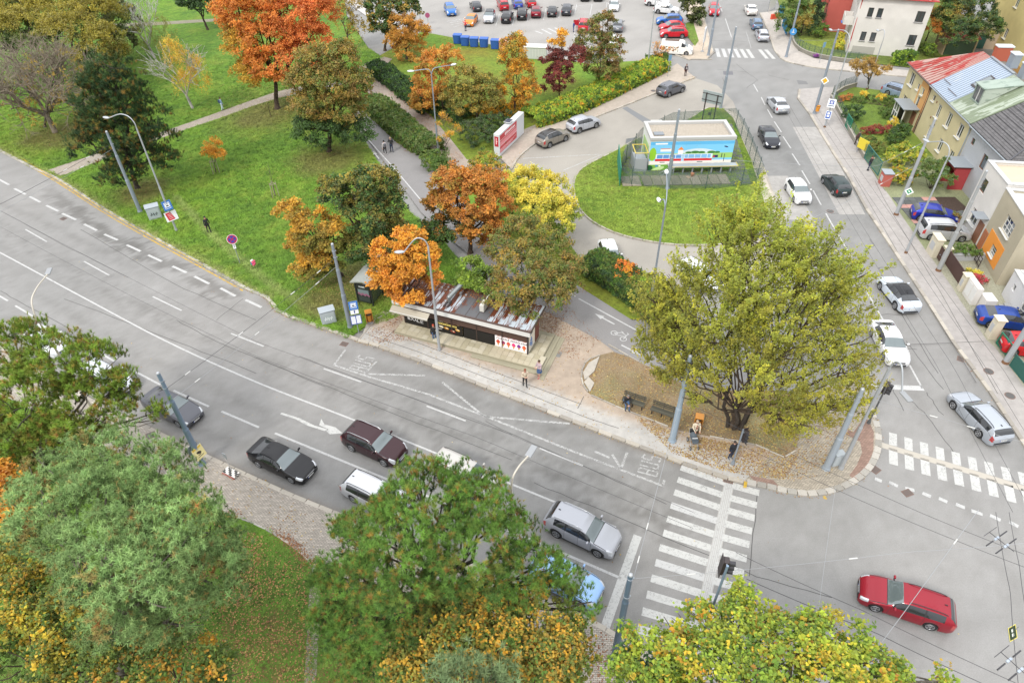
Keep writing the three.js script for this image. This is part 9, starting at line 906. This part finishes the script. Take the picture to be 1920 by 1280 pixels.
wire('pale span wire from the mast by the drive over the side road', [[38.52,8.4,-58.81],[32.39,7.8,-55.07],[15.07,7.8,-58]],0.018, wireP, { ins: [0.12,0.2] }); wire('pale span wire from the lamp by the drive towards the green hatchback', [[36.77,7,-56.54],[23.26,7,-46.89]],0.016, wireP, { ins: [0.15,0.3] }); wire('pale span wire over the striped crossing from the paved corner', [[21.13,7,-27.4],[24.96,6.6,-26.01],[29.67,7,-23.15]],0.016, wireP, { ins: [0.4,0.6] }); wire('pale guy wire from the street corner mast over the side road', [[40.04,9,-86.16],[28.45,9,-87.77]],0.014, wireP, {});
for (const [p, l, n] of [[[24.3,5.75,-18.67], 'trolley wire crossing with blue-white insulators at the right edge', 0.5],[[21.53,5.75,-12.69], 'trolley wire crossing with insulators at the lower right corner', 0.5]]) { const t = thing('wire_crossing', l, 'wire fitting', p, n); t.scale.setScalar(0.7); for (const k of [-0.35,0.35]) { part('insulator', merge([rod(V(-1.3,0, k), V(-0.5,0, k),0.045), rod(V(0.3,0, k), V(1.1,0, k),0.045)]), wireM, t); part('clamp', rbox(0.5,0.12,0.16,0.03,-0.1,0, k), std(rgb(0.4,0.45,0.52),0.4, { metalness: 0.4 }), t); } part('spreader', merge([rod(V(-0.1,0.05,-0.9), V(-0.1,0.05,0.9),0.025), rod(V(-0.8,0.1,-0.9), V(0.7,0.1,-0.9),0.02)]), wireM, t); }
wire('dark wire running down the right edge through the crossings', [[24.72,6,-20.22],[22.98,6,-15.85],[20.82,6,-11.4]],0.018); wire('second dark wire running down the right edge', [[25.4,6,-20.21],[24.18,6,-17.2],[22.8,6,-14.08]],0.018);
{ const p = [22.29,5.6,-14.14], t = thing('hanging_sign', 'small dark hanging plate with yellow rim on the wires at the right edge', 'sign', p, 0.4); const g = plate(t, 'plate', 0.5,0.7, signTex(48,64, (c) => { c.fillStyle = '#d8c96a'; c.fillRect(0,0,48,64); c.fillStyle = '#2b3a24'; c.fillRect(4,4,40,56); c.fillStyle = '#e6e8dc'; c.fillRect(18,14,12,14); c.fillRect(18,34,12,14); }),[0,0,0],-0.6); part('hook', rod(V(0,0.3,0), V(0,0.6,0),0.015), zinc, t); }
// ---------- people ----------
const bodyMat = std('#ffffff', 0.85, { vertexColors: true }), SKIN = [0.5,0.3,0.22];
function capsuleDist(p, a, b, ra, rb) { const dx = b[0] - a[0], dy = b[1] - a[1], dz = b[2] - a[2], l2 = dx * dx + dy * dy + dz * dz || 1e-9, t = clamp(((p[0] - a[0]) * dx + (p[1] - a[1]) * dy + (p[2] - a[2]) * dz) / l2); return Math.hypot(p[0] - a[0] - dx * t, p[1] - a[1] - dy * t, p[2] - a[2] - dz * t) - (ra + (rb - ra) * t); }
function fieldMesh(bones, lo, size, res, k) { // joins tapered bones into one skin with each vertex coloured by its nearest bone
const mc = new MarchingCubes(res, bodyMat, false, false, 60000), half = res / 2; mc.isolation = 0; const P = [0,0,0];
for (let z = 0; z < res; z++) for (let y = 0; y < res; y++) for (let x = 0; x < res; x++) { P[0] = lo[0] + ((x - half) / half + 1) / 2 * size; P[1] = lo[1] + ((y - half) / half + 1) / 2 * size; P[2] = lo[2] + ((z - half) / half + 1) / 2 * size; let d = 9; for (const b of bones) { if (P[1] > b[6] || P[1] < b[5]) continue; const e = capsuleDist(P, b[0], b[1], b[2], b[3]); const h = clamp(0.5 + 0.5 * (d - e) / k); d = d + (e - d) * h - k * h * (1 - h); } mc.field[x + y * res + z * res * res] = -d; }
mc.update(); const n = mc.count ?? mc.geometry.drawRange.count, pos = [], nor = [], col = []; for (let i = 0; i < n; i++) { const q = [0,1,2].map(a => lo[a] + (mc.positionArray[i * 3 + a] + 1) / 2 * size); pos.push(...q); nor.push(mc.normalArray[i * 3], mc.normalArray[i * 3 + 1], mc.normalArray[i * 3 + 2]); let m = 9, c = SKIN; for (const b of bones) { const e = capsuleDist(q, b[0], b[1], b[2], b[3]); if (e < m) { m = e; c = b[4]; } } col.push(...c); }
const g = new THREE.BufferGeometry(); g.setAttribute('position', new THREE.Float32BufferAttribute(pos, 3)); g.setAttribute('normal', new THREE.Float32BufferAttribute(nor, 3)); g.setAttribute('color', new THREE.Float32BufferAttribute(col, 3)); return g;
}
const tintGeo = (g, c) => { const q = g.index ? g.toNonIndexed() : g; q.deleteAttribute('uv'); return tint(q, c); };
function hand(at, dir, side) { // palm, four unequal bent fingers and a thumb from the side of the palm
const d = V(...dir).normalize(), s = V(0,1,0).cross(d).lengthSq() > 0.01 ? V(0,1,0).cross(d).normalize() : V(1,0,0), n = V().crossVectors(d, s), A = V(...at), g = []; const palm = new THREE.SphereGeometry(0.5,10,8).scale(0.09,0.035,0.105); palm.applyMatrix4(new THREE.Matrix4().makeBasis(s, n, d).setPosition(A.clone().addScaledVector(d, 0.045))); g.push(palm);
[0.07,0.08,0.075,0.058].forEach((L, i) => { const b = A.clone().addScaledVector(d, 0.085).addScaledVector(s, (i - 1.5) * 0.021), m = b.clone().addScaledVector(d, L * 0.55).addScaledVector(n, -0.008), e = m.clone().addScaledVector(d, L * 0.4).addScaledVector(n, -0.028); g.push(rod(b, m, 0.0095,0.009,6), rod(m, e, 0.009,0.007,6)); }); const b = A.clone().addScaledVector(d, 0.035).addScaledVector(s, side * 0.04), m = b.clone().addScaledVector(s, side * 0.025).addScaledVector(d, 0.03); g.push(rod(b, m, 0.011,0.01,6), rod(m, m.clone().addScaledVector(d, 0.032),0.01,0.008,6)); return g.map(q => tintGeo(q, SKIN));
}
function person(label, [x, z], facing, o) {
const t = thing('person', label, 'person', [x, o.y ?? K, z], facing), sc = o.scale ?? 1, T = o.top, L = o.legs, S = o.shoes ?? [0.03,0.03,0.03], w = o.stride ?? 0, sit = o.sit, hip = sit ? 0.55 : 0.9, dz = sit ? -0.1 : 0, lean = o.lean ?? (sit ? 0.16 : 0.03), fx = o.wide ?? 1;
const B = [], bone = (a, b, ra, rb, c) => B.push([a, b, ra, rb, c, Math.min(a[1], b[1]) - 0.3, Math.max(a[1], b[1]) + 0.3]); const sh = [0, hip + 0.5, dz + lean], nk = [0, hip + 0.6, dz + lean * 1.15], hd = [0, hip + 0.73, dz + lean * 1.3 + 0.02 + (o.bow ?? 0)];
bone([-0.06, hip, dz],[0.06, hip, dz],0.13 * fx, 0.13 * fx, L); bone([0, hip + 0.08, dz],[0, hip + 0.34, dz + lean * 0.7],0.125 * fx, 0.15 * fx, T); bone([-0.12 * fx, hip + 0.46, sh[2] - 0.01],[0.12 * fx, hip + 0.46, sh[2] - 0.01],0.085,0.085, T); bone([0, hip + 0.3, dz + lean * 0.6 + 0.02],[0, hip + 0.48, sh[2]],0.13,0.11, T); bone(sh, nk, 0.058,0.052, SKIN);
if (o.hem) bone([0, hip - 0.02, dz],[0, hip + 0.1, dz],0.165 * fx, 0.15 * fx, T);
for (const s of [-1,1]) { const st = w * s, kx = 0.1 * s, hp = [0.085 * s, hip - 0.03, dz]; let kn, an, ft; if (sit) { kn = [0.13 * s, hip - 0.02, dz + 0.42]; an = [0.12 * s, 0.1, dz + 0.46 + 0.06 * s]; ft = [0.13 * s, 0.045, an[2] + 0.14]; } else { kn = [kx, 0.5, st * 0.55 + 0.03]; an = [kx, 0.1 + Math.max(0,-st) * 0.25, st - 0.02]; ft = [kx * 1.15,0.045 + Math.max(0,-st) * 0.15, st + 0.13]; } bone(hp, kn, 0.095,0.062, o.skirt ? SKIN : L); bone(kn, an, 0.06,0.042, o.skirt ? SKIN : L); bone([an[0], an[1] - 0.05, an[2] - 0.03], ft, 0.045,0.038, S);
const so = [0.19 * s * fx, hip + 0.46, sh[2] - 0.01], pose = o.arms ?? 'hang'; let el, wr; if (pose === 'push') { el = [0.25 * s, hip + 0.24, sh[2] + 0.08]; wr = [0.17 * s, hip + 0.14, sh[2] + 0.34]; } else if (pose === 'face' && s === o.faceSide) { el = [0.27 * s, hip + 0.28, sh[2] + 0.14]; wr = [0.09 * s, hip + 0.58, sh[2] + 0.2]; } else if (pose === 'hold') { el = [0.24 * s, hip + 0.2, sh[2] + 0.06]; wr = [0.1 * s, hip + 0.26, sh[2] + 0.27]; } else if (pose === 'knees') { el = [0.24 * s, hip + 0.22, sh[2] + 0.14]; wr = [0.07 * s, hip + 0.09, sh[2] + 0.36]; } else if (pose === 'up') { el = [0.42 * s, hip + 0.44, sh[2] + 0.05]; wr = [0.56 * s, hip + 0.6, sh[2] + 0.1]; } else { el = [0.25 * s, hip + 0.2, sh[2] - st * 0.4]; wr = [0.26 * s, hip - 0.03, sh[2] + 0.06 - st * 0.7]; } bone(so, el, 0.062,0.05, T); bone(el, wr, 0.05,0.036, T); const hdv = [wr[0] - el[0], wr[1] - el[1], wr[2] - el[2]]; (t.hands ??= []).push(...hand(wr, hdv, -s)); }
const body = fieldMesh(B, [-0.9,-0.08,-0.9],1.84,62,0.035); const head = [tintGeo(new THREE.SphereGeometry(0.105,18,14).scale(0.78,1.12,0.92).translate(...hd), SKIN), tintGeo(new THREE.ConeGeometry(0.018,0.05,6).rotateX(0.5).translate(hd[0], hd[1] - 0.01, hd[2] + 0.1), SKIN), tintGeo(new THREE.SphereGeometry(0.065,10,8).scale(0.8,0.7,0.8).translate(hd[0], hd[1] - 0.07, hd[2] + 0.025), SKIN)]; for (const s of [-1,1]) head.push(tintGeo(new THREE.SphereGeometry(0.024,8,6).scale(0.5,1,0.8).translate(hd[0] + s * 0.083, hd[1] - 0.005, hd[2]), SKIN), tintGeo(new THREE.SphereGeometry(0.013,8,6).translate(hd[0] + s * 0.033, hd[1] + 0.012, hd[2] + 0.085),[0.03,0.025,0.02])); head.push(tintGeo(box(0.045,0.01,0.012, hd[0], hd[1] - 0.055, hd[2] + 0.09),[0.3,0.09,0.08]));
const hands = t.hands; delete t.hands; body.scale(sc, sc, sc); part('body', mergeGeometries([body, ...[...head, ...hands].map(g => { g.scale(sc, sc, sc); return g; })]), bodyMat, t);
const cl = (n, g, c) => { g.scale(sc, sc, sc); return part(n, g, std(rgb(...c),0.9), t); };
if (o.hair) cl(o.cap ? 'cap' : 'hair', merge([new THREE.SphereGeometry(0.118,18,12,0,6.3,0, o.long ? 2.1 : 1.65).scale(0.82,1.1,0.95).rotateX(-0.35).translate(hd[0], hd[1] + 0.008, hd[2] - 0.012),...(o.long ? [new THREE.SphereGeometry(0.1,12,10).scale(0.9,1.6,0.5).translate(hd[0], hd[1] - 0.1, hd[2] - 0.08)] : [])]), o.hair);
if (o.skirt) cl('skirt', new THREE.LatheGeometry([[0.14, hip + 0.08],[0.17, hip - 0.05],[0.21, hip - 0.35],[0.19, hip - 0.36]].map(p => new THREE.Vector2(...p)),18), o.skirt); if (o.pack) cl('backpack', rbox(0.28,0.42,0.16,0.06,0, hip + 0.34, dz - 0.2), o.pack); if (o.shirt) cl('shirt_front', rbox(0.1,0.34,0.02,0.008,0, hip + 0.3, dz + lean * 0.6 + 0.155), o.shirt); if (o.collar) cl('scarf', new THREE.TorusGeometry(0.07,0.025,8,16).rotateX(1.57).translate(0, hip + 0.56, dz + lean), o.collar);
return t;
}
const black = [0.018,0.018,0.02], denim = [0.07,0.13,0.25], darkJean = [0.025,0.035,0.07], brownHair = [0.07,0.035,0.02];
person('person in black coat walking on the lawn towards the no stopping sign', [-30.05,-58.37],0.7, { top: black, legs: black, hair: black, hem: 1, stride: 0.16, collar: [0.3,0.04,0.04], scale: 1.04 });
person('person with red hat and blue jeans standing by the kiosk lamp', [-6.24,-41.21],0.5, { top: black, legs: denim, hair: [0.4,0.06,0.03], cap: 1, arms: 'face', faceSide: 1, y: K, hem: 1 });
person('person with beige top, red hair and black trousers below the kiosk steps', [0.91,-35.92],0.2, { top: [0.5,0.42,0.32], legs: black, hair: [0.2,0.06,0.03], stride: 0.14, arms: 'hold', collar: [0.25,0.06,0.04] });
person('person in lilac top and long blue skirt beside the kiosk steps', [2.02,-36.82],-0.9, { top: [0.42,0.32,0.34], legs: denim, skirt: [0.05,0.1,0.22], hair: brownHair, stride: 0.1, arms: 'hold', shoes: [0.45,0.1,0.12] });
person('person in black jacket and jeans sitting on the bench with hands joined', [8.12,-33.59],0.15, { top: black, legs: denim, hair: [0.16,0.14,0.13], sit: 1, arms: 'knees', lean: 0.2, bow: 0.05, y: K + 0.02 });
person('person in cream cardigan pushing the grey pram', [12.38,-30.63],0.05, { top: [0.6,0.52,0.4], legs: black, hair: [0.45,0.36,0.26], arms: 'push', y: K, wide: 1.1, shirt: [0.25,0.05,0.03], hem: 1 });
person('person in dark jacket and navy trousers waiting by the traffic light', [14.4,-28.77],0.35, { top: [0.016,0.018,0.025], legs: darkJean, hair: [0.04,0.025,0.02], shoes: [0.12,0.14,0.17], y: K, hem: 1, wide: 1.12 });
person('person in white jacket with grey bag walking away on the cycle path', [-14.7,-75.3],3.6, { top: [0.55,0.5,0.5], legs: black, hair: black, stride: 0.18, pack: [0.12,0.12,0.14], shoes: [0.55,0.5,0.5] });
person('taller person in black beside the one in white on the cycle path', [-14,-75.9],3.5, { top: black, legs: darkJean, hair: [0.35,0.25,0.17], stride: 0.14, arms: 'face', faceSide: 1, scale: 1.06 });
person('person in blue jacket with backpack walking along the park path', [-38.5,-89.5],2.2, { top: [0.2,0.3,0.42], legs: [0.45,0.55,0.62], hair: brownHair, pack: [0.03,0.06,0.13], stride: 0.14 });
person('person in red jacket standing beside the orange car', [-7.2,-123.2],2.6, { top: [0.5,0.04,0.05], legs: darkJean, hair: [0.3,0.05,0.05], cap: 1, arms: 'up', y: 0 });
person('person in blue overalls at the open door of the red van', [11.3,-121.7],1.4, { top: [0.03,0.06,0.2], legs: [0.03,0.06,0.18], hair: brownHair, arms: 'hold', y: 0 });
person('person in dark clothes with light shirt on the corner by the car park mouth', [25.9,-99.7],0.2, { top: [0.05,0.035,0.04], legs: [0.05,0.02,0.02], hair: brownHair, shirt: [0.5,0.48,0.46] });
person('person in black with a pink scarf beside the green gate', [40.2,-69.4],0.9, { top: black, legs: darkJean, hair: brownHair, collar: [0.45,0.12,0.14], arms: 'face', faceSide: -1, hem: 1 });
person('person in brown coat bending at the garden wall by the yellow notice', [41.4,-76.1],1.2, { top: [0.07,0.035,0.03], legs: [0.05,0.03,0.03], hair: brownHair, lean: 0.14, hem: 1 });
// pram
{ const p = [12.16,-29.96], t = thing('pram', 'grey and black pram with a carrycot in front of the person in cream', 'pram', [p[0], K, p[1]],0.05), gr = std(rgb(0.09,0.11,0.13),0.85), pale = std(rgb(0.42,0.43,0.44),0.8);
part('carrycot', rbox(0.42,0.26,0.8,0.1,0,0.68,0.05), gr, t); part('hood', new THREE.SphereGeometry(0.25,16,10,0,6.3,0,1.6).scale(0.92,1.05,1.0).rotateX(-0.5).translate(0,0.74,-0.2), gr, t); part('apron', rbox(0.4,0.05,0.45,0.02,0,0.83,0.22), std(rgb(0.06,0.075,0.09),0.85), t); part('stripe', box(0.38,0.012,0.1,0,0.862,0.16), pale, t); part('changing_bag', rbox(0.36,0.3,0.16,0.05,0,0.86,-0.52), std(rgb(0.02,0.02,0.022),0.8), t); const fr = []; for (const s of [-1,1]) fr.push(rod(V(s * 0.2,1.0,-0.62), V(s * 0.22,0.55,-0.1),0.013), rod(V(s * 0.22,0.55,-0.1), V(s * 0.25,0.16,0.42),0.013), rod(V(s * 0.22,0.55,0.1), V(s * 0.27,0.16,-0.38),0.013)); fr.push(rod(V(-0.2,1.0,-0.62), V(0.2,1.0,-0.62),0.016)); part('frame', merge(fr), zinc, t); for (const s of [-1,1]) for (const z of [-0.38,0.42]) { const w = part('wheel', new THREE.TorusGeometry(z < 0 ? 0.14 : 0.11,0.024,8,20).rotateY(Math.PI / 2), rubber, t, [s * 0.27, z < 0 ? 0.165 : 0.135, z]); part('hub', new THREE.CylinderGeometry(z < 0 ? 0.12 : 0.09, z < 0 ? 0.12 : 0.09,0.015,16).rotateZ(Math.PI / 2), pale, w); } }
scene.traverse(o => { if (o.isMesh) { o.castShadow = true; o.receiveShadow = true; } });
renderer.render(scene, camera);
